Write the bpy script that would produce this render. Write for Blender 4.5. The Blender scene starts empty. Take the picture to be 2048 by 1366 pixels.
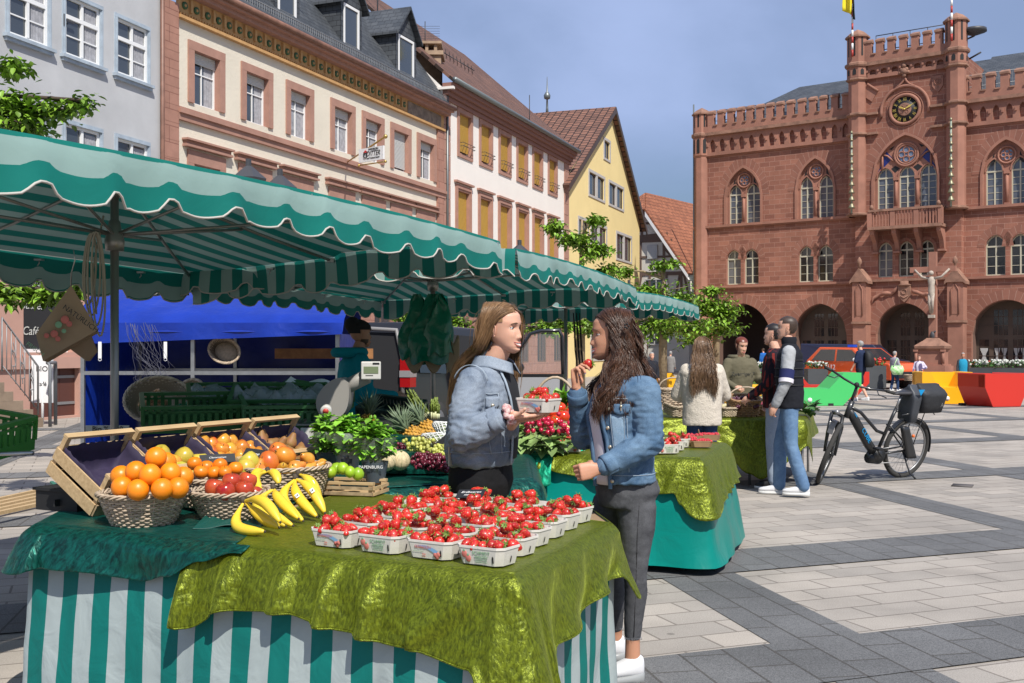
import bpy, math, random
import numpy as np
from mathutils import Vector as V, Matrix as MX, noise as NZ
random.seed(7)
F=2200.0; YH=700.0; H=1.5
S=bpy.context.scene; COL=S.collection
def pd(px,py,d): return V(((px-1024)/F*d,d,H-(py-YH)/F*d))
def gz(px,py,z=0.0):
 d=(H-z)*F/(py-YH); return V(((px-1024)/F*d,d,z))
R=math.radians; PI=math.pi
MATS={}
def mat(name,col=(.5,.5,.5),rough=.6,spec=.5,metal=0,nz=None,bump=None,sheen=None,trans=0,emis=None,alpha=1,coat=0,sss=0,second=None,aniso=None):
 if name in MATS: return MATS[name]
 m=bpy.data.materials.new(name); m.use_nodes=True; n=m.node_tree.nodes; l=m.node_tree.links
 b=n['Principled BSDF']; MATS[name]=m
 c4=(*col,1)
 b.inputs['Base Color'].default_value=c4; b.inputs['Roughness'].default_value=rough
 b.inputs['Specular IOR Level'].default_value=spec; b.inputs['Metallic'].default_value=metal
 if coat: b.inputs['Coat Weight'].default_value=coat; b.inputs['Coat Roughness'].default_value=.1
 if sheen: b.inputs['Sheen Weight'].default_value=sheen[0]; b.inputs['Sheen Tint'].default_value=(*sheen[1],1); b.inputs['Sheen Roughness'].default_value=sheen[2]
 if sss: b.inputs['Subsurface Weight'].default_value=sss; b.inputs['Subsurface Radius'].default_value=(.012,.004,.002); b.inputs['Subsurface Scale'].default_value=1
 if trans: b.inputs['Transmission Weight'].default_value=trans
 if alpha<1: b.inputs['Alpha'].default_value=alpha
 if emis: b.inputs['Emission Color'].default_value=(*emis[0],1); b.inputs['Emission Strength'].default_value=emis[1]
 tc=n.new('ShaderNodeTexCoord')
 if nz:
  t=n.new('ShaderNodeTexNoise'); t.inputs['Scale'].default_value=nz[0]; t.inputs['Detail'].default_value=6; t.inputs['Roughness'].default_value=.6
  l.new(tc.outputs['Object'],t.inputs['Vector'])
  mr=n.new('ShaderNodeMapRange'); mr.inputs[1].default_value=.3; mr.inputs[2].default_value=.7
  l.new(t.outputs[0],mr.inputs[0])
  mx=n.new('ShaderNodeMix'); mx.data_type='RGBA'; l.new(mr.outputs[0],mx.inputs[0])
  c2=second or tuple(max(0,c*(1-nz[1])) for c in col)
  c1=col if second else tuple(min(1,c*(1+nz[1])) for c in col)
  mx.inputs[6].default_value=(*c1,1); mx.inputs[7].default_value=(*c2,1)
  l.new(mx.outputs[2],b.inputs['Base Color'])
 if bump:
  t=n.new('ShaderNodeTexNoise'); t.inputs['Scale'].default_value=bump[0]; t.inputs['Detail'].default_value=4
  l.new(tc.outputs['Object'],t.inputs['Vector'])
  bp=n.new('ShaderNodeBump'); bp.inputs['Strength'].default_value=bump[1]; bp.inputs['Distance'].default_value=bump[2] if len(bump)>2 else .01
  l.new(t.outputs[0],bp.inputs['Height']); l.new(bp.outputs[0],b.inputs['Normal'])
 return m
def nodes(m): return m.node_tree.nodes,m.node_tree.links,m.node_tree.nodes['Principled BSDF']
def brickmat(name,c1,c2,mort,w,h,ms=.012,rough=.85,nzs=(3,.12),bump=.4,off=.5,rot=0,coord='UV',fine=None,bias=0,squash=1,noisemix=.35):
 if name in MATS: return MATS[name]
 m=mat(name,c1,rough,spec=.25); n,l,b=nodes(m)
 tc=n.new('ShaderNodeTexCoord'); mp=n.new('ShaderNodeMapping'); mp.inputs['Rotation'].default_value=(0,0,rot)
 l.new(tc.outputs[coord],mp.inputs[0])
 br=n.new('ShaderNodeTexBrick'); br.offset=off; l.new(mp.outputs[0],br.inputs['Vector'])
 for k,v in (('Color1',c1),('Color2',c2),('Mortar',mort)): br.inputs[k].default_value=(*v,1)
 br.inputs['Scale'].default_value=1; br.inputs['Mortar Size'].default_value=ms; br.inputs['Mortar Smooth'].default_value=.1
 br.inputs['Brick Width'].default_value=w; br.inputs['Row Height'].default_value=h; br.inputs['Bias'].default_value=bias
 t=n.new('ShaderNodeTexNoise'); t.inputs['Scale'].default_value=nzs[0]; t.inputs['Detail'].default_value=8; t.inputs['Roughness'].default_value=.65
 l.new(tc.outputs['Object'],t.inputs['Vector'])
 mr=n.new('ShaderNodeMapRange'); mr.inputs[1].default_value=.3; mr.inputs[2].default_value=.7; mr.inputs[3].default_value=1-nzs[1]; mr.inputs[4].default_value=1+nzs[1]
 l.new(t.outputs[0],mr.inputs[0])
 mx=n.new('ShaderNodeMix'); mx.data_type='RGBA'; mx.blend_type='MULTIPLY'; mx.inputs[0].default_value=1
 l.new(br.outputs['Color'],mx.inputs[6]); l.new(mr.outputs[0],mx.inputs[7])
 out=mx.outputs[2]
 if fine:
  t2=n.new('ShaderNodeTexNoise'); t2.inputs['Scale'].default_value=fine[0]; t2.inputs['Detail'].default_value=2
  l.new(tc.outputs['Object'],t2.inputs['Vector'])
  m2=n.new('ShaderNodeMapRange'); m2.inputs[1].default_value=.35; m2.inputs[2].default_value=.65; m2.inputs[3].default_value=1-fine[1]; m2.inputs[4].default_value=1+fine[1]
  l.new(t2.outputs[0],m2.inputs[0])
  m3=n.new('ShaderNodeMix'); m3.data_type='RGBA'; m3.blend_type='MULTIPLY'; m3.inputs[0].default_value=1
  l.new(out,m3.inputs[6]); l.new(m2.outputs[0],m3.inputs[7]); out=m3.outputs[2]
 l.new(out,b.inputs['Base Color'])
 if bump:
  bp=n.new('ShaderNodeBump'); bp.inputs['Strength'].default_value=bump; bp.inputs['Distance'].default_value=.012; bp.invert=True
  l.new(br.outputs['Fac'],bp.inputs['Height']); l.new(bp.outputs[0],b.inputs['Normal'])
 return m
class MB:
 def __init__(s,T=None):
  s.v=[];s.lv=[];s.f=[];s.m=[];s.sm=[];s.uv=[]
  s.T=T or MX.Identity(4)
 def add(s,vs,fs,mi=0,sm=False,uvs=None):
  o=len(s.v); T=s.T; flip=T.determinant()<0
  for p in vs:
   p=V(p); s.lv.append(p); s.v.append(T@p)
  for k,f in enumerate(fs):
   u=uvs[k] if uvs else None
   if flip:
    f=f[::-1]; u=u[::-1] if u else None
   s.f.append([o+i for i in f]); s.m.append(mi); s.sm.append(sm); s.uv.append(u)
  return s
 def box(s,x,y,z,sx,sy,sz,mi=0,rz=0,tilt=None):
  vs=[V((i*sx/2,j*sy/2,k*sz/2)) for i in(-1,1) for j in(-1,1) for k in(-1,1)]
  if tilt is not None: vs=[tilt@v for v in vs]
  if rz:
   r=MX.Rotation(rz,3,'Z'); vs=[r@v for v in vs]
  c=V((x,y,z)); vs=[v+c for v in vs]
  return s.add(vs,[(0,1,3,2),(4,6,7,5),(0,4,5,1),(2,3,7,6),(0,2,6,4),(1,5,7,3)],mi)
 def bx(s,x0,x1,y0,y1,z0,z1,mi=0): return s.box((x0+x1)/2,(y0+y1)/2,(z0+z1)/2,abs(x1-x0),abs(y1-y0),abs(z1-z0),mi)
 def tube(s,pts,r,n=8,mi=0,sm=True,caps=True,flat=1.0,up=None):
  pts=[V(p) for p in pts]; rs=r if isinstance(r,(list,tuple)) else [r]*len(pts)
  vs=[];fs=[];N=len(pts); ref=None
  for i,p in enumerate(pts):
   t=(pts[min(i+1,N-1)]-pts[max(i-1,0)])
   if t.length<1e-9: t=V((0,0,1))
   t.normalize()
   if ref is None:
    ref=V(up) if up else (V((0,0,1)) if abs(t.z)<.9 else V((1,0,0)))
   a=ref-t*ref.dot(t)
   if a.length<1e-6: a=t.orthogonal()
   a.normalize(); b=t.cross(a); ref=a
   for k in range(n):
    q=2*PI*k/n; vs.append(p+(a*math.cos(q)*flat+b*math.sin(q))*rs[i])
  for i in range(N-1):
   for k in range(n):
    k2=(k+1)%n; fs.append((i*n+k,i*n+k2,(i+1)*n+k2,(i+1)*n+k))
  if caps: fs.append(tuple(range(n))[::-1]); fs.append(tuple((N-1)*n+k for k in range(n)))
  return s.add(vs,fs,mi,sm)
 def lathe(s,prof,n=16,c=(0,0,0),mi=0,sm=True,sx=1,sy=1,caps=True,rz=0):
  vs=[];fs=[];N=len(prof);c=V(c)
  for r,z in prof:
   for k in range(n):
    q=2*PI*k/n+rz; vs.append(c+V((r*math.cos(q)*sx,r*math.sin(q)*sy,z)))
  for i in range(N-1):
   for k in range(n):
    k2=(k+1)%n; fs.append((i*n+k,i*n+k2,(i+1)*n+k2,(i+1)*n+k))
  if caps: fs.append(tuple(range(n))[::-1]); fs.append(tuple((N-1)*n+k for k in range(n)))
  return s.add(vs,fs,mi,sm)
 def ball(s,c,r,n=12,m=8,mi=0,sc=(1,1,1),rot=None):
  vs=[];fs=[];c=V(c)
  for i in range(1,m):
   p=PI*i/m
   for k in range(n):
    q=2*PI*k/n; w=V((math.sin(p)*math.cos(q)*r*sc[0],math.sin(p)*math.sin(q)*r*sc[1],math.cos(p)*r*sc[2]))
    vs.append(c+((rot@w) if rot else w))
  a=V((0,0,r*sc[2])); b=-a
  vs.append(c+((rot@a) if rot else a)); vs.append(c+((rot@b) if rot else b))
  T_,B_=len(vs)-2,len(vs)-1
  for i in range(m-2):
   for k in range(n):
    k2=(k+1)%n; fs.append((i*n+k,(i+1)*n+k,(i+1)*n+k2,i*n+k2))
  for k in range(n):
   k2=(k+1)%n; fs.append((T_,k,k2)); fs.append((B_,(m-2)*n+k2,(m-2)*n+k))
  return s.add(vs,fs,mi,True)
 def poly(s,pts,mi=0,uvs=None): return s.add(pts,[tuple(range(len(pts)))],mi,False,[uvs] if uvs else None)
 def prism(s,poly,fn,a,b,mi=0,sm=False):
  """poly: 2-D outline; fn(p,q,h)->3-D point; extruded from h=a to h=b"""
  n=len(poly); vs=[fn(p,q,a) for p,q in poly]+[fn(p,q,b) for p,q in poly]
  fs=[tuple(range(n))[::-1],tuple(range(n,2*n))]
  s.add(vs,fs,mi,False)
  return s.add(vs,[(i,(i+1)%n,n+(i+1)%n,n+i) for i in range(n)],mi,sm)
 def strip(s,A,B,mi=0,sm=False):
  n=len(A); return s.add(list(A)+list(B),[(i,i+1,n+i+1,n+i) for i in range(n-1)],mi,sm)
 def grid(s,fn,nu,nv,mi=0,uv=None,sm=True,closed=False):
  vs=[];fs=[];us=[]
  for j in range(nv+1):
   for i in range(nu+1): vs.append(fn(i/nu,j/nv))
  for j in range(nv):
   for i in range(nu):
    a=j*(nu+1)+i; fs.append((a,a+1,a+nu+2,a+nu+1))
    if uv: us.append([uv(i/nu,j/nv),uv((i+1)/nu,j/nv),uv((i+1)/nu,(j+1)/nv),uv(i/nu,(j+1)/nv)])
  return s.add(vs,fs,mi,sm,us or None)
 def build(s,name,mats,parent=None,loc=None,uv=True,thick=0):
  if not isinstance(mats,(list,tuple)): mats=[mats]
  o0=V(loc) if loc is not None else (WL[parent.name] if parent else V((0,0,0)))
  me=bpy.data.meshes.new(name)
  me.from_pydata([tuple(p-o0) for p in s.v],[],s.f)
  for m in mats: me.materials.append(m)
  if s.f:
   me.polygons.foreach_set('material_index',s.m); me.polygons.foreach_set('use_smooth',s.sm)
   if uv:
    L=me.uv_layers.new(name='UVMap'); dat=[]
    lv=s.lv
    for f,u in zip(s.f,s.uv):
     if u:
      for q in u: dat+= [q[0],q[1]]
     else:
      a,b,c=lv[f[0]],lv[f[1]],lv[f[2]]; nn=(b-a).cross(c-b)
      ax,ay,az=abs(nn.x),abs(nn.y),abs(nn.z)
      for i in f:
       p=lv[i]
       if ay>=ax and ay>=az: dat+=[p.x,p.z]
       elif ax>=az: dat+=[p.y,p.z]
       else: dat+=[p.x,p.y]
    L.data.foreach_set('uv',dat)
  me.update()
  o=bpy.data.objects.new(name,me); COL.objects.link(o)
  if parent: o.parent=parent
  elif loc is not None: o.location=o0
  WL[o.name]=V(o0)
  if thick:
   md=o.modifiers.new('Solidify','SOLIDIFY'); md.thickness=thick; md.offset=0
  return o
WL={}
def thing(name,label,cat,loc=(0,0,0),group=None,kind=None):
 o=bpy.data.objects.new(name,None); COL.objects.link(o); o.location=loc; WL[o.name]=V(loc); o.empty_display_size=.1
 tag(o,label,cat,group,kind); return o
def tag(o,label=None,cat=None,group=None,kind=None):
 if label: o['label']=label
 if cat: o['category']=cat
 if group: o['group']=group
 if kind: o['kind']=kind
 return o
def struct(o): o['kind']='structure'; return o
def kids(o): return [c for c in bpy.data.objects if c.parent==o]
KC={}
def dup(o,loc=None,rot=None,label=None,group=None,scale=None):
 """copy a thing with its parts and sub-parts"""
 def cp(a,par):
  c=a.copy(); COL.objects.link(c)
  if par: c.parent=par
  if a.name not in KC: KC[a.name]=[k.name for k in a.children]
  for k in KC[a.name]: cp(bpy.data.objects[k],c)
  return c
 r=cp(o,None)
 if loc is not None: r.location=loc
 if rot is not None: r.rotation_euler=rot
 if scale is not None: r.scale=(scale,)*3 if isinstance(scale,(int,float)) else scale
 if label: r['label']=label
 if group: r['group']=group
 return r
def text(body,size,T,name,m,parent,ext=.002,align='CENTER',font=None,shear=0,sx=1):
 c=bpy.data.curves.new('t','FONT'); c.body=body; c.size=size; c.extrude=ext; c.align_x=align; c.align_y='CENTER'; c.shear=shear; c.resolution_u=3
 o=bpy.data.objects.new('t',c); COL.objects.link(o)
 dg=bpy.context.evaluated_depsgraph_get(); me=bpy.data.meshes.new_from_object(o.evaluated_get(dg))
 bpy.data.objects.remove(o); me.transform(MX.Diagonal((sx,1,1,1)))
 o0=WL[parent.name] if parent else V((0,0,0))
 me.transform(MX.Translation(-o0)@T); me.materials.clear(); me.materials.append(m)
 o=bpy.data.objects.new(name,me); COL.objects.link(o)
 if parent: o.parent=parent
 WL[o.name]=o0
 return o
def frame_T(o,x,y):
 """4x4 with x axis along x, y axis along y, located at o"""
 x=V(x).normalized(); y=V(y); y=(y-x*y.dot(x)).normalized(); z=x.cross(y)
 return MX(((x.x,y.x,z.x,o[0]),(x.y,y.y,z.y,o[1]),(x.z,y.z,z.z,o[2]),(0,0,0,1)))
class Fac:
 """facade plane: origin O (x,y), direction u; n is outward"""
 def __init__(s,O,u,sgn=1,off=0):
  s.u=V((u[0],u[1],0)).normalized(); s.n=V((s.u.y,-s.u.x,0))*sgn; s.O=V((O[0],O[1],0))+s.n*off; s.sgn=sgn
  s.T=MX(((s.u.x,s.n.x,0,s.O.x),(s.u.y,s.n.y,0,s.O.y),(0,0,1,0),(0,0,0,1)))
 def t(s,px):
  a=(px-1024)/F; return (a*s.O.y-s.O.x)/(s.u.x-a*s.u.y)
 def d(s,px): return s.O.y+s.t(px)*s.u.y
 def z(s,px,py): return H-(py-YH)/F*s.d(px)
 def off(s,o): return Fac((s.O.x,s.O.y),(s.u.x,s.u.y),s.sgn,o)
 def W(s,t,w,z): return s.T@V((t,w,z))
def wall(mb,t0,t1,z0,z1,holes,depth=.22,mi=0,ri=None):
 """wall sheet at w=0 with rectangular or arched holes (t0,t1,z0,z1[,spring]) and their reveals"""
 ri=mi if ri is None else ri
 ts=sorted({t0,t1,*[h[0] for h in holes],*[h[1] for h in holes]}); zs=sorted({z0,z1,*[h[2] for h in holes],*[h[3] for h in holes]})
 ts=[t for t in ts if t0-1e-6<=t<=t1+1e-6]; zs=[z for z in zs if z0-1e-6<=z<=z1+1e-6]
 for i in range(len(ts)-1):
  for j in range(len(zs)-1):
   a,b,c,e=ts[i],ts[i+1],zs[j],zs[j+1]; mt,mz=(a+b)/2,(c+e)/2
   if any(h[0]<mt<h[1] and h[2]<mz<h[3] for h in holes): continue
   mb.add([(a,0,c),(b,0,c),(b,0,e),(a,0,e)],[(0,1,2,3)],mi)
 for h in holes:
  a,b,c,e=h[:4]
  if len(h)>4:
   cv=arch(a,b,h[4],e,10)
   for (p,q),(p2,q2) in zip(cv,cv[1:]):
    mb.add([(p,0,q),(p2,0,q2),(p2,0,e+1e-4),(p,0,e+1e-4)],[(0,1,2,3)],mi)
   out=[(a,c)]+cv+[(b,c)]
  else: out=[(a,c),(a,e),(b,e),(b,c)]
  n=len(out); A=[(p,0,q) for p,q in out]; B=[(p,-depth,q) for p,q in out]
  mb.add(A+B,[(i,(i+1)%n,n+(i+1)%n,n+i) for i in range(n)],ri)
def arch(a,b,sp,top,n=10,k=None):
 """pointed arch curve from (a,sp) over the apex to (b,sp)"""
 w=(b-a)/2; h=top-sp; c=(a+b)/2; out=[]
 r=(w*w+h*h)/(2*w) if h>w*.99 else None
 for i in range(n+1):
  x=-w+w*i/n
  if r and r>w:
   y=math.sqrt(max(0,r*r-(x+w-r)**2))
  else:
   y=h*math.sin(math.acos(min(1,-x/w)))*.85+h*.15*(1+x/w)
  out.append((c+x,sp+y))
 out[-1]=(c,top)
 return out+[(2*c-x,y) for x,y in out[-2::-1]]
cam=bpy.data.cameras.new('camera'); co=bpy.data.objects.new('camera',cam); COL.objects.link(co); S.camera=co
co.location=(0,0,H); co.rotation_euler=(R(90),0,0); cam.sensor_width=36; cam.lens=36*F/2048; cam.shift_y=(YH-683)/2048
cam.clip_start=.05; cam.clip_end=5000
SUNV=V((.38,-.925,0)); SUNEL=R(50)
sd=(V((SUNV.x,SUNV.y,0))*math.cos(SUNEL)+V((0,0,math.sin(SUNEL)))).normalized()
w=bpy.data.worlds.new('World'); S.world=w; w.use_nodes=True; n=w.node_tree.nodes; l=w.node_tree.links
sk=n.new('ShaderNodeTexSky'); sk.sky_type='NISHITA'; sk.sun_disc=False; sk.sun_elevation=SUNEL
sk.sun_rotation=math.atan2(sd.x,sd.y); sk.air_density=1.0; sk.dust_density=.6; sk.ozone_density=3.0
bg=n['Background']; bg.inputs[1].default_value=.058
tc=n.new('ShaderNodeTexCoord'); sx=n.new('ShaderNodeSeparateXYZ'); l.new(tc.outputs['Generated'],sx.inputs[0])
ad=n.new('ShaderNodeMath'); ad.operation='ADD'; ad.inputs[1].default_value=.12; l.new(sx.outputs[2],ad.inputs[0])
dv=n.new('ShaderNodeVectorMath'); dv.operation='DIVIDE'; cb=n.new('ShaderNodeCombineXYZ')
for i in range(3): l.new(ad.outputs[0],cb.inputs[i])
l.new(tc.outputs['Generated'],dv.inputs[0]); l.new(cb.outputs[0],dv.inputs[1])
mp=n.new('ShaderNodeMapping'); mp.inputs['Scale'].default_value=(.8,.42,.0); mp.inputs['Rotation'].default_value=(0,0,.5); mp.inputs['Location'].default_value=(.4,.1,0); l.new(dv.outputs[0],mp.inputs[0])
t=n.new('ShaderNodeTexNoise'); t.inputs['Scale'].default_value=1.15; t.inputs['Detail'].default_value=7; t.inputs['Roughness'].default_value=.52; t.inputs['Distortion'].default_value=.35; l.new(mp.outputs[0],t.inputs[0])
mr=n.new('ShaderNodeMapRange'); mr.inputs[1].default_value=.36; mr.inputs[2].default_value=.66; mr.inputs[3].default_value=.50; mr.inputs[4].default_value=.88; mr.interpolation_type='SMOOTHSTEP'; l.new(t.outputs[0],mr.inputs[0])
mh=n.new('ShaderNodeMapRange'); mh.inputs[1].default_value=.08; mh.inputs[2].default_value=.21; l.new(sx.outputs[2],mh.inputs[0])
mu=n.new('ShaderNodeMath'); mu.operation='MULTIPLY'; l.new(mr.outputs[0],mu.inputs[0]); l.new(mh.outputs[0],mu.inputs[1])
hs=n.new('ShaderNodeHueSaturation'); hs.inputs['Saturation'].default_value=1.12; hs.inputs['Value'].default_value=.92; l.new(sk.outputs[0],hs.inputs['Color'])
mx=n.new('ShaderNodeMix'); mx.data_type='RGBA'; l.new(mu.outputs[0],mx.inputs[0]); l.new(hs.outputs[0],mx.inputs[6]); mx.inputs[7].default_value=(6.8,8.6,13.6,1)
l.new(mx.outputs[2],bg.inputs[0])
sl=bpy.data.lights.new('sun','SUN'); sl.energy=4.8; sl.angle=R(.53); sl.color=(1,.955,.88)
so=bpy.data.objects.new('sun',sl); COL.objects.link(so); so.rotation_euler=sd.to_track_quat('Z','Y').to_euler(); so.location=(5,-10,20)
S.view_settings.view_transform='Standard'; S.view_settings.look='None'; S.view_settings.exposure=.2; S.view_settings.gamma=1
try: S.cycles.use_denoising=True
except Exception: pass
gm=brickmat('paving_light',(.47,.43,.385),(.36,.33,.30),(.20,.185,.165),.46,.24,.007,.85,(1.3,.14),.35,rot=R(-21),fine=(160,.13),nzs=(.9,.16))if 0 else brickmat('paving_light',(.41,.365,.315),(.32,.29,.255),(.20,.175,.15),.46,.24,.0075,.85,(.9,.15),.35,rot=R(-21),coord='Object',fine=(150,.16))
dm=brickmat('paving_dark',(.155,.155,.155),(.125,.125,.125),(.085,.08,.075),.46,.24,.0075,.85,(1.1,.15),.35,rot=R(-102),coord='Object',fine=(170,.35))
def stain(m,sc,lo,hi,amt):
 n,l,b=nodes(m); src=b.inputs['Base Color'].links[0].from_socket
 tc=n.new('ShaderNodeTexCoord'); t=n.new('ShaderNodeTexNoise'); t.inputs['Scale'].default_value=sc; t.inputs['Detail'].default_value=5; l.new(tc.outputs['Object'],t.inputs[0])
 r=n.new('ShaderNodeMapRange'); r.inputs[1].default_value=lo; r.inputs[2].default_value=hi; r.inputs[3].default_value=1; r.inputs[4].default_value=1-amt; l.new(t.outputs[0],r.inputs[0])
 x=n.new('ShaderNodeMix'); x.data_type='RGBA'; x.blend_type='MULTIPLY'; x.inputs[0].default_value=1; l.new(src,x.inputs[6]); l.new(r.outputs[0],x.inputs[7]); l.new(x.outputs[2],b.inputs['Base Color'])
stain(gm,.35,.45,.7,.12)
n,l,bb=nodes(gm); src=bb.inputs['Base Color'].links[0].from_socket; tc=n.new('ShaderNodeTexCoord'); vo_=n.new('ShaderNodeTexVoronoi'); vo_.inputs['Scale'].default_value=1.6; l.new(tc.outputs['Object'],vo_.inputs[0]); r=n.new('ShaderNodeMapRange'); r.inputs[1].default_value=.028; r.inputs[2].default_value=.040; r.inputs[3].default_value=.62; r.inputs[4].default_value=1; l.new(vo_.outputs['Distance'],r.inputs[0]); x=n.new('ShaderNodeMix'); x.data_type='RGBA'; x.blend_type='MULTIPLY'; x.inputs[0].default_value=1; l.new(src,x.inputs[6]); l.new(r.outputs[0],x.inputs[7]); l.new(x.outputs[2],bb.inputs['Base Color']); stain(gm,1.7,.5,.72,.16); stain(dm,.8,.45,.7,.2)
b=MB(); b.poly([(-400,-30,0),(500,-30,0),(500,900,0),(-400,900,0)]); struct(b.build('ground',gm))
def bandstrip(kind,c0,c1,s0,s1,z):
 if kind=='D': dirv=V((math.cos(R(102)),math.sin(R(102)),0)); nn=V((.978,.208,0))
 else: dirv=V((.934,.358,0)); nn=V((-.358,.934,0))
 b=MB(); b.poly([nn*c0+dirv*s0+V((0,0,z)),nn*c1+dirv*s0+V((0,0,z)),nn*c1+dirv*s1+V((0,0,z)),nn*c0+dirv*s1+V((0,0,z))])
 struct(b.build('paving_band',dm))
for c0,c1 in((-12.4,-11.9),(-8,-7.5),(-4.0,-3.5),(-.9,-.4),(2.46,3.0),(5.93,6.38),(8.4,8.86),(12.2,12.69),(15.6,16.1),(19.2,19.7),(23,23.5)): bandstrip('D',c0,c1,-25,44,.004)
for c0,c1 in((-3,-2.4),(.9,1.5),(4.11,4.75),(6.37,7.09),(10.2,10.8),(14.05,14.67),(18.1,18.7),(22.2,22.8),(27,27.7),(33,33.7)): bandstrip('H',c0,c1,-30,34,.008)
b=MB(); b.tube([gz(1120,1362)+V((0,0,.001)),gz(1500,1350)],.004,6)if 0 else None
mgreyW=mat('plaster_bluegrey',(.47,.475,.485),.9,nz=(.7,.12),bump=(25,.12))
mcream=mat('plaster_cream',(.68,.62,.51),.9,nz=(.8,.06),bump=(14,.35,.02))
mwhiteW=mat('plaster_white',(.80,.75,.69),.9,nz=(.8,.03),bump=(30,.1))
myell=mat('plaster_yellow',(.80,.64,.30),.9,nz=(.5,.05),bump=(40,.1))
mpink=mat('sandstone_pink',(.375,.205,.155),.85,nz=(2.5,.12),bump=(60,.15))
mpinkbr=brickmat('sandstone_blocks',(.38,.20,.15),(.34,.18,.135),(.25,.12,.09),.75,.42,.012)
mpalepink=mat('painted_pink_wall',(.50,.29,.225),.85,nz=(1.5,.08))
mblueframe=mat('paint_blue_frame',(.36,.42,.48),.6,nz=(4,.15))
mwhitep=mat('paint_white',(.80,.80,.79),.45)
mglass=mat('glass_window',(.045,.055,.065),.06,.9)
mglass2=mat('glass_curtained',(.30,.31,.33),.12,.8,nz=(5,.4))
mshut=mat('roller_shutter_grey',(.52,.52,.50),.6)
mochre=mat('roller_blind_ochre',(.50,.30,.055),.6)
mslate=brickmat('roof_slate',(.085,.092,.10),(.055,.062,.07),(.02,.02,.025),.28,.17,.008,.5,(1,.2),.5)
mtile=brickmat('roof_tile_brown',(.20,.105,.075),(.13,.075,.06),(.04,.025,.02),.24,.30,.02,.8,(1,.25),.8)
mtile2=brickmat('roof_tile_orange',(.36,.14,.075),(.25,.095,.055),(.12,.05,.03),.24,.28,.02,.8,(.6,.2),.8)
mtiled=brickmat('roof_tile_red',(.20,.08,.06),(.13,.06,.045),(.04,.02,.02),.24,.26,.02,.8,(1,.2),.8)
mcopper=mat('gutter_copper',(.20,.10,.07),.5,nz=(3,.3)); mzinc=mat('zinc_gutter',(.20,.22,.22),.45,metal=.6)
miron=mat('iron_dark',(.05,.05,.055),.5); mrail=mat('metal_railing',(.30,.30,.30),.5,metal=.5)
mochrest=mat('painted_frieze',(.50,.29,.12),.85,nz=(5,.15)); mgreenrose=mat('frieze_green',(.06,.13,.06),.8)
mdirty=mat('weathered_plaster',(.22,.17,.13),.9,nz=(4,.4)); mgreystone=mat('stone_grey',(.46,.44,.42),.85,nz=(2,.06))
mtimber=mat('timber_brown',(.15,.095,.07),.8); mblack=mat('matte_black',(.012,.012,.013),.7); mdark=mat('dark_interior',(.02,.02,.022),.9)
mlace=mat('lace_curtain',(.75,.75,.74),.9); mcurt=mat('curtain_grey',(.34,.34,.36),.9,nz=(9,.25))
def slats(z0,z1,t0,t1,w,T,pitch=.045,mi=0):
 b=MB(T); k=0; z=z0
 while z<z1-1e-3:
  e=min(z+pitch,z1); b.add([(t0,w,z),(t1,w,z),(t1,w+.012,(z+e)/2),(t0,w+.012,(z+e)/2),(t1,w,e),(t0,w,e)],[(0,1,2,3),(3,2,4,5)]); z=e
 return b
def rect_window(par,f,t0,t1,z0,z1,fm=None,cross='t',dep=.16,shut=0,shutm=None,fw=.055,glass=None,opened=False,hrail=None,lab=None,curtain=False):
 """casement: frame + bars; its pane (and shutter) are sub-parts"""
 fm=fm or mwhitep; b=MB(f.T); w=-dep
 b.bx(t0,t0+fw,w,w+.06,z0,z1); b.bx(t1-fw,t1,w,w+.06,z0,z1); b.bx(t0+fw,t1-fw,w,w+.06,z0,z0+fw*1.3); b.bx(t0+fw,t1-fw,w,w+.06,z1-fw,z1)
 c=(t0+t1)/2; ia,ib=t0+fw,t1-fw; za,zb=z0+fw*1.3,z1-fw
 if cross=='t':      # mullion, transom at 2/3, glazing bars
  b.bx(c-fw*.6,c+fw*.6,w,w+.07,za,zb); zt=z0+(z1-z0)*.66
  b.bx(ia,ib,w-.002,w+.075,zt-.045,zt+.045)
  b.bx(ia,ib,w+.003,w+.05,za+(zt-za)*.48-.014,za+(zt-za)*.48+.014)
 elif cross=='x':
  b.bx(c-.015,c+.015,w,w+.05,za,zb)
  zt=z0+(z1-z0)*.62; b.bx(ia,ib,w-.002,w+.054,zt-.014,zt+.014)
 elif cross=='m': b.bx(c-.03,c+.03,w,w+.06,za,zb)
 o=b.build('window',fm,par)
 if lab: o['label']=lab
 g=MB(f.T); g.poly([(ia,w+.02,za),(ib,w+.02,za),(ib,w+.02,zb),(ia,w+.02,zb)]); g.build('pane',glass or mglass,o)
 if curtain:
  g=MB(f.T); g.grid(lambda u,v:V((ia+(.12+.28*v*.3)*0+(ib-ia)*(.62+.36*u),w+.024+.004*math.sin(u*25),za+(zb-za)*.96*v)),14,1); g.build('curtain',mlace if curtain==1 else mcurt,o)
 if shut>0:
  sb=slats(z1-shut,z1-.005,t0+.01,t1-.01,w+.085,f.T); sb.build('roller_shutter',shutm or mshut,o)
 return o
def surround(b,t0,t1,z0,z1,wd,w0=0,w1=.06,bottom=True,mi=0,top=None):
 b.bx(t0-wd,t0,w0,w1,z0,z1,mi); b.bx(t1,t1+wd,w0,w1,z0,z1,mi); b.bx(t0-wd,t1+wd,w0,w1+.003,z1,z1+(top or wd),mi)
 if bottom: b.bx(t0-wd,t1+wd,w0,w1+.003,z0-wd*.8,z0,mi)
A0=V((-.3055*28,28,0)); CR=Fac(A0,(.370,.929),1)
def TT(f,a): return [f.t(x) for x in a]
t=CR.t
cend=t(885)
cream=thing('town_house','cream plastered town house with pink stone window frames and slate dormers','house',CR.W(cend/2,0,0))
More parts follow.
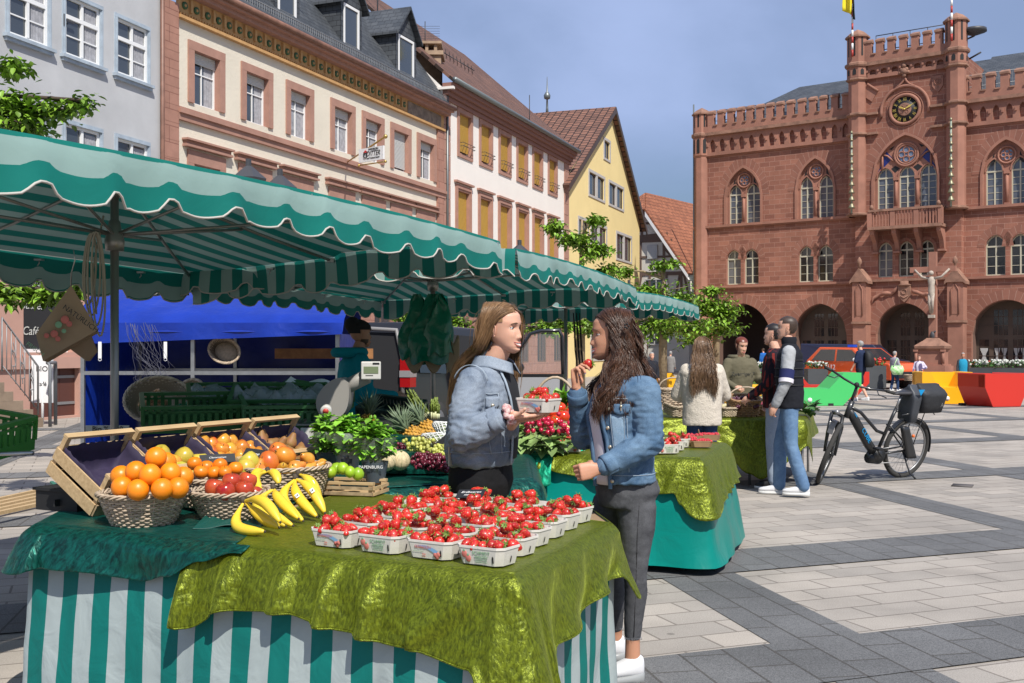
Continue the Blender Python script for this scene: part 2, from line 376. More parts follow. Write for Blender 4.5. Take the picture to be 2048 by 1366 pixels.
holes=[];win2=[(375,448),(481,544),(571,626),(660,709),(723,767),(780,821),(833,872)]
for a,e in win2:
 ta,tb=t(a),t(e); fr=(tb-ta)*.15; holes.append((ta+fr,tb-fr,7.92,9.30))
win1=[(366,456),(469,548),(559,630),(651,713),(718,774),(776,826),(828,872)]
for a,e in win1:
 ta,tb=t(a),t(e); fr=(tb-ta)*.21; holes.append((ta+fr,tb-fr,4.75,6.35))
gh=[(t(352)+1.2+k*2.3,t(352)+2.6+k*2.3,1.2,3.3) for k in range(6)]
W_=MB(CR.T); wall(W_,0,cend,4.1,10.05,holes,.24,0,1)
W_.build('wall',[mcream,mpink],cream)
G_=MB(CR.T); wall(G_,0,cend,0,4.1,gh,.24); G_.build('ground_floor_wall',mpinkbr,cream)
for h in gh: rect_window(cream,CR,*h,mtimber,'m',.2)
B=MB(CR.T); B.bx(-.6,0,-.06,.10,0,10.3)
for z in np.arange(.5,10,.45): B.bx(-.61,.01,-.02,.104,z,z+.015)
B.build('corner_stonework',mpinkbr,cream)
B=MB(CR.T); B.bx(cend-.55,cend,-.02,.08,4.1,9.95); B.build('corner_stonework',mpinkbr,cream)
B=MB(CR.T)
B.bx(0,cend+.1,0,.10,7.38,7.55); B.bx(0,cend+.1,0,.16,7.55,7.66); B.bx(0,cend+.1,0,.09,7.66,7.72)
B.bx(0,cend+.1,0,.12,4.05,4.3)
B.build('string_course',mpink,cream)
for k,(a,e) in enumerate(win2):
 ta,tb=t(a),t(e); fr=(tb-ta)*.15
 o=rect_window(cream,CR,ta+fr,tb-fr,7.92,9.30,cross='x',dep=.2,shut=1.28 if k==5 else .28,glass=mglass if k in(0,) else mglass2 if k in(2,3) else mglass,curtain=2 if k!=5 else False,fw=.05)
 b=MB(CR.T); surround(b,ta+fr,tb-fr,7.92,9.30,fr,0,.05,False); b.build('stone_frame',mpink,o)
for k,(a,e) in enumerate(win1):
 ta,tb=t(a),t(e); fr=(tb-ta)*.21
 o=rect_window(cream,CR,ta+fr,tb-fr,4.75,6.35,cross='x',dep=.2,shut=.45 if k<3 else .9)
 b=MB(CR.T); surround(b,ta+fr,tb-fr,4.75,6.35,fr*.62,0,.05,True,top=.34)
 b.bx(ta-.03,tb+.03,0,.16,6.74,6.80); b.bx(ta,tb,0,.11,6.80,6.90); b.bx(ta-.05,tb+.05,0,.20,6.90,6.95)
 b.build('stone_frame',mpink,o)
B=MB(CR.T); B.bx(0,cend,0,.06,10.05,10.58); B.bx(0,cend,0,.14,9.97,10.05)
B.build('frieze',mochrest,cream)
x=.25
while x<cend*.80:
 B=MB(CR.T); B.tube([CRp for CRp in(V((x,.06,10.33)),V((x,.10,10.33)))],.10,10); B.tube([V((x,.10,10.33)),V((x,.115,10.33))],.04,8,1); x+=.47; B.build('rosette',[mgreenrose,mochrest],cream)
B=MB(CR.T); x=.05
while x<cend*.8: B.bx(x,x+.05,.06,.11,10.08,10.13); x+=.11
x=.48
while x<cend*.8: B.bx(x-.04,x+.04,.06,.13,10.2,10.52); x+=.47
B.build('frieze_dentils',mochrest,cream)
B=MB(CR.T); B.bx(cend*.805,cend-.3,.06,.09,10.0,10.52); B.build('weathered_patch',mdirty,cream)
B=MB(CR.T); B.bx(-.35,cend+.15,0,.30,10.58,10.70); B.bx(-.35,cend+.15,0,.44,10.70,10.80); B.build('cornice',mpink,cream)
B=MB(CR.T); B.tube([(-.35,.48,10.84),(cend+.15,.48,10.84)],.09,8); B.build('gutter',mcopper,cream)
B=MB(CR.T)
for z in(11.0,11.32): B.tube([(-.2,.20,z),(cend,.20,z)],.014,5)
x=-.2
while x<cend: B.tube([(x,.2,10.85),(x,.2,11.34)],.010,4,caps=False); x+=.115
B.build('snow_guard_rail',mrail,cream)
B=MB(CR.T); B.add([(-.4,.42,10.86),(cend,.42,10.86),(cend,-1.7,13.7),(-.4,-1.7,13.7),(cend,-6,15.4),(-.4,-6,15.4)],[(0,1,2,3),(3,2,4,5)]); B.build('roof',mslate,cream)
def dormer(par,f,ta,tb,zb,zt,zp,wf,wb,lab=None):
 m=(ta+tb)/2; b=MB(f.T)
 b.bx(ta,ta+.16,wf-.02,wf,zb,zt); b.bx(tb-.16,tb,wf-.02,wf,zb,zt)
 b.add([(ta,wf,zt-.1),(tb,wf,zt-.1),(tb,wf,zt),(m,wf,zp-.08),(ta,wf,zt)],[(0,1,2,3,4)])
 for x in(ta,tb): b.add([(x,wf,zb),(x,wb,zb),(x,wb,zt),(x,wf,zt)],[(0,1,2,3)])
 o=b.build('dormer',mslate,par)
 r=MB(f.T); ov=.18
 for a_,s_ in((ta-ov,1),(tb+ov,-1)):
  zz=zt-.12
  r.add([(a_,wf+.2,zz),(m,wf+.2,zp+.06),(m,wb,zp+.06),(a_,wb,zz),(a_,wf+.2,zz-.09),(m,wf+.2,zp-.05),(m,wb,zp-.05),(a_,wb,zz-.09)],[(0,1,2,3),(4,5,1,0),(4,7,6,5),(0,3,7,4)])
 r.build('dormer_roof',mslate,o)
 rect_window(par,Fac((f.O.x,f.O.y),(f.u.x,f.u.y),f.sgn,wf),ta+.18,tb-.18,zb,zt-.12,cross='n',dep=.05,fw=.09)
for a,e,zt in((556,606,12.95),(688,730,13.0),(798,838,13.0)):
 ta,tb=t(a),t(e); dormer(cream,CR,ta,tb,11.15,zt,zt+.95,-.12,-3.2)
fo=CR; ts=t(718)
sg=thing('hanging_shop_sign','white estate agent sign hanging on a bracket from the cream house','sign',CR.W(ts,.1,7.4))
P0=CR.W(ts-.35,.02,7.55)
mbrass=mat('brass',(.55,.38,.12),.35,metal=.8); msgn=mat('sign_white',(.78,.78,.77),.5); mbk=mat('lettering_black',(.02,.02,.02),.6); mrd=mat('lettering_red',(.55,.03,.03),.6)
b=MB(); b.tube([CR.W(t(693),.0,7.62),pd(771,273,29.5)+V((0,0,0))],.025,8); b.ball(pd(771,273,29.5),.06); b.tube([pd(718,331,30.2),pd(771,323,29.5)],.018,6); b.ball(pd(718,331,30.2),.04); b.ball(pd(771,323,29.5),.04)
b.build('bracket',mbrass,sg)
c0,c1=pd(718.5,0,30.2),pd(768,0,29.5)
pl=[pd(718.5,299,30.2),pd(768,291,29.5),pd(768,318,29.5),pd(718.5,326,30.2)]
nn=(pl[1]-pl[0]).cross(pl[3]-pl[0]).normalized()
b=MB(); b.add([p+nn*.02 for p in pl]+[p-nn*.02 for p in pl],[(0,1,2,3),(7,6,5,4),(0,4,5,1),(1,5,6,2),(2,6,7,3),(3,7,4,0)]); b.build('board',msgn,sg)
sgc=sum(pl,V())/4; xx=(pl[1]-pl[0]).normalized(); front=-nn if nn.dot(V((0,-1,0)))<0 else nn
T_=frame_T(sgc+front*.026,xx,(pl[0]-pl[3]))
text('DITTER',.19,T_@MX.Translation((.10,.015,0)),'lettering',mbk,sg,.003,shear=.25,sx=.9)
text('IMMOBILIEN',.075,T_@MX.Translation((.10,.135,0)),'lettering',mbk,sg,.003)
text('und Treuhand GmbH',.06,T_@MX.Translation((.10,-.10,0)),'lettering',mbk,sg,.003)
b=MB(T_@MX.Translation((-.225,-.0,0))); b.tube([V((.06*math.cos(q),.06*math.sin(q)-.02,.004)) for q in np.linspace(0,6.2,14)],.012,5); b.bx(.045,.065,-.08,.1,.0,.012); b.bx(-.075,-.055,-.06,.07,.0,.012); b.build('emblem_ring',mbk,sg)
b=MB(T_@MX.Translation((-.225,.0,0))); b.prism([(-.09,.06),(.09,.06),(0,.13)],lambda p,q,h:V((p,q,h)),0,.012); b.build('emblem_roof',mrd,sg)
GR=Fac(A0,(.313,.95),1); t=GR.t
grey=thing('town_house','pale blue-grey plastered house with light blue window frames at far left','house',GR.W(-5,0,0))
g2=[(8,105),(122,208),(227,302)]
holes=[];gw=[]
for a,e in g2+[(-130,-28)]:
 ta,tb=t(a)+.12,t(e)-.16
 for z0,z1 in((7.98,9.3),(5.0,6.48)): holes.append((ta,tb,z0,z1))
W_=MB(GR.T); wall(W_,-16,-.62,3.55,13.5,holes,.12); W_.build('wall',mgreyW,grey)
for h in holes:
 o=rect_window(grey,GR,*h,cross='t',dep=.07,curtain=2 if h[0]>-6 else False,fw=.06)
 b=MB(GR.T); surround(b,h[0],h[1],h[2],h[3],.10,0,.035,False); surround(b,h[0]-.03,h[1]+.03,h[2],h[3],.03,.035,.06,False)
 b.bx(h[0]-.16,h[1]+.16,0,.12,h[2]-.07,h[2]); b.bx(h[0]-.12,h[1]+.12,0,.08,h[2]-.14,h[2]-.07); b.build('window_surround',mblueframe,o)
W_=MB(GR.T); gd=[(t(47),t(146),1.45,3.2),(t(-160),t(-60),1.45,3.2)]; wall(W_,-16,-.62,0,3.55,gd+[(t(60),t(158),.05,1.15)],.3); W_.build('ground_floor_wall',mpalepink,grey)
b=MB(GR.T); b.bx(-16,-.6,0,.06,1.1,1.35); b.bx(-16,-.6,0,.08,3.5,3.6); b.build('plinth_band',mpalepink,grey)
for h in gd: rect_window(grey,GR,*h,mwhitep,'n',.2,glass=mdark)
b=MB(GR.T); b.bx(t(60),t(158),-.2,-.12,.06,1.14)
for k in range(7): b.bx(t(60)+k*.17,t(60)+k*.17+.008,-.122,-.11,.06,1.14)
o=b.build('cellar_door',mat('door_redbrown',(.10,.035,.025),.6),grey)
for z in(.88,.30): b=MB(GR.T); b.bx(t(117),t(157),-.12,-.10,z,z+.06); b.build('hinge',mrail,o)
b=MB(GR.T); b.tube([(-.68,.09,-0),(-.68,.09,13.4)],.055,8); b.build('downpipe',mcopper,grey)
b=MB(GR.T); b.bx(t(127),t(145),.02,.05,8.72,8.76); b.bx(t(127)-.04,t(127),0,.05,8.6,8.86); b.build('sign_bracket',miron,grey)
mchalk=mat('chalk_writing',(.55,.55,.5),.9)
for tx,px,z in(('Wohndeko',80,2.95),('Süsses',78,2.45),('Café',74,1.9)):
 o_=GR.W(t(px),-.17,z); T_=frame_T(o_,GR.u,(0,0,1)); text(tx,.26,T_,'window_lettering',mchalk,grey,.002,shear=.2)
WH=Fac((CR.W(cend,0,0).x,CR.W(cend,0,0).y),(.348,.937),1); t=WH.t; wend=t(1136)
white=thing('town_house','white plastered house with ochre roller blinds and pink stone frames','house',WH.W(wend/2,0,0))
wp=[(913,946,951),(955,988,0),(995,1022,0),(1031,1057,0),(1063,1087,0),(1095,1116,0)]
up=[(912,946),(956,986),(995,1023),(1031,1056),(1063,1086),(1094,1115)]
lo=[(907,944),(953,986),(993,1024),(1030,1058),(1062,1088),(1093,1116)]
holes=[]
for a,e in up: ta,tb=t(a),t(e); f_=(tb-ta)*.16; holes.append((ta+f_,tb-f_,9.42,11.05))
for a,e in lo: ta,tb=t(a),t(e); f_=(tb-ta)*.2; holes.append((ta+f_,tb-f_,5.6,7.9))
nu=len(up); gh=[(.9+k*2.6,2.6+k*2.6,.9,3.2) for k in range(6)]
W_=MB(WH.T); wall(W_,0,wend-.0,4.0,11.7,holes,.22,0,1); W_.build('wall',[mwhiteW,mpink],white)
W_=MB(WH.T); wall(W_,0,wend,0,4.0,gh,.25); W_.build('ground_floor_wall',mpinkbr,white)
for h in gh: rect_window(white,WH,*h,mtimber,'m',.2)
for k,h in enumerate(holes):
 o=rect_window(white,WH,*h,mwhitep,'n',.18,shut=h[3]-h[2]-.12,shutm=mochre,fw=.04)
 b=MB(WH.T); wd=.19 if k<nu else .24; surround(b,*h,wd,0,.05,True)
 if k>=nu: surround(b,h[0]-.1,h[1]+.1,h[2],h[3]+.08,.08,.05,.09,False); b.bx(h[0]-.35,h[1]+.35,0,.14,h[3]+.3,h[3]+.38)
 b.build('stone_frame',mpink,o)
 if k<nu:
  b=MB(WH.T)
  for z in(.28,.42): b.tube([(h[0],.06,h[2]+z),(h[0],.22,h[2]+z),(h[1],.22,h[2]+z),(h[1],.06,h[2]+z)],.012,4)
  for q in range(4): x=h[0]+(h[1]-h[0])*(q+.5)/4; b.tube([(x,.06,h[2]+.02),(x,.22,h[2]+.42)],.008,4)
  b.build('flower_rail',miron,o)
b=MB(WH.T)
z=4.
while z<11.4: b.bx(0,.65,0,.06,z,z+.55); b.bx(wend-.7,wend,0,.06,z,z+.55); z+=.57
b.build('corner_stonework',mpink,white)
b=MB(WH.T);
for k,(w1,z) in enumerate(((.12,11.25),(.22,11.42),(.36,11.58),(.46,11.72))): b.bx(0,wend+.2,0,w1,z-.0,z+.15)
b.build('cornice',mat('cornice_brown',(.26,.13,.10),.8),white)
b=MB(WH.T); b.tube([(-.1,.55,11.95),(wend+.3,.55,11.95)],.10,8); b.tube([(.25,.1,4),(.25,.1,11.6)],.05,6); b.build('gutter',mzinc,white)
b=MB(WH.T); b.add([(0,.5,11.9),(wend+.2,.5,11.9),(wend+.2,-6,17.6),(0,-6,17.6)],[(0,1,2,3)]); b.build('roof',mtile,white,thick=.12)
b=MB(WH.T); b.add([(0,0,10.),(0,-9,10.),(0,-9,15.0),(0,-6,17.4),(0,0,11.7)],[(0,1,2,3,4)]); b.bx(-.1,.06,-6,.5,11.6,11.7); b.build('gable_wall',mwhiteW,white)
cx,cz=t(855),0
ch=V((pd(855,120,44.6).x,44.6,0)); b=MB(); zt=H+(YH-92)/F*44.6; b.box(ch.x,ch.y,zt-2.6,1.15,1.0,4.4); b.box(ch.x,ch.y,zt-.42,1.35,1.2,.16)
for i in(-.35,0,.35): b.box(ch.x+i,ch.y,zt-.2,.12,.8,.35)
b.box(ch.x,ch.y,zt+.02,1.2,1.0,.1)
b.build('chimney',mat('chimney_brick',(.34,.24,.16),.9,nz=(2,.3)),white)
b=MB(); z0=zt+.1; b.tube([(ch.x-.1,ch.y,zt),(ch.x-.1,ch.y,zt+1)],.02,5)
for i in range(7): b.tube([(ch.x-.75,ch.y,z0+.1+i*.1),(ch.x+.5,ch.y,z0+.1+i*.1)],.008,3)
b.tube([(ch.x+.55,ch.y,zt-.2),(ch.x+1.9,ch.y,zt-1.0)],.02,4)
for i in range(9): q=i/8; p=V((ch.x+.6+1.2*q,ch.y,zt-.23-.75*q)); b.tube([p+V((0,-.3,.12)),p+V((0,.3,-.12))],.01,3); b.tube([p+V((-.04,0,.15)),p-V((-.04,0,.15))],.01,3)
b.build('antenna',miron,white)
b=MB(); p=pd(755,0,44); b.tube([(p.x,44,13.5),(p.x,44,18)],.03,5); b.tube([pd(1059,240,52)+V((0,0,-.5)),pd(1059,190,52)],.02,4); tag(b.build('lightning_rod',miron,loc=(p.x,44,13.5)),'two thin metal aerial masts rising above the town house roofs','aerial')
YE=Fac((WH.W(wend,0,0).x,WH.W(wend,0,0).y),(.348,.937),1); t=YE.t
yel=thing('gabled_house','yellow plastered gabled house with a brown tiled roof','house',YE.W(7,0,0))
te=t(1279); tm=t(1221); za=YE.z(1221,222); zl=YE.z(1142,352); zr=YE.z(1280,445)
yw=[(1176,1209,348,399,0),(1217,1246,369,424,0),(1155,1212,0,0,1),(1233,1262,468,522,0)]
def ph(f,x0,x1,yt,yb): m=(x0+x1)/2; return (f.t(x0),f.t(x1),f.z(m,yb),f.z(m,yt))
hs_=[ph(YE,1208,1219,283,318),ph(YE,1178,1208,352,392),ph(YE,1218,1246,371,416),ph(YE,1157,1175,440,505),ph(YE,1182,1212,452,508),ph(YE,1233,1262,472,520)]
za_=[(a,b_,c,d_) for a,b_,c,d_ in hs_]
row=[1,2]; z0=(hs_[1][2]+hs_[2][2])/2; z1=(hs_[1][3]+hs_[2][3])/2
hs_[1]=(hs_[1][0],hs_[1][1],z0,z1); hs_[2]=(hs_[2][0],hs_[2][1],z0,z1)
z0,z1=hs_[5][2],hs_[5][3]
hs_[3]=(*hs_[3][:2],z0,z1); hs_[4]=(*hs_[4][:2],z0,z1); hs_+= [(hs_[5][0],hs_[5][1],1,3.2),(hs_[4][0],hs_[4][1],1,3.2)]
W_=MB(YE.T); wall(W_,.0,te,0,zr-.1,[h for h in hs_ if h[3]<zr-.1],.16)
hi=[h for h in hs_ if h[3]>=zr-.1]
sp=zl
def vz(x): return zl+(za-zl)*(x)/(tm) if x<tm else za+(zr-za)*(x-tm)/(te-tm)
bp=sorted({0,tm,te,*[h[0] for h in hi],*[h[1] for h in hi]})
for a,b_ in zip(bp,bp[1:]):
 m=(a+b_)/2; zz=[zr-.1]; hh=[h for h in hi if h[0]<m<h[1]]
 for h in sorted(hh,key=lambda q:q[2]): zz+= [h[2],h[3]]
 for q in range(0,len(zz),2):
  lo_=zz[q];
  if q+1<len(zz): W_.add([(a,0,lo_),(b_,0,lo_),(b_,0,zz[q+1]),(a,0,zz[q+1])],[(0,1,2,3)])
  else: W_.add([(a,0,lo_),(b_,0,lo_),(b_,0,vz(b_)),(a,0,vz(a))],[(0,1,2,3)])
for h in hi:
 a,b_,c,d_=h; W_.add([(a,0,c),(a,0,d_),(b_,0,d_),(b_,0,c),(a,-.16,c),(a,-.16,d_),(b_,-.16,d_),(b_,-.16,c)],[(0,1,5,4),(1,2,6,5),(2,3,7,6),(3,0,4,7)])
W_.add([(0,0,0),(0,-8,0),(0,-8,zl),(0,0,zl)],[(0,1,2,3)])
W_.build('wall',myell,yel)
mdkwin=mat('window_frame_brown',(.07,.045,.035),.5)
for k,h in enumerate(hs_):
 if k in(0,3): o=rect_window(yel,YE,*h,mdkwin,'n',.12,fw=.06)
 else:
  c=(h[0]+h[1])/2
  o=rect_window(yel,YE,h[0],c-.14,h[2],h[3],mdkwin,'n',.12,fw=.06); rect_window(yel,YE,c+.14,h[1],h[2],h[3],mdkwin,'n',.12,fw=.06)
 b=MB(YE.T); surround(b,*h,.16,0,.04)
 if k not in(0,3): b.bx(c-.14,c+.14,-.14,.03,h[2],h[3])
 b.build('stone_frame',mgreystone,o)
b=MB(YE.T); D=22
b.add([(-.9,.35,zl-.75),(tm,.35,za+.15),(tm,-D,za+.15),(-.9,-D,zl-.75)],[(0,1,2,3)])
b.add([(te+.7,.35,zr-.5),(tm,.35,za+.15),(tm,-D,za+.15),(te+.7,-D,zr-.5)],[(0,1,2,3)]); b.build('roof',brickmat('roof_tile_yellow_house',(.235,.115,.08),(.15,.08,.06),(.03,.02,.018),.32,.42,.035,.75,(1,.2),1),yel,thick=.18)
b=MB(YE.T)
for (x0,z0),(x1,z1) in(((-.95,zl-.85),(tm,za+.1)),((te+.75,zr-.6),(tm,za+.1))): b.add([(x0,.37,z0-.2),(x1,.37,z1-.25),(x1,.37,z1+.12),(x0,.37,z0+.15),(x0,.30,z0-.2),(x1,.30,z1-.25)],[(0,1,2,3),(0,1,5,4)])
b.build('bargeboard',mdkwin,yel)
b=MB(YE.T); q=V((tm,-4,za+.1)); b.lathe([(.10,0),(.07,.4),(.05,.9),(.18,.95),(.21,1.15),(.13,1.3),(.05,1.4),(.015,2.3)],10,q); b.build('roof_finial',mzinc,yel)
dH=(.81,-.588)
HT=Fac((pd(1258,0,80.5).x,80.5),dH,1); t=HT.t; hw=t(1390)
ht=thing('half_timbered_house','half-timbered house with an orange tiled half-hipped roof','house',HT.W(2,0,0))
mpl=mat('plaster_offwhite',(.66,.62,.54),.9,nz=(1,.06))
ze=HT.z(1380,540); t1,z1=t(1297),HT.z(1297,425); te_=t(1378)
b=MB(HT.T); b.add([(-4,0,0),(te_,0,0),(te_,0,ze),(t1,0,z1-.2),(-4,0,z1-.2)],[(0,1,2,3,4)]); b.add([(te_,0,0),(te_,-9,0),(te_,-9,ze),(te_,0,ze)],[(0,1,2,3)]); b.build('wall',mpl,ht)
b=MB(HT.T)
def beam(x0,y0,x1,y1,w=.2,off=.03):
 p=V((t(x0),0,HT.z(x0,y0))); q=V((t(x1),0,HT.z(x1,y1))); d=(q-p).normalized(); s_=V((-d.z,0,d.x))*w/2
 b.add([p+s_+V((0,off,0)),p-s_+V((0,off,0)),q-s_+V((0,off,0)),q+s_+V((0,off,0)),p+s_,p-s_,q-s_,q+s_],[(0,1,2,3),(0,3,7,4),(1,5,6,2)])
for i,q in enumerate([(1262,480,1336,472,.55),(1268,483,1345,480,.2),(1284,422,1284,478),(1268,448,1302,446,.16),(1294,430,1318,470,.16),(1328,480,1328,540),(1281,484,1281,545),(1330,497,1372,548,.16),(1270,548,1376,546,.26),(1328,513,1350,512,.14),(1262,515,1330,513,.14),(1360,548,1350,600,.14),(1363,548,1363,640,.16),(1368,548,1381,605,.14),(1270,603,1388,603,.2),(1300,548,1300,600,.16),(1333,548,1333,600,.16),(1308,505,1308,513,.1),(1345,500,1352,512,.1),(1284,548,1274,600,.14),(1270,640,1385,640,.2)]): beam(*q,off=.03+.003*i)
b.build('timber_frame',mtimber,ht)
for x0,x1,yt,yb in((1296,1316,490,518),(1262,1277,492,520),(1291,1336,558,585),(1298,1322,662,690)):
 o=rect_window(ht,HT.off(.03),t(x0),t(x1),HT.z((x0+x1)/2,yb),HT.z((x0+x1)/2,yt),mgreystone,'m',-.02,shut=1.0 if x0==1296 else 0,fw=.07)
b=MB(HT.T); L=9; tr=t(1272); zt=HT.z(1275,383); ovx,ovz=te_+.3,ze-.3
b.add([(ovx,.7,ovz),(t1+.1,.7,z1+.1),(t1-.9,-1.2,zt),(t1-.9,-L,zt),(ovx,-L,ovz)],[(0,1,2,3,4)])
b.add([(t1+.1,.7,z1+.1),(t1-2.2,.7,z1+.1),(t1-.9,-1.2,zt)],[(0,1,2)])
b.add([(t1-.9,-1.2,zt),(t1-.9,-L,zt),(-6,-L,z1-3),(t1-2.2,.7,z1+.1)],[(0,1,2,3)])
b.build('roof',mtile2,ht,thick=.15)
b=MB(HT.T); b.add([(ovx,.72,ovz-.1),(t1+.1,.72,z1),(t1+.1,.72,z1-.35),(ovx,.72,ovz-.42),(ovx,.1,ovz-.42),(t1+.1,.1,z1-.35)],[(0,1,2,3),(3,2,5,4)]); b.build('bargeboard',mwhitep,ht)
b=MB(HT.T); b.tube([(te_+.45,.3,0),(te_+.45,.3,ovz-.3)],.07,6); b.box(te_+.45,.3,ovz-.3,.35,.3,.4); b.tube([(hw+.05,.2,5),(hw+.05,.2,14)],.06,6); b.build('downpipe',mzinc,ht)
b=MB(HT.T); o=HT; b.add([(te_-.6,-2.6,ze-.2),(hw+3,-2.6,ze-.2),(hw+3,-8,HT.z(1392,395)),(t1+1.2,-8,HT.z(1342,396))],[(0,1,2,3)])
b.bx(te_-.5,hw+3,-6,-2.8,0,ze-.2,1)
lk=b.build('connecting_house',[mtiled,mpl],loc=HT.W(te_,0,0)); tag(lk,'low house with dark red tiled roof between the half-timbered house and the town hall','house')
bk=thing('shop_building','white shop building seen through the left arch of the town hall','building',(20,88,0))
b=MB(); b.bx(6,34,88,94,0,9); b.build('wall',mat('plaster_far_white',(.6,.62,.62),.8),bk)
b=MB(); b.bx(15,22,87.9,88,.4,2.9); b.bx(23,27,87.9,88,.4,2.9); b.build('shop_window',mglass,bk)
mred=brickmat('red_sandstone_blocks',(.345,.152,.104),(.245,.103,.073),(.39,.22,.165),.62,.27,.013,.85,(.8,.16),.25,fine=(30,.08))
mredp=mat('red_sandstone_dressed',(.34,.158,.110),.85,nz=(1.6,.14),bump=(30,.15))
mredd=mat('red_sandstone_weathered',(.27,.145,.10),.9,nz=(2.5,.35),bump=(20,.3))
mvous=brickmat('voussoirs',(.30,.135,.095),(.225,.098,.07),(.36,.21,.16),.34,9,.016,.85,(1.2,.1),.2)
mcreamw=mat('window_paint_cream',(.52,.49,.37),.5); mbrownf=mat('timber_portal',(.095,.066,.048),.55)
mhg=mat('glass_hall',(.10,.11,.13),.1,.9,nz=(.8,.3)); mhg2=mat('glass_hall_dark',(.012,.014,.016),.07,.8)
mblueg=mat('stained_glass_blue',(.02,.025,.16),.15); mblueg2=mat('stained_glass_pale',(.16,.21,.30),.2)
mgold=mat('gilded_numerals',(.62,.47,.11),.45,metal=.3); mclk=mat('clock_face_black',(.012,.012,.014),.6)
HF=Fac((pd(1390,0,65).x,65),(.81,-.588),1); t=HF.t
TFh=HF.off(.5); tt=TFh.t
stain(mred,.22,.42,.66,.2); stain(mredp,.35,.42,.66,.18)
hall=thing('town_hall','red sandstone gothic town hall with crenellated clock tower','town hall',HF.W(10,0,0))
zS1=HF.z(1394,576); zS2=HF.z(1394,456); zC=HF.z(1394,273)
tTL,tTR=t(1704),t(1929); tEnd=t(2230)
def lights(f,pxs,yb,yt,ys,inset=0):
 m=(pxs[0][0]+pxs[-1][1])/2; z0,z1,zs=f.z(m,yb),f.z(m,yt),f.z(m,ys); return [(f.t(a),f.t(b),z0,z1,zs) for a,b in pxs]
def ring(mb,f_,a,b,sp,top,wd,w0,w1,mi=0,n=10,legs=0):
 """moulding ring of width wd around a pointed arch"""
 I=arch(a,b,sp,top,n);
 k=(top-sp)/((b-a)/2)
 O=arch(a-wd,b+wd,sp,top+wd*max(1,k*.92),n)
 if legs: I=[(a,sp-legs)]+I+[(b,sp-legs)]; O=[(a-wd,sp-legs)]+O+[(b+wd,sp-legs)]
 s=0; prev=None; us=[]
 for p in O:
  if prev: s+=math.dist(p,prev)
  prev=p; us.append(s)
 N=len(I)
 A=[(p,w1,q) for p,q in O]; B=[(p,w1,q) for p,q in I]
 mb.add(A+B,[(i,i+1,N+i+1,N+i) for i in range(N-1)],mi,False,[[(us[i],.2),(us[i+1],.2),(us[i+1],.2+wd),(us[i],.2+wd)] for i in range(N-1)])
 for L in (O,I):
  A=[(p,w1,q) for p,q in L]; B=[(p,w0,q) for p,q in L]
  mb.add(A+B,[(i,i+1,N+i+1,N+i) for i in range(N-1)],mi)
def gothic_light(par,T,h,w,fm,gm,bars=4,dp=.06,fw=.055):
 a,b,z0,z1,sp=h; m=MB(T); c=(a+b)/2
 I=arch(a+fw,b-fw,sp,z1-fw*1.3,8); O=arch(a,b,sp,z1,8)
 I=[(a+fw,z0+fw)]+I+[(b-fw,z0+fw)]; O=[(a,z0)]+O+[(b,z0)]; N=len(I)
 m.add([(p,w+dp,q) for p,q in O]+[(p,w+dp,q) for p,q in I],[(i,i+1,N+i+1,N+i) for i in range(N-1)])
 m.add([(p,w+dp,q) for p,q in I]+[(p,w,q) for p,q in I],[(i,i+1,N+i+1,N+i) for i in range(N-1)])
 m.bx(a,b,w,w+dp+.01,z0,z0+fw*1.2); m.bx(c-.035,c+.035,w+.01,w+dp,z0,z1-.05); m.bx(a,b,w+.01,w+dp+.01,sp-.02,sp+.06)
 for k in range(1,bars): z=z0+(sp-z0)*k/bars; m.bx(a+fw,b-fw,w+.012,w+dp-.02,z-.012,z+.012)
 o=m.build('window',fm,par); g=MB(T); g.poly([(p,w+.02,q) for p,q in I]); g.build('pane',gm,o); return o
def rosette(par,T,c,z,r,w,big=False):
 m=MB(T)
 def circ(cx,cz,rr,th,n=22,ww=w+.05): m.tube([V((cx+rr*math.cos(q),ww,cz+rr*math.sin(q))) for q in np.linspace(0,2*PI,n+1)],th,6,caps=False)
 circ(c,z,r,.07 if big else .05)
 if big: circ(c,z,r*.82,.05)
 k=.55 if big else .5
 for a_ in range(4):
  q=a_*PI/2; circ(c+r*.40*math.cos(q),z+r*.40*math.sin(q),r*.26,.035,12,w+.04)
 o=m.build('rosette',mredp,par)
 g=MB(T); g.poly([(c+r*.7*math.cos(q),w+.03,z+r*.7*math.sin(q)) for q in np.linspace(0,2*PI,20)[:-1]]); g.build('stained_pane',mblueg2,o)
 return o
walls=[]  # (holes on w=0)
pairs=[([(1455.7,1481),(1489.7,1517.7)],448,368,388,(1442,1520+6,336)),([(1597.8,1624),(1635.6,1664)],438,351,374,(1586,1672,317)),([(1970,2004),(2021,2056)],410,315,340,(1956,2068,279))]
lowp=[([(1453,1481.5),(1488,1517)],568.6,499,518),([(1597,1627),(1634.8,1666)],563.5,490.7,512),([(1970.5,2011),(2020,2060)],550,468,492)]
big=[];low=[]
for L,yb,yt,ys,(oa,ob,oy) in pairs:
 hh=lights(HF,L,yb,yt,ys); a,b=hh[0][0]-.10,hh[-1][1]+.10; top=HF.z((oa+ob)/2,oy)
 big.append((a,b,hh[0][2],top,hh[0][4]-.1,hh))
for L,yb,yt,ys in lowp: low+=lights(HF,L,yb,yt,ys)
gr=[(t(1433),t(1541),607,676),(t(1587),t(1693.5),607.5,672),(t(1943),t(2084),600,668)]
ga=[]
for (a,b,yt,ys),pm in zip(gr,(1487,1638,2012)): ga.append((a,b,.0,HF.z(pm,yt),HF.z(pm,ys)))
far=t(2095); ga2=(t(2110),t(2225),.0,ga[2][3],ga[2][4])
Wl=MB(HF.T)
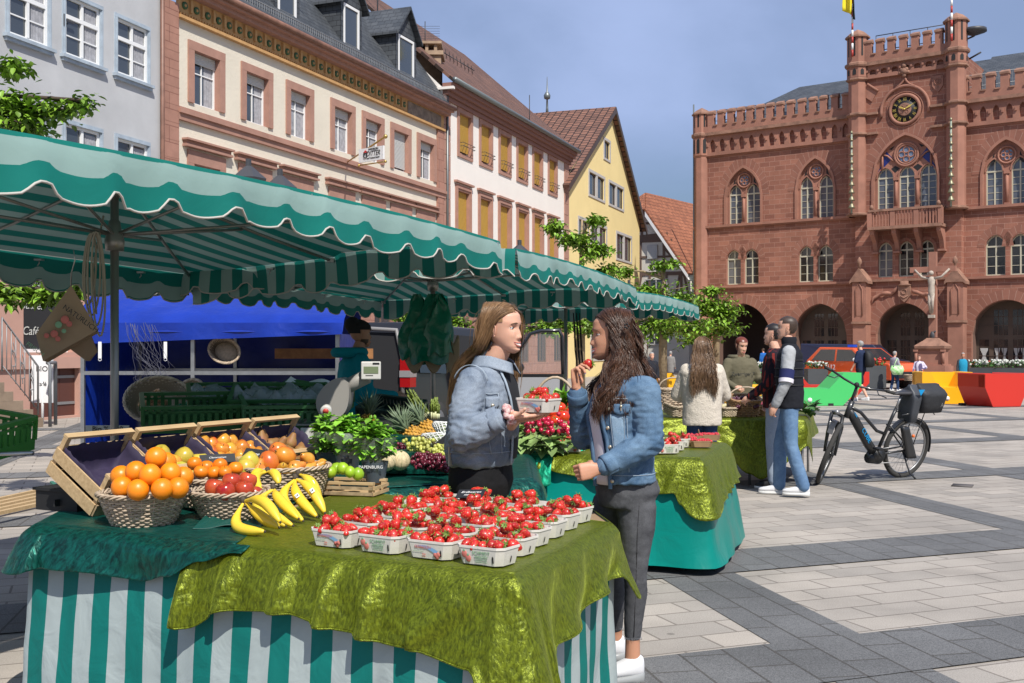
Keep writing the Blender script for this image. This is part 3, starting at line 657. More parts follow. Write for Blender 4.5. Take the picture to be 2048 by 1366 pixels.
wall(Wl,0,tTL+.3,0,zC,[x for x in [*[(q[0],q[1],q[2],q[3],q[4]) for q in big[:2]],*low[:4],*ga[:2]]],.3,0,1)
wall(Wl,tTR-.3,tEnd,0,zC,[(q[0],q[1],q[2],q[3],q[4]) for q in big[2:]]+low[4:]+[ga[2],ga2],.3,0,1)
Wl.add([(0,0,0),(0,-13,0),(0,-13,zC),(0,0,zC)],[(0,1,2,3)])
Wl.build('wall',[mred,mredp],hall)
for q in big: V_=MB(HF.T); ring(V_,HF,q[0]-.12,q[1]+.12,q[4],q[3]+.14,.42,0,.012); V_.build('voussoir_ring',mvous,hall)
for q in low: V_=MB(HF.T); ring(V_,HF,q[0]-.05,q[1]+.05,q[4],q[3]+.05,.34,0,.010); V_.build('voussoir_ring',mvous,hall)
for q in ga+[ga2]: V_=MB(HF.T); ring(V_,HF,q[0]-.02,q[1]+.02,q[4],q[3]+.02,.50,0,.014); V_.build('voussoir_ring',mvous,hall)
def tracery(q,T,n):
 a,b,z0,top,sp,hh=q
 m=MB(T@MX.Translation((0,-.20,0))); wall(m,a-.05,b+.05,z0-.05,top+.05,[(h[0],h[1],h[2]-.05,h[3],h[4]) for h in hh],.10)
 for h in hh: ring(m,None,h[0],h[1],h[4],h[3],.06,0,.05,legs=0)
 for h0,h1 in zip(hh,hh[1:]):
  c=(h0[1]+h1[0])/2; m.tube([(c,.04,z0),(c,.04,h0[4]-.12)],.075,8); m.bx(c-.13,c+.13,-.02,.14,h0[4]-.16,h0[4]); m.bx(c-.12,c+.12,-.02,.14,z0,z0+.14)
 m.build('tracery',mredp,hall)
 mm=MB(T); ring(mm,None,a,b,sp,top,.12,-.01,.07,legs=sp-z0); mm.build('arch_moulding',mredp,hall)
 for h in hh: gothic_light(hall,T,h,-.36,mcreamw,mhg,5)
 c=(a+b)/2
 if n==2:
  r=(b-a)*.19; rosette(hall,T,c,top-r*1.75,r,-.20)
  d=MB(T); zz=top-r*2.6
  for s in(-1,1): d.add([(c+s*r*1.35,-.19,zz+.05),(c+s*r*2.0,-.19,zz-.15),(c+s*r*1.45,-.19,zz+.5)],[(0,1,2)])
  d.build('tracery_opening',mblack,hall)
 else:
  r=(b-a)*.185; zc=top-r*1.62; rosette(hall,T,c,zc,r,-.20,True)
  d=MB(T)
  for s in(-1,1):
   d.add([(c+s*r*1.2,-.19,zc-.15),(c+s*r*1.95,-.19,zc-r*.95),(c+s*r*1.95,-.19,zc-.0),(c+s*r*1.7,-.19,zc+.25)],[(0,1,2,3)],0)
   d.add([(c+s*r*.55,-.19,zc-r*1.15),(c+s*r*.95,-.19,zc-r*1.5),(c+s*r*1.35,-.19,zc-r*1.15),(c+s*r*.95,-.19,zc-r*.9)],[(0,1,2,3)],1)
   d.add([(c+s*r*2.15,-.19,zc-r*.7),(c+s*r*2.15,-.19,zc-r*1.35),(c+s*r*2.5,-.19,zc-r*1.4)],[(0,1,2)],0)
   d.add([(c+s*r*1.0,-.19,zc+r*.85),(c+s*r*1.25,-.19,zc+r*.5),(c+s*r*1.5,-.19,zc+r*.6)],[(0,1,2)],1)
  d.build('stained_pane',[mblueg,mblack],hall)
  d=MB(T)
  for s in(-1,1):
   d.tube([(c+s*r*1.1,-.16,zc-r*.5),(c+s*r*1.6,-.16,zc+r*.0),(c+s*r*2.05,-.16,zc+r*.15)],.05,6); d.tube([(c+s*r*2.05,-.16,zc+r*.1),(c+s*r*2.08,-.16,zc-r*1.2)],.05,6)
  d.build('tracery_rib',mredp,hall)
for q in big: tracery(q,HF.T,2)
for k,q in enumerate(low): gothic_light(hall,HF.T,q,-.24,mcreamw,mhg2 if k!=0 else mhg,3)
B=MB(HF.T)
for a,b in((-.05,tTL+.2),(tTR-.2,tEnd)):
 for z,h,wd in((zS1,.12,.16),(zS2,.14,.18)): B.bx(a,b,0,wd,z-h/2,z+h/2); B.bx(a,b,0,wd*.55,z-h,z-h/2)
 B.bx(a,b,0,.06,zC-1.35,zC-1.27)
 B.bx(a,b,0,.34,zC-.10,zC+.08,1)
B.build('string_course',[mredp,mredd],hall)
def frieze(T,a,b,z0,z1,name='arch_frieze'):
 n=max(1,round((b-a)/.60)); p=(b-a)/n; m=MB(T@MX.Translation((0,.17,0)))
 hs=[(a+p*(k+.5)-.16,a+p*(k+.5)+.16,z0+.18,z1-.22,z0+(z1-z0)*.52) for k in range(n)]
 wall(m,a,b,z0,z1,hs,.165); m.T=T; m.bx(a,b,0,.17,z0-.02,z0)
 for k in range(n+1): m.bx(a+p*k-.05,a+p*k+.05,.17,.24,z0+(z1-z0)*.45,z0+(z1-z0)*.62)
 m.build(name,mredp,hall)
frieze(HF.T,.3,tTL,zC-1.25,zC-.10); frieze(HF.T,tTR,tEnd,zC-1.25,zC-.10)
def merlons(T,xs,w,zb,zc,zt,w0=.0,w1=.32,span=None):
 m=MB(T); m.bx(span[0],span[1],w0,w1,zb,zc); w=.60*(xs[-1]-xs[0])/(len(xs)-1)
 for x in xs: m.bx(x-w/2,x+w/2,w0,w1,zc,zt-.12)
 for k in range(len(xs)-1):
  x=(xs[k]+xs[k+1])/2; g=(xs[k+1]-xs[k]-w)/2; m.bx(x-g+.01,x+g-.01,w0-.03,w1+.06,zc-.0,zc+.07,1)
 for x in xs:
  m.bx(x-w/2-.03,x+w/2+.03,w0-.05,w1+.05,zt-.14,zt-.04,1); m.add([(x-w/2-.03,w1+.05,zt-.04),(x+w/2+.03,w1+.05,zt-.04),(x+w/2,w0+.02,zt+.12),(x-w/2,w0+.02,zt+.12),(x-w/2-.03,w0-.05,zt-.04),(x+w/2+.03,w0-.05,zt-.04)],[(0,1,2,3),(3,2,5,4),(0,3,4),(1,5,2)],1)
 return m.build('battlement',[mredp,mredd],hall)
mx_=[t(1350+x/2.934) for x in(222,280,337,393,449,507,566,625,687,752,817,880,947,1012)]
merlons(HF.T,mx_,.52,zC+.08,zC+.42,zC+1.28,span=(.2,tTL+.2))
mx_=[t(1350+x/2.934) for x in(1702,1775,1858,1942,2028,2110,2200,2290)]
merlons(HF.T,mx_,.58,zC+.08,zC+.42,zC+1.28,span=(tTR-.2,tEnd))
B=MB(HF.T)
for z in(zC+.9,zC+1.5): B.tube([(.5,-.6,z),(tEnd,-.6,z)],.02,4)
x=.5
while x<tEnd:
 if not tTL<x<tTR: B.tube([(x,-.6,zC+.4),(x,-.6,zC+1.52)],.013,3,caps=False)
 x+=.16
B.build('snow_guard_rail',mrail,hall)
def turret(T,x,w,r,z0,zf0,zf1,zt,zp,name='turret'):
 m=MB(T); c=(x,w,0); rz=PI/8
 m.lathe([(r*.86,z0),(r*.86,zf0)],8,c,0,False,caps=False,rz=rz)
 m.lathe([(r*.86,zf0),(r*1.0,zf0+.1),(r*1.02,zf1-.12),(r*1.16,zf1-.1),(r*1.16,zf1+.08),(r*1.0,zf1+.12),(r*1.0,zt)],8,c,0,False,caps=False,rz=rz)
 m.lathe([(r*1.18,zt-.05),(r*1.18,zt+.03),(r*.75,zt+(zp-zt)*.55),(.03,zp)],8,c,1,False,rz=rz)
 m.lathe([(r*1.14,zf1-.13),(r*1.22,zf1-.05),(r*1.22,zf1+.06),(r*1.02,zf1+.13)],8,c,1,False,rz=rz,caps=False)
 o=m.build(name,[mredp,mredd],hall)
 s=MB(T)
 for k in range(8):
  q=rz+k*PI/4+PI/8; rr=r*math.cos(PI/8)*1.0+.01
  for (za,zb,wd,ex) in((zf1+.45,zt-.12,.05,0),(zf0+.22,zf1-.32,.09,.012)):
   ctr=V((x+(rr+ex)*math.cos(q),w+(rr+ex)*math.sin(q),0)); tx=V((-math.sin(q),math.cos(q),0))*wd
   s.add([ctr-tx+V((0,0,za)),ctr+tx+V((0,0,za)),ctr+tx+V((0,0,zb)),ctr+V((0,0,zb+.1)),ctr-tx+V((0,0,zb))],[(0,1,2,3,4)])
 s.build('arrow_slit',mblack,o); return o
turret(HF.T,.42,-.05,.50,0,zC-1.3,zC,zC+1.25,zC+1.65)
zT=TFh.z(1728,131); zTf=TFh.z(1728,160); TB=TFh.T
xa,xb=tt(1703),tt(1931);
tri=lights(TFh,[(1752.5,1785),(1796,1828),(1838,1871)],416,331,352); tl=lights(TFh,[(1756,1785),(1797,1827),(1838.5,1868)],553,482,500)
tb_=(tri[0][0]-.12,tri[2][1]+.12,tri[0][2],TFh.z(1811,270),tri[0][4]-.1,tri)
pa=(tt(1752),tt(1866),0.,TFh.z(1809,606),TFh.z(1809,668))
m=MB(TB); wall(m,xa+.2,xb-.2,0,zT,[tb_[:5],*tl,pa],.3,0,1)
m.add([(xa+.2,0,0),(xa+.2,-6,0),(xa+.2,-6,zT),(xa+.2,0,zT)],[(0,1,2,3)]); m.add([(xb-.2,0,0),(xb-.2,-6,0),(xb-.2,-6,zT),(xb-.2,0,zT)],[(0,1,2,3)]); m.add([(xa+.2,0,zT),(xb-.2,0,zT),(xb-.2,-6,zT),(xa+.2,-6,zT)],[(0,1,2,3)])
m.build('tower_wall',[mred,mredp],hall)
tracery(tb_,TB,3)
for k,q in enumerate(tl): gothic_light(hall,TB,q,-.24,mcreamw,mhg2 if k else mhg,3)
m=MB(TB)
ring(m,None,tb_[0]-.14,tb_[1]+.14,tb_[4],tb_[3]+.16,.5,0,.012); ring(m,None,pa[0]-.02,pa[1]+.02,pa[4],pa[3]+.02,.5,0,.014)
for q in tl: ring(m,None,q[0]-.03,q[1]+.03,q[4],q[3]+.03,.14,0,.05)
m.build('voussoir_ring',mvous,hall)
frieze(TB,xa+.9,xb-.9,zTf,zT-.1)
m=MB(TB); m.bx(xa+.5,xb-.5,0,.34,zT-.12,zT+.06); m.build('tower_cornice',mredd,hall)
n_=7; X=[tt(1680+x/6.21) for x in(372,512,652,800,948,1095,1245)]
merlons(TB,X,.56,zT+.06,zT+.42,zT+1.2,span=(xa+.5,xb-.5))
m=MB(TB)
for z,y in((zT+.95,0),(zT+1.75,0)): m.tube([(X[0],-1,z),(X[-1]+.2,-1,z)],.025,4)
for x in np.linspace(X[0],X[-1],5): m.tube([(x,-1,zT),(x,-1,zT+1.75)],.02,4)
m.build('tower_railing',miron,hall)
xl,xr=tt(1716),tt(1913)
for x in(xl,xr): turret(TB,x,.05,.55,zS2,zTf,zT,zT+1.5,zT+1.95,'tower_turret')
m=MB(TB); m.lathe([(.02,.5),(.6,.35),(.62,.2),(.05,.0)],14,(xr+.75,-.4,zT+.75)); m.tube([(xr,-1.5,zT+.9),(xr+.75,-.4,zT+.75)],.05,6); m.tube([(xr+.5,-.5,zT-.35),(xr+1.1,-.3,zT-.15)],.05,6); m.build('siren',miron,hall)
ys=TFh.z(1730,230);
m=MB(TB)
for x0,x1 in((xa-.1,tt(1757)),(tt(1862),xb+.1)):
 for dz in(0,-1.05): m.bx(x0,x1,0,.2,ys+dz-.06,ys+dz+.06)
 m.bx(x0,x1,0,.02,0,.001)
for x in(xl,xr):
 for z in(ys,ys-1.05,zS2,zTf): m.lathe([(.5,z-.1),(.60,z-.03),(.60,z+.06),(.48,z+.1)],8,(x,.05,0),0,False,caps=False,rz=PI/8)
m.bx(xa,xb,0,.16,zS1-.06,zS1+.06)
m.bx(xa,tt(1740),0,.2,zS2-.06,zS2+.06); m.bx(tt(1884),xb,0,.2,zS2-.06,zS2+.06)
m.build('string_course',mredd,hall)
cc=tt(1810); cz=TFh.z(1810,219); T_=TB@MX.Translation((cc,0,cz)); CL=MX(((1,0,0,0),(0,0,1,0),(0,1,0,0),(0,0,0,1)))  # x->t, y->z, z->w
TC=T_@CL
def crc(mb,r,th,z,n=32,mi=0,flat=1): mb.tube([V((r*math.cos(q),r*math.sin(q),z)) for q in np.linspace(0,2*PI,n+1)],th,8,mi,caps=False)
m=MB(TC); crc(m,.76,.09,.05); crc(m,.92,.03,.02); m.build('clock_ring',mredp,hall)
clk=MB(TC); clk.lathe([(.67,.0),(.67,.04)],32,(0,0,0)); clk=clk.build('clock_face',mclk,hall)
for k in range(1,13):
 q=PI/2-k*PI/6; T2=TC@MX.Translation((.53*math.cos(q),.53*math.sin(q),.045))@MX.Rotation(q-PI/2,4,'Z'); mi_=text(['','I','II','III','IV','V','VI','VII','VIII','IX','X','XI','XII'][k],.26,T2,'numeral',mgold,clk,.006,sx=.62)
m=MB(TC); m.lathe([(.34,.04),(.34,.075),(.30,.08)],20); m.build('clock_centre',mredd,clk)
m=MB(TC)
for q in range(4): crc(m,.09,.0,.0)if 0 else m.tube([V((.17*math.cos(q*PI/2+PI/4)+.08*math.cos(a_),.17*math.sin(q*PI/2+PI/4)+.08*math.sin(a_),.085)) for a_ in np.linspace(0,2*PI,10)],.015,5,caps=False)
m.build('centre_tracery',mredp,clk)
m=MB(TC)
for q,L in((R(150),.36),(R(28),.50)):
 d_=V((math.cos(q),math.sin(q),0)); e_=V((-math.sin(q),math.cos(q),0)); m.add([e_*.02+V((0,0,.12)),-e_*.02+V((0,0,.12)),d_*L*.62-e_*.05+V((0,0,.12)),d_*L+V((0,0,.12)),d_*L*.62+e_*.05+V((0,0,.12)),V((0,0,.15))],[(0,5,1),(1,5,2),(2,5,4),(2,4,3),(4,5,0)])
m.lathe([(.05,.08),(.05,.16)],10); m.build('clock_hand',mgold,clk)
m=MB(TC); a_=np.linspace(PI,0,26);
pts=[V((1.22*math.cos(q),1.22*math.sin(q)*1.0+.0,.06)) for q in a_]
m.tube([V((-1.22,-.28,.06))]+pts+[V((1.22,-.28,.06))],.085,8)
m.tube([V((-.55,1.12,.08)),V((-.25,1.28,.08)),V((-.08,1.48,.08)),V((0,1.7,.08))],.06,6); m.tube([V((.55,1.12,.08)),V((.25,1.28,.08)),V((.08,1.48,.08)),V((0,1.7,.08))],.06,6)
m.build('clock_hood',mredp,hall)
m=MB(TC);
for (x,y,r) in((0,1.75,.12),(0,1.95,.2),(-.12,2.05,.12),(.12,2.05,.12),(0,2.25,.14),(0,2.45,.07),(-.2,1.9,.1),(.2,1.9,.1)): m.ball((x,y,.15),r,8,6)
m.build('finial_ornament',mredd,hall)
def shield(mb,T,x,z,w,h,d=.07):
 mb.T=T; mb.prism([(x-w/2,z+h/2),(x+w/2,z+h/2),(x+w/2,z-h*.1),(x+w*.25,z-h*.35),(x,z-h/2),(x-w*.25,z-h*.35),(x-w/2,z-h*.1)],lambda p,q,k:V((p,k,q)),0,d)
m=MB(TB); x,z=tt(1876),TFh.z(1876,168); shield(m,TB,x,z,.55,.85); m.tube([V((x+.16*math.cos(q),.09,z+.12+.16*math.sin(q))) for q in np.linspace(0,2*PI,14)],.02,5,caps=False)
for q in range(3): a_=q*PI/3; m.tube([V((x+.15*math.cos(a_),.08,z+.12+.15*math.sin(a_))),V((x-.15*math.cos(a_),.08,z+.12-.15*math.sin(a_)))],.014,4)
m.build('wheel_shield',mredp,hall)
for tx,dx,dz in(('C',-.2,.33),('B',.2,.33),('E',0,-.18)): text(tx,.18,TB@MX.Translation((x+dx,.075,z+dz))@CL,'relief_letter',mredd,hall,.012)
m=MB(TB); x,z=tt(1744),TFh.z(1744,185); m.prism([(x-.32,z+.42),(x-.18,z+.5),(x+.36,z+.05),(x+.12,z-.3),(x+.02,z-.5),(x-.3,z-.25)],lambda p,q,k:V((p,k,q)),0,.07); m.tube([(x-.22,.09,z+.46),(x+.34,.09,z+.02)],.07,8); m.build('tilted_shield',mredp,hall)
m=MB(TB); x,z=tt(1810),TFh.z(1810,588); shield(m,TB,x,z,.62,.85,.16); m.lathe([(.3,0),(.36,.05),(.2,.12),(.24,.25)],12,(x,.12,z+.42),0,sy=.5); m.tube([V((x+.13*math.cos(q),.18,z+.12+.13*math.sin(q))) for q in np.linspace(0,2*PI,12)],.025,5,caps=False); m.tube([(x-.2,.18,z-.1),(x,.18,z-.22),(x+.2,.18,z-.08)],.03,5); m.build('coat_of_arms',mredd,hall)
for s,pts in((-1,[(1797,575),(1790,590),(1782,583),(1776,592),(1768,584),(1757,588),(1750,600),(1737,602),(1748,610),(1735,616),(1733,640)]),(1,[(1825,583),(1838,592),(1846,580),(1855,597),(1866,588),(1874,602),(1886,598),(1876,612),(1890,628)])):
 m=MB(TB); P=[V((tt(px),.05,TFh.z(px,py))) for px,py in pts]; P=[P[0]]+[a.lerp(c,.5).lerp(b_,.35) for a,b_,c in zip(P,P[1:],P[2:])]+[P[-1]]; Q=[]
 for i in range(len(P)-1):
  for k in range(4): Q.append(P[i].lerp(P[i+1],k/4)+V((0,.04*math.sin((i+k/4)*2.2),0)))
 A=[q+V((0,.07,.10)) for q in Q]; B_=[q+V((0,.02,-.10)) for q in Q]; m.strip(A,B_,0,True); m.build('stone_ribbon',mredp,hall,thick=.05)
for x0,x1 in((1703,1731),(1893,1925)):
 a,b=TFh.off(.9).t(x0),TFh.off(.9).t(x1); c=(a+b)/2; zb=TFh.z((x0+x1)/2,700 if 0 else 698); zg=TFh.z((x0+x1)/2,562)
 m=MB(TB); m.bx(a+.02,b-.02,0,.75,0,2.9); m.bx(a-.03,b+.03,0,.86,2.88,3.0,1); m.bx(a,b,0,.8,3.0,zg)
 m.prism([(a-.12,zg-.05),(c,zg+.62),(b+.12,zg-.05),(b+.12,zg-.2),(b,zg-.1),(a,zg-.1),(a-.12,zg-.2)],lambda p,q,k:V((p,k,q)),-.0,.9,1)
 m.prism([(a+.2,3.3),(b-.2,3.3),(b-.2,zg-.5),(c,zg-.15),(a+.2,zg-.5)],lambda p,q,k:V((p,k,q)),.8,.815,0)
 m.tube([(a+.2,.83,3.3),(a+.2,.83,zg-.5),(c,.83,zg-.15),(b-.2,.83,zg-.5),(b-.2,.83,3.3)],.03,5)
 m.lathe([(.08,0),(.06,.2),(.14,.3),(.12,.45),(.02,.62)],8,(c,.75,zg+.6),1)
 m.build('buttress',[mredp,mredd],hall)
a,b=TFh.off(.9).t(1739),TFh.off(.9).t(1881); z0,z1=TFh.off(.9).z(1740,456),TFh.off(.9).z(1740,424)
m=MB(TB); m.bx(a-.08,b+.08,0,1.0,z0-.12,z0+.04,1); m.bx(a-.05,b+.05,.78,.98,z1-.02,z1+.1,1); m.bx(a-.05,a+.12,0,.78,z1-.02,z1+.1,1); m.bx(b-.12,b+.05,0,.78,z1-.02,z1+.1,1)
for q in(0,1,2,3): x=a+(b-a)*q/3; m.bx(x-.12,x+.12,.8,.95,z0,z1);
for q in range(3):
 x0=a+(b-a)*q/3+.2; x1=a+(b-a)*(q+1)/3-.2
 for k in range(6): x=x0+(x1-x0)*k/5; m.bx(x-.035,x+.035,.84,.91,z0+.04,z1)
for x in(a+.1,b-.1): m.lathe([(.06,0),(.12,.1),(.05,.25)],8,(x,.88,z1+.1),1)
for q in(0,1,2,3):
 x=a+.1+(b-a-.2)*q/3; m.prism([(0,z0-.1),(.9,z0-.1),(.85,z0-.35),(.4,z0-.75),(.2,z0-1.25),(0,z0-1.3)],lambda p,s_,k:V((k,p,s_)),x-.11,x+.11)
 m.box(x,.2,z0-1.28,.34,.4,.1)
m.build('balcony',[mredp,mredd],hall)
mlampy=mat('yellow_shop_light',(.8,.7,.1),.5)
def portal(T,q,w,curt=False):
 a,b,z0,z1,sp=q; c=(a+b)/2; m=MB(T)
 m.bx(a-.1,b+.1,w-.05,w,0,z1+.2,0)  # solid timber wall first
 fr=m.build('portal_frame',mbrownf,hall)
 g=MB(T); zt=2.15
 cols=[(a+.15,a+.62),(a+.85,c-.12),(c+.12,b-.85),(b-.62,b-.15)]
 for (x0,x1) in cols:
  for (za,zb) in((.75,zt-.12),(zt+.12,None)):
   if zb is None:
    xm=max(abs(x0-c),abs(x1-c)); av=arch(a,b,sp,z1,12)
    ztop=min([y for x,y in av if min(abs(x-x0),abs(x-x1))<.25 or x0<x<x1]+[z1])-.12
   else: ztop=zb
   if ztop-za<.25: continue
   g.poly([(x0,w+.01,za),(x1,w+.01,za),(x1,w+.01,ztop),(x0,w+.01,ztop)])
 g.build('pane',mhg2,fr)
 k=MB(T)
 for (x0,x1) in cols[1:3]:
  for q_ in(1,2): x=x0+(x1-x0)*q_/3; k.bx(x-.015,x+.015,w+.01,w+.03,.75,z1-.4)
 for z in(1.2,1.65,2.75,3.2): k.bx(a+.15,b-.15,w+.01,w+.03,z-.015,z+.015)
 k.build('glazing_bar',mbrownf,fr)
 if curt:
  k=MB(T)
  for (x0,x1) in cols:
   for s in(0,1):
    for xx in(x0,(x0+x1)/2)[:2 if x1-x0>.6 else 1]:
     hw_=(x1-x0)/(4 if x1-x0>.6 else 2); xm=xx+hw_
     zz=np.linspace(.8,1.6,7); ww=[.9,.8,.5,.3,.5,.8,.9]
     k.strip([(xm-hw_*ww_*.9,w+.02,z) for z,ww_ in zip(zz,ww)],[(xm+hw_*ww_*.9,w+.02,z) for z,ww_ in zip(zz,ww)])
  k.build('curtain',mlace,fr)
portal(HF.T,ga[1],-1.0); portal(HF.T,ga[2],-1.0,True); portal(TB,pa,-1.5); portal(HF.T,ga2,-1.0,True)
m=MB(HF.T)
def tunnel(mb,q,w0,w1):
 a,b,z0,z1,sp=q; cv=[(a,z0)]+arch(a,b,sp,z1,10)+[(b,z0)]; N=len(cv); mb.add([(p,w0,z) for p,z in cv]+[(p,w1,z) for p,z in cv],[(i,i+1,N+i+1,N+i) for i in range(N-1)])
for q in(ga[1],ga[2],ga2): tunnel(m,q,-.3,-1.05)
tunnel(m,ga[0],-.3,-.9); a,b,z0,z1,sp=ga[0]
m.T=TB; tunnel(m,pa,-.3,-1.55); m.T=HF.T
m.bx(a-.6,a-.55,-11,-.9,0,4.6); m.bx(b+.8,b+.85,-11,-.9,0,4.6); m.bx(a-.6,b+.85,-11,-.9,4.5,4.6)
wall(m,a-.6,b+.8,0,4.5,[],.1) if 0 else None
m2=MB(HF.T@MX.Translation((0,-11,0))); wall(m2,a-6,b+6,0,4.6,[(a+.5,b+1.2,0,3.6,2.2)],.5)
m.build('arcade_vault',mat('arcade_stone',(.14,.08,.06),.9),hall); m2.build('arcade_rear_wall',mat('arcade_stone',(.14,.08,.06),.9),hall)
RF=HF.off(-6)
m=MB(HF.T); tr,zr_=RF.t(1599),RF.z(1599,174)
m.add([(.2,-.5,zC+.3),(tr,-6,zr_),(tTR,-6,zr_),(tTR,-.5,zC+.3)],[(0,1,2,3)]); m.add([(.2,-.5,zC+.3),(.2,-12,zC+.3),(tr,-6,zr_)],[(0,1,2)]); m.add([(tr,-6,zr_),(.2,-12,zC+.3),(tTR,-12,zC+.3),(tTR,-6,zr_)],[(0,1,2,3)])
zr2=RF.z(1935,121)
m.add([(tTR,-.5,zC+.3),(tTR,-6,zr2),(tEnd,-6,zr2),(tEnd,-.5,zC+.3)],[(0,1,2,3)]); m.add([(tTR,-6,zr2),(tTR,-12,zC),(tTR,-.5,zC)],[(0,1,2)])
m.build('roof',mslate,hall)
m=MB(HF.T); m.tube([(-.06,.05,0),(-.06,.05,zC+1.9)],.05,6); m.build('downpipe',mzinc,hall)
mbell=mat('bell_bronze_green',(.24,.22,.14),.45,metal=.5); mpipe=mat('pipe_verdigris',(.26,.30,.24),.6,nz=(9,.3))
for x,ya,yb in((tt(1713),268,424),(tt(1910),242,410)):
 px=1713 if x<cc else 1910; za,zb=TFh.z(px,yb),TFh.z(px,ya)
 ch=thing('bell_chime','bronze bells hung down a pipe on the %s side of the clock tower'%('left' if x<cc else 'right'),'chime',TB@V((x,.75,za)),group='bell chimes on the tower')
 m=MB(TB); m.tube([(x,.78,za-.15),(x,.78,zb)],.05,8); m.build('pipe',mpipe,ch)
 k=11
 for i in range(k):
  z=za+.12+(zb-za-.2)*(i/(k-1)); s=1.15-.06*i; m=MB(TB)
  m.lathe([(.17*s,0),(.13*s,.07*s),(.085*s,.17*s),(.05*s,.24*s)],12,(x,.78,z)); m.build('bell',mbell,ch)
mflagr=mat('flagpole_red',(.40,.04,.03),.5); mflagw=mat('flagpole_white',(.75,.73,.7),.5); mfy=mat('flag_yellow',(.80,.66,.02),.7); mfk=mat('flag_black',(.02,.03,.03),.8)
for px,d0,lab in((1713,.3,'yellow and black flag on a striped pole on the left tower turret'),(1910,.3,'red and white striped flagpole on the right tower turret')):
 x=tt(px); fl=thing('flag' if px<1800 else 'flagpole',lab,'flag' if px<1800 else 'flagpole',TB@V((x,.5,zT)))
 m=MB(TB); z=zT+.4; k=0
 while z<zT+7: m.tube([(x,.65,z),(x,.65,z+.35)],.055,8,k%2); z+=.35; k+=1
 m.build('pole',[mflagr,mflagw],fl)
 if px<1800:
  zf=TFh.z(1713,46)
  for nm,mm,o_,w_,zb in(('yellow_cloth',mfy,-.04,-.42,zf+.25),('black_cloth',mfk,.10,.02,zf)):
   m=MB(TB); m.grid(lambda u,v:V((x+o_+(w_)*u*(1-.45*v)+.05*math.sin(v*9+u*4),.72+.10*math.sin(u*7+v*3),zb+v*4.0+(.3*u if nm[0]=='y' else 0))),8,16); m.build(nm,mm,fl,thick=.01)
cr=thing('crucifix_monument','sandstone crucifix on a tall pedestal in front of the town hall portal','monument',pd(1866,0,53)*1)
cr_=pd(1866,700,52.5); X0,Y0=cr_.x,cr_.y; cr.location=(X0,Y0,0); WL[cr.name]=V((X0,Y0,0))
TT_=MX(((HF.u.x,HF.n.x,0,X0),(HF.u.y,HF.n.y,0,Y0),(0,0,1,0),(0,0,0,1)))
def zc_(py): return H-(py-YH)/F*52.5
m=MB(TT_)
m.bx(-1.1,1.1,-1.1,1.1,0,.3); m.bx(-.75,.75,-.75,.75,.3,.75); m.bx(-.55,.55,-.55,.55,.75,zc_(700));
m.bx(-.66,.66,-.66,.66,.72,.82)
for x in(-.62,.62): m.tube([(x,.62,.85),(x,.62,1.45)],.07,8); m.bx(x-.1,x+.1,.52,.72,1.42,1.52)
z=zc_(697); m.lathe([(.75,z-.12),(.95,z),(.98,z+.12),(.85,z+.2),(.5,z+.38),(.32,z+.5)],4,(0,0,0),1,False,rz=PI/4)
m.build('pedestal',[mredp,mredd],cr)
m=MB(TT_); zb=zc_(675); ztop=zc_(504); m.bx(-.17,.17,-.14,.12,zb,ztop); za=zc_(539); m.bx(-1.05,1.05,-.13,.11,za-.12,za+.14); m.build('cross',mredp,cr)
mst=mat('pale_stone_figure',(.40,.34,.28),.8,nz=(8,.2))
m=MB(TT_); h0=zc_(546);
m.tube([(0,.24,h0-1.95),(0,.26,h0-1.5),(.02,.3,h0-1.15),(0,.27,h0-.85),(0,.25,h0-.6),(0,.27,h0-.35),(0,.25,h0-.2)],[.07,.1,.12,.16,.14,.18,.1],10); m.ball((.0,.32,h0-.02),.12,10,8)
for s in(-1,1): m.tube([(s*.12,.26,h0-.28),(s*.45,.22,h0-.2),(s*.8,.16,za)],[.07,.055,.05],8); m.tube([(s*.06,.28,h0-1.0),(s*.07,.38,h0-1.4),(s*.04,.28,h0-1.9)],[.1,.075,.055],8)
m.bx(-.14,.14,.05,.35,h0-2.15,h0-2.0); m.build('figure',mst,cr)
m=MB(TT_); m.ball((0,.1,zc_(672)),.18,8,6,0,(.7,.6,1.3)); m.tube([(0,.1,zc_(668)),(.15,.15,zc_(662))],.04,5); m.build('carved_ornament',miron,cr)
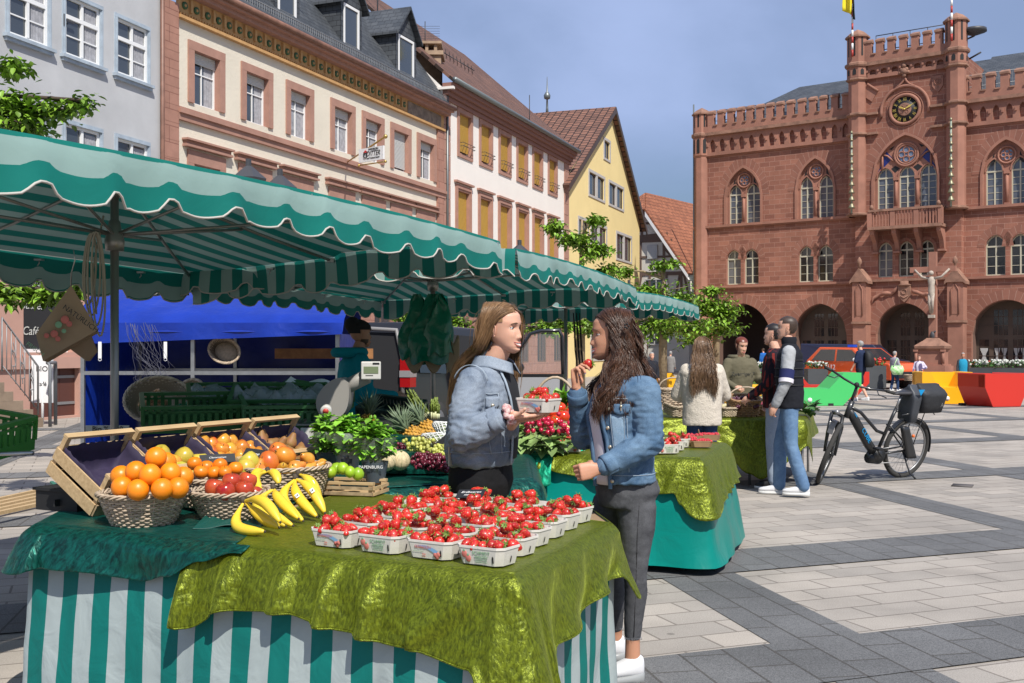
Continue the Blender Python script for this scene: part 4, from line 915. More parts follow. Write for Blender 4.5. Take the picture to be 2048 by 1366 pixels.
def fabric(name,c1,c2,wd,transl=.3,rough=.7,rot=0,edge=.02,bump=.15,dirt=.12):
 m=bpy.data.materials.new(name); m.use_nodes=True; MATS[name]=m; n=m.node_tree.nodes; l=m.node_tree.links; b=n['Principled BSDF']; out=n['Material Output']
 uv=n.new('ShaderNodeUVMap'); s=n.new('ShaderNodeSeparateXYZ'); l.new(uv.outputs[0],s.inputs[0])
 a=n.new('ShaderNodeMath'); a.operation='DIVIDE'; a.inputs[1].default_value=wd*2; l.new(s.outputs[0],a.inputs[0])
 f=n.new('ShaderNodeMath'); f.operation='FRACT'; l.new(a.outputs[0],f.inputs[0])
 g=n.new('ShaderNodeMath'); g.operation='GREATER_THAN'; g.inputs[1].default_value=.5; l.new(f.outputs[0],g.inputs[0])
 x=n.new('ShaderNodeMix'); x.data_type='RGBA'; l.new(g.outputs[0],x.inputs[0]); x.inputs[6].default_value=(*c1,1); x.inputs[7].default_value=(*c2,1)
 tc=n.new('ShaderNodeTexCoord'); t=n.new('ShaderNodeTexNoise'); t.inputs['Scale'].default_value=2.2; t.inputs['Detail'].default_value=7; l.new(tc.outputs['Object'],t.inputs[0])
 r=n.new('ShaderNodeMapRange'); r.inputs[1].default_value=.35; r.inputs[2].default_value=.7; r.inputs[3].default_value=1.05; r.inputs[4].default_value=1-dirt; l.new(t.outputs[0],r.inputs[0])
 y=n.new('ShaderNodeMix'); y.data_type='RGBA'; y.blend_type='MULTIPLY'; y.inputs[0].default_value=1; l.new(x.outputs[2],y.inputs[6]); l.new(r.outputs[0],y.inputs[7]); l.new(y.outputs[2],b.inputs['Base Color'])
 b.inputs['Roughness'].default_value=rough; b.inputs['Specular IOR Level'].default_value=.3
 t2=n.new('ShaderNodeTexNoise'); t2.inputs['Scale'].default_value=6; t2.inputs['Detail'].default_value=3; t2.inputs['Distortion'].default_value=.8; l.new(tc.outputs['Object'],t2.inputs[0])
 bp=n.new('ShaderNodeBump'); bp.inputs['Strength'].default_value=bump; bp.inputs['Distance'].default_value=.03; l.new(t2.outputs[0],bp.inputs['Height']); l.new(bp.outputs[0],b.inputs['Normal'])
 if transl:
  tr=n.new('ShaderNodeBsdfTranslucent'); l.new(y.outputs[2],tr.inputs[0]); mx=n.new('ShaderNodeMixShader'); mx.inputs[0].default_value=transl
  l.new(b.outputs[0],mx.inputs[1]); l.new(tr.outputs[0],mx.inputs[2]); l.new(mx.outputs[0],out.inputs[0])
 return m
TEAL=(.003,.165,.135); MINT=(.25,.37,.34)
mcan=fabric('awning_stripes',TEAL,MINT,.092,.08)
mskirt=fabric('skirt_stripes',(.0,.15,.128),(.345,.40,.395),.088,.0,bump=.35,dirt=.10)
mskirt2=fabric('skirt_tarpaulin_teal',(.0,.20,.165),(.0,.20,.165),.088,.0,rough=.35,bump=.25)
mpiping=mat('piping_white',(.46,.43,.39),.8); msteel=mat('galvanised_steel',(.42,.42,.42),.35,metal=.85,nz=(8,.15)); msteeld=mat('pole_steel',(.30,.29,.27),.4,metal=.7)
def velvet(name,base,hi,dark,streak=(95,150,40)):
 m=bpy.data.materials.new(name); m.use_nodes=True; MATS[name]=m; n,l,b=nodes(m)
 tc=n.new('ShaderNodeTexCoord'); mp=n.new('ShaderNodeMapping'); mp.inputs['Scale'].default_value=streak; mp.inputs['Rotation'].default_value=(.2,.3,.6); l.new(tc.outputs['Object'],mp.inputs[0])
 t=n.new('ShaderNodeTexNoise'); t.inputs['Scale'].default_value=1; t.inputs['Detail'].default_value=5; t.inputs['Roughness'].default_value=.6; t.inputs['Distortion'].default_value=.5; l.new(mp.outputs[0],t.inputs[0])
 r=n.new('ShaderNodeMapRange'); r.inputs[1].default_value=.36; r.inputs[2].default_value=.64; l.new(t.outputs[0],r.inputs[0])
 x=n.new('ShaderNodeMix'); x.data_type='RGBA'; l.new(r.outputs[0],x.inputs[0]); x.inputs[6].default_value=(*dark,1); x.inputs[7].default_value=(*base,1); l.new(x.outputs[2],b.inputs['Base Color'])
 t3=n.new('ShaderNodeTexNoise'); t3.inputs['Scale'].default_value=7; t3.inputs['Detail'].default_value=3; t3.inputs['Distortion'].default_value=.6; l.new(tc.outputs['Object'],t3.inputs[0]); ad=n.new('ShaderNodeMath'); ad.operation='MULTIPLY_ADD'; ad.inputs[1].default_value=7; l.new(t3.outputs[0],ad.inputs[0]); l.new(t.outputs[0],ad.inputs[2])
 bp=n.new('ShaderNodeBump'); bp.inputs['Strength'].default_value=.6; bp.inputs['Distance'].default_value=.006; l.new(ad.outputs[0],bp.inputs['Height']); l.new(bp.outputs[0],b.inputs['Normal'])
 b.inputs['Metallic'].default_value=.55; b.inputs['Roughness'].default_value=.40; b.inputs['Sheen Weight'].default_value=.25; b.inputs['Sheen Tint'].default_value=(*hi,1); b.inputs['Sheen Roughness'].default_value=.35
 return m
mlime=velvet('velvet_lime',(.195,.235,.010),(.7,.85,.1),(.07,.09,.004))
mdkg=velvet('velvet_dark_green',(.004,.115,.085),(.05,.4,.32),(.001,.028,.022),(40,80,18))
memer=velvet('velvet_emerald',(.01,.42,.23),(.3,.9,.6),(.003,.18,.10),(40,60,18))
def canopy(label,C,ang,a,b,ze,za,cor,vh,loc=None,per=.36,pole=True,blg=.04):
 """market umbrella: C centre, ang long-axis angle, a,b half sizes, cor = eave height change at the 4 corners"""
 u=V((math.cos(ang),math.sin(ang),0)); n=V((u.y,-u.x,0)); C=V((C[0],C[1],0)); root=thing('market_umbrella',label,'market umbrella',C,group='striped market umbrellas')
 def ez(s,t):  # bilinear eave height
  s=(s+1)/2;t=(t+1)/2; return ze+cor[0]*(1-s)*(1-t)+cor[1]*s*(1-t)+cor[2]*s*t+cor[3]*(1-s)*t
 def P(s,t):
  r=max(abs(s),abs(t)); base=ez(s/max(r,1e-4),t/max(r,1e-4)) if r>1e-3 else za
  z=za+(base-za)*(r**1.06)
  k=min(abs(s),abs(t))/max(r,1e-4); sag=-.02*r*(1-r)*4+blg*(r**3)*(1-min(1,k)**2)*(1 if t>0 else .3)
  return C+u*a*s+n*b*t+V((0,0,z+sag))
 UO=.184*100+.41*.184-b; m=MB(); NU,NV=56,40
 m.grid(lambda i,j:P(2*i-1,2*j-1),NU,NV,0,lambda i,j:((2*j-1)*b+UO,(2*i-1)*a))
 pip=MB()
 def wave(x):
  x=(x/per)%1.0
  if x<.14: return -1
  if x<.26: return -1+2*((x-.14)/.12)**1.0*1
  if x<.86: return 1-.45*math.sin((x-.26)/.6*PI)*-.4-.35*(1-math.sin((x-.26)/.6*PI))
  return 1-.35-(x-.86)/.14*1.65
 for side in(0,1,2,3):
  L=a if side%2==0 else b; N=int(2*L/per*14)
  A=[];Bq=[];us=[];hh=[]
  for i in range(N+1):
   q=-1+2*i/N
   if side==0: s,t,o=q,1,n
   elif side==2: s,t,o=q,-1,-n
   elif side==1: s,t,o=1,q,u
   else: s,t,o=-1,q,-u
   h=vh*(.86+.13*wave((q+1)*L+.1*side+.035*math.sin(q*11+side)))*(1+.05*math.sin(q*6.3+side*2)); hh.append((P(s,t),o,h,q*L,s,t))
  rows=6
  def fn(i,j):
   p,o,h,x,s,t=hh[round(i*N)]; v=j
   rip=.016*math.sin(x*7.1+side)*v+.010*math.sin(x*17.3)*v+.006
   fl=min(1,(1-abs(x/L))*6)
   return p+o*(.012*math.sin(min(1,v*3)*PI/2)+rip*fl+.03*v*(.3))-V((0,0,h*v))
  if side%2==0: uvf=lambda i,j:(UO+(b+vh*.86*j)*(1 if side==0 else -1),(2*i-1)*a)
  else: uvf=lambda i,j:(UO+(2*i-1)*b,a+j*vh)
  m.grid(fn,N,rows,0,uvf)
  pip.tube([fn(i/N,1) for i in range(N+1)],.0055,5,caps=False)
 cn=m.build('canopy',mcan,root); pip.build('piping',mpiping,cn)
 if pole:
  p=MB(); p.tube([C+V((0,0,0)),C+V((0,0,za-.04))],.023,14); p.build('pole',msteeld,root)
  hz=2.148; h=MB(); h.lathe([(.05,hz-.09),(.055,hz-.03),(.04,hz+.02),(.03,hz+.08)],12,C); h.lathe([(.035,za-.16),(.06,za-.13),(.06,za-.08),(.03,za-.05)],12,C); h.build('hub',msteeld,root)
  for s,t in((1,1),(1,-1),(-1,1),(-1,-1),(0,1),(0,-1),(1,0),(-1,0)):
   r_=MB(); pts=[P(s*k,t*k)-V((0,0,.028)) for k in(0.04,.3,.6,.985)]; r_.tube(pts,.011,6); o=r_.build('rib',msteeld,root)
   e=MB(); e.box(*(pts[-1]+V((0,0,0))),.05,.05,.03); e.build('rib_end',msteel,o)
   st=MB(); st.tube([C+V((0,0,hz)),P(s*.52,t*.52)-V((0,0,.04))],.009,6); st.build('strut',msteeld,o)
  for s,t in((.3,1),(.72,1),(-.3,1),(.3,-1),(-.35,-1),(-.75,-1),(.75,-1),(1,.4),(1,-.4),(-1,.4),(-1,-.4)):
   q=P(s*.97,t*.97); k=MB(); k.box(q.x,q.y,q.z-.05,.05,.05,.012); k.tube([q-V((0,0,.05)),q-V((.0,0,.075)),q-V((.012,0,.09))],.004,5); k.build('hook',msteel,root)
 return root,P,C,u,n
U1=math.atan2(.89,.45); U2=math.atan2(.954,.30); U3=math.atan2(.93,.36)
cn1,P1f,C1,_,_=canopy('large green and white striped market umbrella over the fruit baskets',(-2.24,6.2),U1,2.07,1.37,2.29,2.52,(-.09,-.195,-.055,.0),.23)
cn2,P2f,C2,_,_=canopy('green and white striped market umbrella behind the two women',(-.745,10.35),U2,2.2,1.5,2.22,2.50,(-.08,-.14,-.04,.0),.215)
cn3,P3f,C3,_,_=canopy('farthest green and white striped market umbrella, beside the lamp post',(.73,14.95),U3,2.0,1.4,2.18,2.42,(0,-.05,-.03,0),.21)
ZT=.77
def gt(px,py,z=ZT): return gz(px,py,z)
mboard=mat('table_board',(.32,.22,.13),.7)
def table(label,poly,z,legs,group='market tables'):
 c=sum((V(p) for p in poly),V())/len(poly); c.z=0
 r=thing('market_table',label,'table',c,group=group)
 m=MB(); n=len(poly); m.add([V((p[0],p[1],z-.03)) for p in poly]+[V((p[0],p[1],z-.004)) for p in poly],[tuple(range(n))[::-1],tuple(range(n,2*n))]+[(i,(i+1)%n,n+(i+1)%n,n+i) for i in range(n)]); m.build('tabletop',mboard,r)
 for p in legs: m=MB(); m.tube([(p[0],p[1],0),(p[0],p[1],z-.03)],.016,8); m.build('leg',msteel,r)
 return r
def resample(path,step=.015):
 pts=[];s=0;out=[]
 P=[V((p[0],p[1],0)) for p in path]
 L=[0]
 for a,b in zip(P,P[1:]): L.append(L[-1]+(b-a).length)
 N=int(L[-1]/step)
 for i in range(N+1):
  s=L[-1]*i/N; k=max(j for j in range(len(P)-1) if L[j]<=s+1e-9) if s<L[-1] else len(P)-2
  f=(s-L[k])/(L[k+1]-L[k]); out.append((s,P[k].lerp(P[k+1],f),(P[k+1]-P[k]).normalized()))
 return out,L
def interp(tb,x):
 if x<=tb[0][0]: return tb[0][1]
 for (a,p),(b,q) in zip(tb,tb[1:]):
  if x<=b: f=(x-a)/(b-a); f=f*f*(3-2*f); return p+(q-p)*f
 return tb[-1][1]
def drape(mb,path,hang,z,fold,flare=.03,rows=26,r=.018,step=.014,top=None,uv0=0,ph=0,cs=.07,slope=0):
 sm,L=resample(path,step); N=len(sm)
 nrm=[]
 w=int(cs/step)
 for i in range(N):
  a=V()
  for k in range(-w,w+1): t=sm[min(max(i+k,0),N-1)][2]; a+=V((t.y,-t.x,0))
  nrm.append(a.normalized())
 def fn(i,j):
  k=round(i*(N-1)); s,p,t=sm[k]; h=interp(hang,s); v=j
  o=r*math.sin(min(1,v*h/r/1.5)*PI/2)+flare*v+slope*h*v+fold(s,v,h)
  rip=interp(hang,s)
  return p+nrm[k]*o+V((0,0,z-h*v+(r*(1-math.cos(min(1,v*h/r)*PI/2))*0)))
 mb.grid(fn,N-1,rows,0,lambda i,j:(uv0+sm[round(i*(N-1))][0],j))
 return fn,sm,L
def coons(mb,poly,z,n=24,amp=.0015,uv=None):
 """sheet over a quadrilateral table region"""
 A,B,C_,D=[V((p[0],p[1],0)) for p in poly]
 def fn(i,j):
  p=A.lerp(B,i).lerp(D.lerp(C_,i),j); e=min(i,1-i,j,1-j)*6
  return p+V((0,0,z+min(1,e)*amp*(1+NZ.noise(p*9))*2+max(0,min(1,e))*.006*max(0,NZ.noise(V((p.x*14+p.y*3,p.y*4,2))))))
 mb.grid(fn,n*2,n,0)
P0=gt(70,1053); PF=gt(1027,1152); PR=gt(1222,1048); PB=gt(1180,1018); PBL=gt(640,985)
front=(PF-P0).normalized()
def onfront(px):
 a=(px-1024)/F; k=(a*P0.y-P0.x)/((PF.x-P0.x)-a*(PF.y-P0.y)); return P0.lerp(PF,k)
q1=V((-1.72,5.35,0))
tA=table('long table corner carrying the strawberry punnets and fruit baskets, nearest the viewer',[P0,PF,PR,PB,PBL,q1],ZT,[P0+V((.15,.1,0)),PF+V((-.08,.12,0)),PR+V((-.1,.05,0)),q1+V((.1,-.1,0))])
def noisef(s,v,sc,amp,seed=0): return amp*NZ.noise(V((s*sc,v*1.7,seed)))
m=MB(); sk_fold=lambda s,v,h:(.06*v*(1 if s<2.6 else max(0,1-(s-2.6)*6))+.018*math.sin(s*8.5+1.3*math.sin(v*2+s))*v+noisef(s,v,6,.025)*v+noisef(s,v*3,16,.008)*v)
drape(m,[P0+V((-.02,.5,0)),P0,PF,PR,PR+V((-.15,.25,0))],[(0,ZT-.02),(9,ZT-.02)],ZT-.012,sk_fold,-.004,30,step=.018)
sk1=m.build('striped_skirt',mskirt,loc=P0*1); tag(sk1,'green and white striped table skirt hanging to the ground under the strawberry table','table skirt')
lf=onfront(382); path=[lf,PF,PR,PR+(PB-PR)*1.0]
Lf=(PF-lf).length; Lr=(PR-PF).length
def lime_fold(s,v,h):
 if s<Lf-.35:
  k=math.sin(s*30+.8*math.sin(s*9)+v*.6); return (.045*(max(0,k)**1.3)*min(1,v*1.8)+noisef(s,v,7,.012)*v)
 if s<Lf-.06:
  k=math.sin((s*16+v*5.0)); return .045*max(0,k)*v+noisef(s,v,6,.012)*v
 if s<Lf+.10: return .018*math.sin((s-Lf)*60)*v+.03*v
 return .024*math.sin(s*17+v*3)*v+noisef(s,v,6,.03)*v
hang=[(0,.29),(.06,.30),(.25,.215),(.5,.20),(.75,.235),(1.0,.26),(Lf-.1,.30),(Lf-.02,.46),(Lf+.05,.44),(Lf+.13,.36),(Lf+.24,.28),(Lf+.5,.25),(Lf+.75,.205),(Lf+Lr-.1,.20),(Lf+Lr-.02,.31),(Lf+Lr+.04,.30),(Lf+Lr+.2,.2)]
m=MB(); fn,sm,L=drape(m,path,hang,ZT+.006,lime_fold,.02,30,step=.011,slope=.15,r=.03)
coons(m,[lf,PF,PR,gt(700,982)],ZT+.006,26)
m2=MB();
lime1=m.build('velvet_tablecloth',mlime,loc=lf*1,thick=.003); tag(lime1,'lime green velvet cloth draped over the strawberry table nearest the viewer','tablecloth')
N=len(sm); m2.tube([fn(i/(N-1),1) for i in range(0,N,2)],.004,5); m2.build('hem',mlime,lime1)
path=[P0+V((.02,.40,0)),P0,onfront(500)]
Lq=.4; Lt=(onfront(500)-P0).length
def dk_fold(s,v,h): return (.02*math.sin(s*9+2)*v+noisef(s,v,5,.03)*v+(.05*v if s<.5 else 0))
hang=[(0,.12),(.3,.16),(.42,.19),(.55,.155),(.8,.15),(1.05,.165),(1.2,.13),(1.36,.06),(1.5,.02)]
m=MB(); drape(m,path,hang,ZT+.011,dk_fold,.02,24,step=.012,slope=.25,r=.03); coons(m,[P0,onfront(470),gt(640,975),gt(250,958)],ZT+.011,26,.002)
A_=onfront(392)+V((0,0,ZT+.02)); m.grid(lambda i,j:(onfront(400)+(gt(470,1013)-onfront(400)*1)*i+V((.16*j*(1-.5*i),-.04*j,0))+V((0,0,(ZT+.015 if i<.01 else .015)+.05*i*math.sin(PI*min(1,j))+.01*math.sin(j*12+i*5)))-V((0,0,(0 if i<.01 else 0)))),10,10)if 0 else None
dk1=m.build('velvet_tablecloth',mdkg,loc=P0*1,thick=.003); tag(dk1,'dark green crushed velvet cloth under the orange and apple baskets','tablecloth')
m=MB(); a0,a1=gt(385,1068),gt(475,1010);
def fc(i,j):
 p=a0.lerp(a1,i); q=a0.lerp(gt(478,1062),i); r_=p.lerp(q,j); return V((r_.x,r_.y,ZT+.02+.075*i*(1-j)**1.3+.010*math.sin(j*10+i*6)*i))
m.grid(fc,16,16); fo=m.build('velvet_fold',mat('cloth_green_satin',(.002,.055,.042),.5,sheen=(.4,(.1,.5,.4),.4)),dk1,thick=.003)
K0,K1,K2,K3=gt(560,968),gt(1060,930),V((.1,8.2,0)),V((-2.3,7.6,0))
tB=table('counter with basil, melons and grapes behind the strawberry table',[gt(655,978),gt(1065,962),K2,K3,V((-1.75,5.5,0))],ZT-.006,[K2+V((-.1,-.1,0)),K3+V((.2,0,0))])
m=MB(); drape(m,[gt(600,990),gt(800,981),gt(1066,962),K2],[(0,.05),(.25,.09),(.5,.10),(.9,.12),(3,.13)],ZT+.012,lambda s,v,h:noisef(s,v,5,.015)*v,.03,14,slope=.2,r=.03)
coons(m,[gt(600,990),gt(1066,962),K2,V((-2.2,7.5,0))],ZT+.012,26,.002)
o=m.build('velvet_tablecloth',mdkg,loc=K0*1,thick=.003); tag(o,'dark green velvet cloth under the melons, grapes and basil pots','tablecloth')
m=MB(); drape(m,[gt(640,985),gt(800,980),gt(1066,960),K2],[(0,ZT-.02),(9,ZT-.02)],ZT-.012,sk_fold,.06,20,step=.02)
o=m.build('striped_skirt',mskirt,loc=K1*1); tag(o,'striped green and white skirt below the melon and grape counter','table skirt')
B0=gz(1062,908,ZT);B1=gz(1400,918,ZT);B2=gz(1452,888,ZT);B3=gz(1180,850,ZT)
tC=table('table with radishes, tomatoes and red berry trays behind the brunette woman',[B0,B1,B2,B3,V((-.1,9.5,0))],ZT,[B0+V((.1,.1,0)),B1+V((-.1,.1,0)),B2+V((-.1,0,0))])
m=MB(); drape(m,[B0+V((-.02,.9,0)),B0,B1,B2,B3],[(0,ZT-.07),(9,ZT-.07)],ZT-.012,lambda s,v,h:(noisef(s,v,3,.05)*v+.012*math.sin(s*6)*v+.03*math.exp(-((s-2.25)/.12)**2)*v*math.sin(v*7)),.13,26,step=.02)
mskB=fabric('skirt_wide_stripes',(.0,.205,.17),(.0,.215,.18),.3,.0,rough=.38,bump=.25)
o=m.build('tarpaulin_skirt',mskB,loc=B0*1); tag(o,'plain teal tarpaulin skirt around the radish and berry table','table skirt')
for px_,w_ in((1052,.085),(1072,0)):
 pass
path=[B0+(B1-B0)*.06,B1,B2,B3]; L1=((B1-B0)*.94).length; L2=(B2-B1).length
m=MB(); fnB,smB,_=drape(m,path,[(0,.10),(.3,.14),(.6,.22),(.75,.25),(.95,.23),(L1-.12,.30),(L1-.02,.40),(L1+.06,.38),(L1+.3,.30),(L1+L2,.26),(L1+L2+.3,.2),(9,.2)],ZT+.006,
 lambda s,v,h:.022*max(0,math.sin(s*26+v*3+math.sin(s*7)))*v+noisef(s,v,6,.015)*v,.03,24,step=.013,slope=.2,r=.03)
coons(m,[path[0],B1,B2,gz(1180,852,ZT)],ZT+.006,22)
lime2=m.build('velvet_tablecloth',mlime,loc=B1*1,thick=.003); tag(lime2,'lime green velvet cloth over the berry table behind the brunette woman','tablecloth')
m=MB(); drape(m,[B0+V((-.03,.6,0)),B0+V((-.01,-.01,0)),B0+(B1-B0)*.14],[(0,.2),(.45,.24),(.6,.30),(.75,.22),(.95,.02)],ZT+.012,lambda s,v,h:.02*math.sin(s*24+v*4)*v+noisef(s,v,8,.02)*v,.03,20,step=.012,slope=.25,r=.04)
coons(m,[B0,gz(1170,905,ZT),gz(1190,868,ZT),gz(1040,866,ZT)],ZT+.013,20,.006)
o=m.build('emerald_cloth',memer,loc=B0*1,thick=.003); tag(o,'bright emerald velvet cloth under the radishes at the end of the table','tablecloth')
CZ=.74
C0=gz(1312,838,CZ);C1_=gz(1606,838,CZ);C2_=gz(1622,823,CZ);C3_=gz(1318,821,CZ)
tD=table('far market table with wicker baskets where the young men stand',[C0,C1_,C2_,C3_],CZ,[C1_+V((-.0,.03,0)),C1_+(C0-C1_)*.36+V((0,.03,0)),C1_+(C0-C1_)*.40+V((.0,.45,0)),C2_+V((-.05,-.05,0)),C0+V((.1,.1,0))])
LC=(C1_-C0).length
m=MB(); drape(m,[C0,C1_,C2_,C3_],[(0,.2),(.35*LC,.22),(.40*LC,.26),(.62*LC,.60),(.70*LC,.66),(.78*LC,.60),(.93*LC,.42),(LC,.30),(LC+.25,.5),(LC+.4,.25),(9,.25)],CZ+.006,lambda s,v,h:noisef(s,v,3,.05)*v+.015*math.sin(s*12+v*5)*v,.04,22,step=.02,slope=.1)
coons(m,[C0,C1_,C2_,C3_],CZ+.006,18)
o=m.build('velvet_tablecloth',mlime,loc=C1_*1,thick=.003); tag(o,'lime green velvet cloth on the far table beside the young men','tablecloth')
def wood(name,c1,c2,sc=(3,40,40)):
 m=mat(name,c1,.7,spec=.3); n,l,b=nodes(m); tc=n.new('ShaderNodeTexCoord'); mp=n.new('ShaderNodeMapping'); mp.inputs['Scale'].default_value=sc; l.new(tc.outputs['Object'],mp.inputs[0])
 t=n.new('ShaderNodeTexNoise'); t.inputs['Scale'].default_value=1.5; t.inputs['Detail'].default_value=6; t.inputs['Distortion'].default_value=.6; l.new(mp.outputs[0],t.inputs[0]); r=n.new('ShaderNodeMapRange'); r.inputs[1].default_value=.3; r.inputs[2].default_value=.7; l.new(t.outputs[0],r.inputs[0])
 x=n.new('ShaderNodeMix'); x.data_type='RGBA'; l.new(r.outputs[0],x.inputs[0]); x.inputs[6].default_value=(*c1,1); x.inputs[7].default_value=(*c2,1); l.new(x.outputs[2],b.inputs['Base Color']); return m
mpoplar=wood('poplar_wood',(.56,.40,.22),(.40,.27,.14)); mpoplar2=wood('poplar_wood_rough',(.42,.31,.19),(.24,.17,.10),(20,20,20))
mpaper=mat('purple_tissue',(.026,.018,.05),.75,nz=(9,.3));
def island(m,amt=.25,hue=0):
 n,l,b=nodes(m); g=n.new('ShaderNodeNewGeometry'); r=n.new('ShaderNodeMapRange'); r.inputs[3].default_value=1-amt; r.inputs[4].default_value=1+amt; l.new(g.outputs['Random Per Island'],r.inputs[0])
 h=n.new('ShaderNodeHueSaturation'); l.new(r.outputs[0],h.inputs['Value'])
 if b.inputs['Base Color'].links: l.new(b.inputs['Base Color'].links[0].from_socket,h.inputs['Color'])
 else: h.inputs['Color'].default_value=b.inputs['Base Color'].default_value
 l.new(h.outputs[0],b.inputs['Base Color']); return m
mwick=island(mat('wicker_grey_brown',(.43,.335,.24),.65,nz=(30,.2)),.3)
mwickl=island(mat('wicker_tan',(.36,.21,.10),.6,nz=(30,.2)),.3)
mwickd=island(mat('wicker_pale',(.42,.34,.24),.7,nz=(30,.2)),.3)
def fruitmat(name,c,rough=.35,c2=None,sc=3,bump=None,coat=0,objr=.12):
 m=mat(name,c,rough,.5,nz=(sc,.15),second=c2,bump=bump,sss=.05,coat=coat); n,l,b=nodes(m)
 oi=n.new('ShaderNodeObjectInfo'); h=n.new('ShaderNodeHueSaturation'); r=n.new('ShaderNodeMapRange'); r.inputs[3].default_value=1-objr; r.inputs[4].default_value=1+objr; l.new(oi.outputs['Random'],r.inputs[0]); l.new(r.outputs[0],h.inputs['Value'])
 l.new(b.inputs['Base Color'].links[0].from_socket,h.inputs['Color']); l.new(h.outputs[0],b.inputs['Base Color'])
 t=[x for x in n if x.type=='TEX_NOISE'][0]; tc=[x for x in n if x.type=='TEX_COORD'][0]
 ad=n.new('ShaderNodeVectorMath'); l.new(tc.outputs['Object'],ad.inputs[0]); cb=n.new('ShaderNodeCombineXYZ'); mu=n.new('ShaderNodeMath'); mu.operation='MULTIPLY'; mu.inputs[1].default_value=50; l.new(oi.outputs['Random'],mu.inputs[0]); l.new(mu.outputs[0],cb.inputs[0]); l.new(cb.outputs[0],ad.inputs[1]); l.new(ad.outputs[0],t.inputs['Vector'])
 return m
morange=fruitmat('orange_peel',(.86,.27,.008),.38,(.80,.21,.005),8,(140,.25,.002)); mmand=fruitmat('mandarin_peel',(.85,.24,.01),.36,(.78,.18,.008),8,(120,.2,.002))
mapred=fruitmat('apple_red',(.30,.008,.012),.2,(.50,.10,.03),9); maprg=fruitmat('apple_red_yellow',(.55,.05,.02),.25,(.62,.42,.05),9); mapy=fruitmat('apple_yellow_green',(.50,.48,.06),.28,(.55,.35,.05),7)
mpear=fruitmat('pear_blush',(.62,.43,.05),.35,(.60,.10,.03),9); mmango=fruitmat('mango_blush',(.70,.30,.03),.3,(.55,.07,.03),7); mlimef=fruitmat('lime_fruit',(.22,.42,.02),.35,(.35,.50,.03),9,(90,.2,.002))
mtom=fruitmat('tomato_red',(.62,.045,.008),.15,(.55,.03,.008),6,coat=.4); mstr=fruitmat('strawberry_red',(.58,.020,.010),.42,(.38,.008,.008),30,(260,.5,.002),coat=.25,objr=.25)
mseed=mat('strawberry_seed',(.75,.5,.12),.5); mcalyx=mat('calyx_green',(.17,.26,.05),.6,nz=(40,.3)); mstem=mat('fruit_stem',(.12,.07,.03),.8)
mban=fruitmat('banana_yellow',(.82,.56,.025),.42,(.76,.55,.06),5,objr=.05); mbant=mat('banana_tip',(.06,.045,.03),.8,nz=(60,.4)); mbang=mat('banana_neck_green',(.42,.46,.06),.5)
mstick=mat('sticker_white',(.8,.8,.8),.5)
def wicker(name,label,loc,rt,rb,h,rows=13,st=22,m=None,sx=1,sy=1,rz=0,tilt=None,group='wicker baskets on the fruit stall',rim=3,cat='basket',rs=.0052,square=False,wave=.006):
 m=m or mwick; root=thing(name,label,cat,loc,group=group); root.rotation_euler=tilt or (0,0,rz); L0=V(loc)
 def R_(z): f=z/h; return rb+(rt-rb)*(f**.8)
 def pos(q,r,z):
  c,s=math.cos(q),math.sin(q)
  if square: k=(abs(c)**5+abs(s)**5)**(-1/5); return V((r*c*k*sx,r*s*k*sy,z))
  return V((r*c*sx,r*s*sy,z))
 w=MB(); n=st*2
 for i in range(rows):
  z=h*(i+.5)/rows*.93; r=R_(z); pts=[]
  for k in range(n*2+1):
   q=2*PI*k/(n*2); ph=(k/2.0)*PI/1+i*PI; o=wave*math.cos(st*q/1*1.0+i*PI) ; pts.append(pos(q,r+o,z+.0015*math.sin(q*5+i)))
  w.tube([L0+p for p in pts],rs,5,caps=False)
 for k in range(st):
  q=2*PI*(k+.5)/st; w.tube([L0+pos(q,R_(h*j/4)+0,h*j/4*.96) for j in range(5)],rs*.8,4)
 w.lathe([(.001,.004),(rb*.98,.004),(rb*1.0,.0)],20,L0,0,sx=sx,sy=sy,caps=False)
 w.build('basket_body',m,root)
 r_=MB(); nn=st*8
 for s in range(rim):
  ph=2*PI*s/rim; r_.tube([L0+pos(2*PI*k/nn,rt+.004+.0075*math.cos(st*.5*2*PI*k/nn*1.0+ph),h*.95+.007*math.sin(st*.5*2*PI*k/nn+ph)) for k in range(nn+1)],rs*.95,5,caps=False)
 r_.build('braided_rim',m,root);
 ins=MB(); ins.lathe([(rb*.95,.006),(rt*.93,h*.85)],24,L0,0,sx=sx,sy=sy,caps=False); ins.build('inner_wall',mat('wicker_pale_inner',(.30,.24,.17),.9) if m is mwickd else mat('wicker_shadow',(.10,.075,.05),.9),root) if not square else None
 return root
ob=gt(287,1053); wicker('wicker_basket','grey-brown wicker basket heaped with big oranges',(ob.x,ob.y,ZT+.012),.175,.115,.135,14,22)
mb=gt(424,1024); wicker('wicker_basket','wicker basket of mandarins behind the red apples',(mb.x,mb.y,ZT+.03),.15,.11,.13,12,20)
ab=gt(458,1043); wicker('wicker_basket','wicker basket of shiny red apples beside the bananas',(ab.x,ab.y,ZT+.012),.165,.10,.125,13,22)
pb=gt(572,1002); wicker('wicker_basket','wicker basket heaped with blushed pears and mangoes behind the bananas',(pb.x,pb.y,ZT+.02),.215,.17,.155,12,26,sy=.8,rz=R(40))
def bundle(name,lst,proto,label,group,r=None,tilt=.5):
 for i,q in enumerate(lst):
  px,py,d=q[:3]; sc=q[3] if len(q)>3 else 1; o=proto if (i==0 and not proto.get('used')) else dup(proto)
  proto['used']=1; o.location=pd(px,py,d); o.rotation_euler=(random.uniform(-tilt,tilt),random.uniform(-tilt,tilt),random.uniform(0,6.28)); o.scale=(sc,)*3
  o['label']=label if isinstance(label,str) else label[i]; o['group']=group
  o['category']=proto['category']
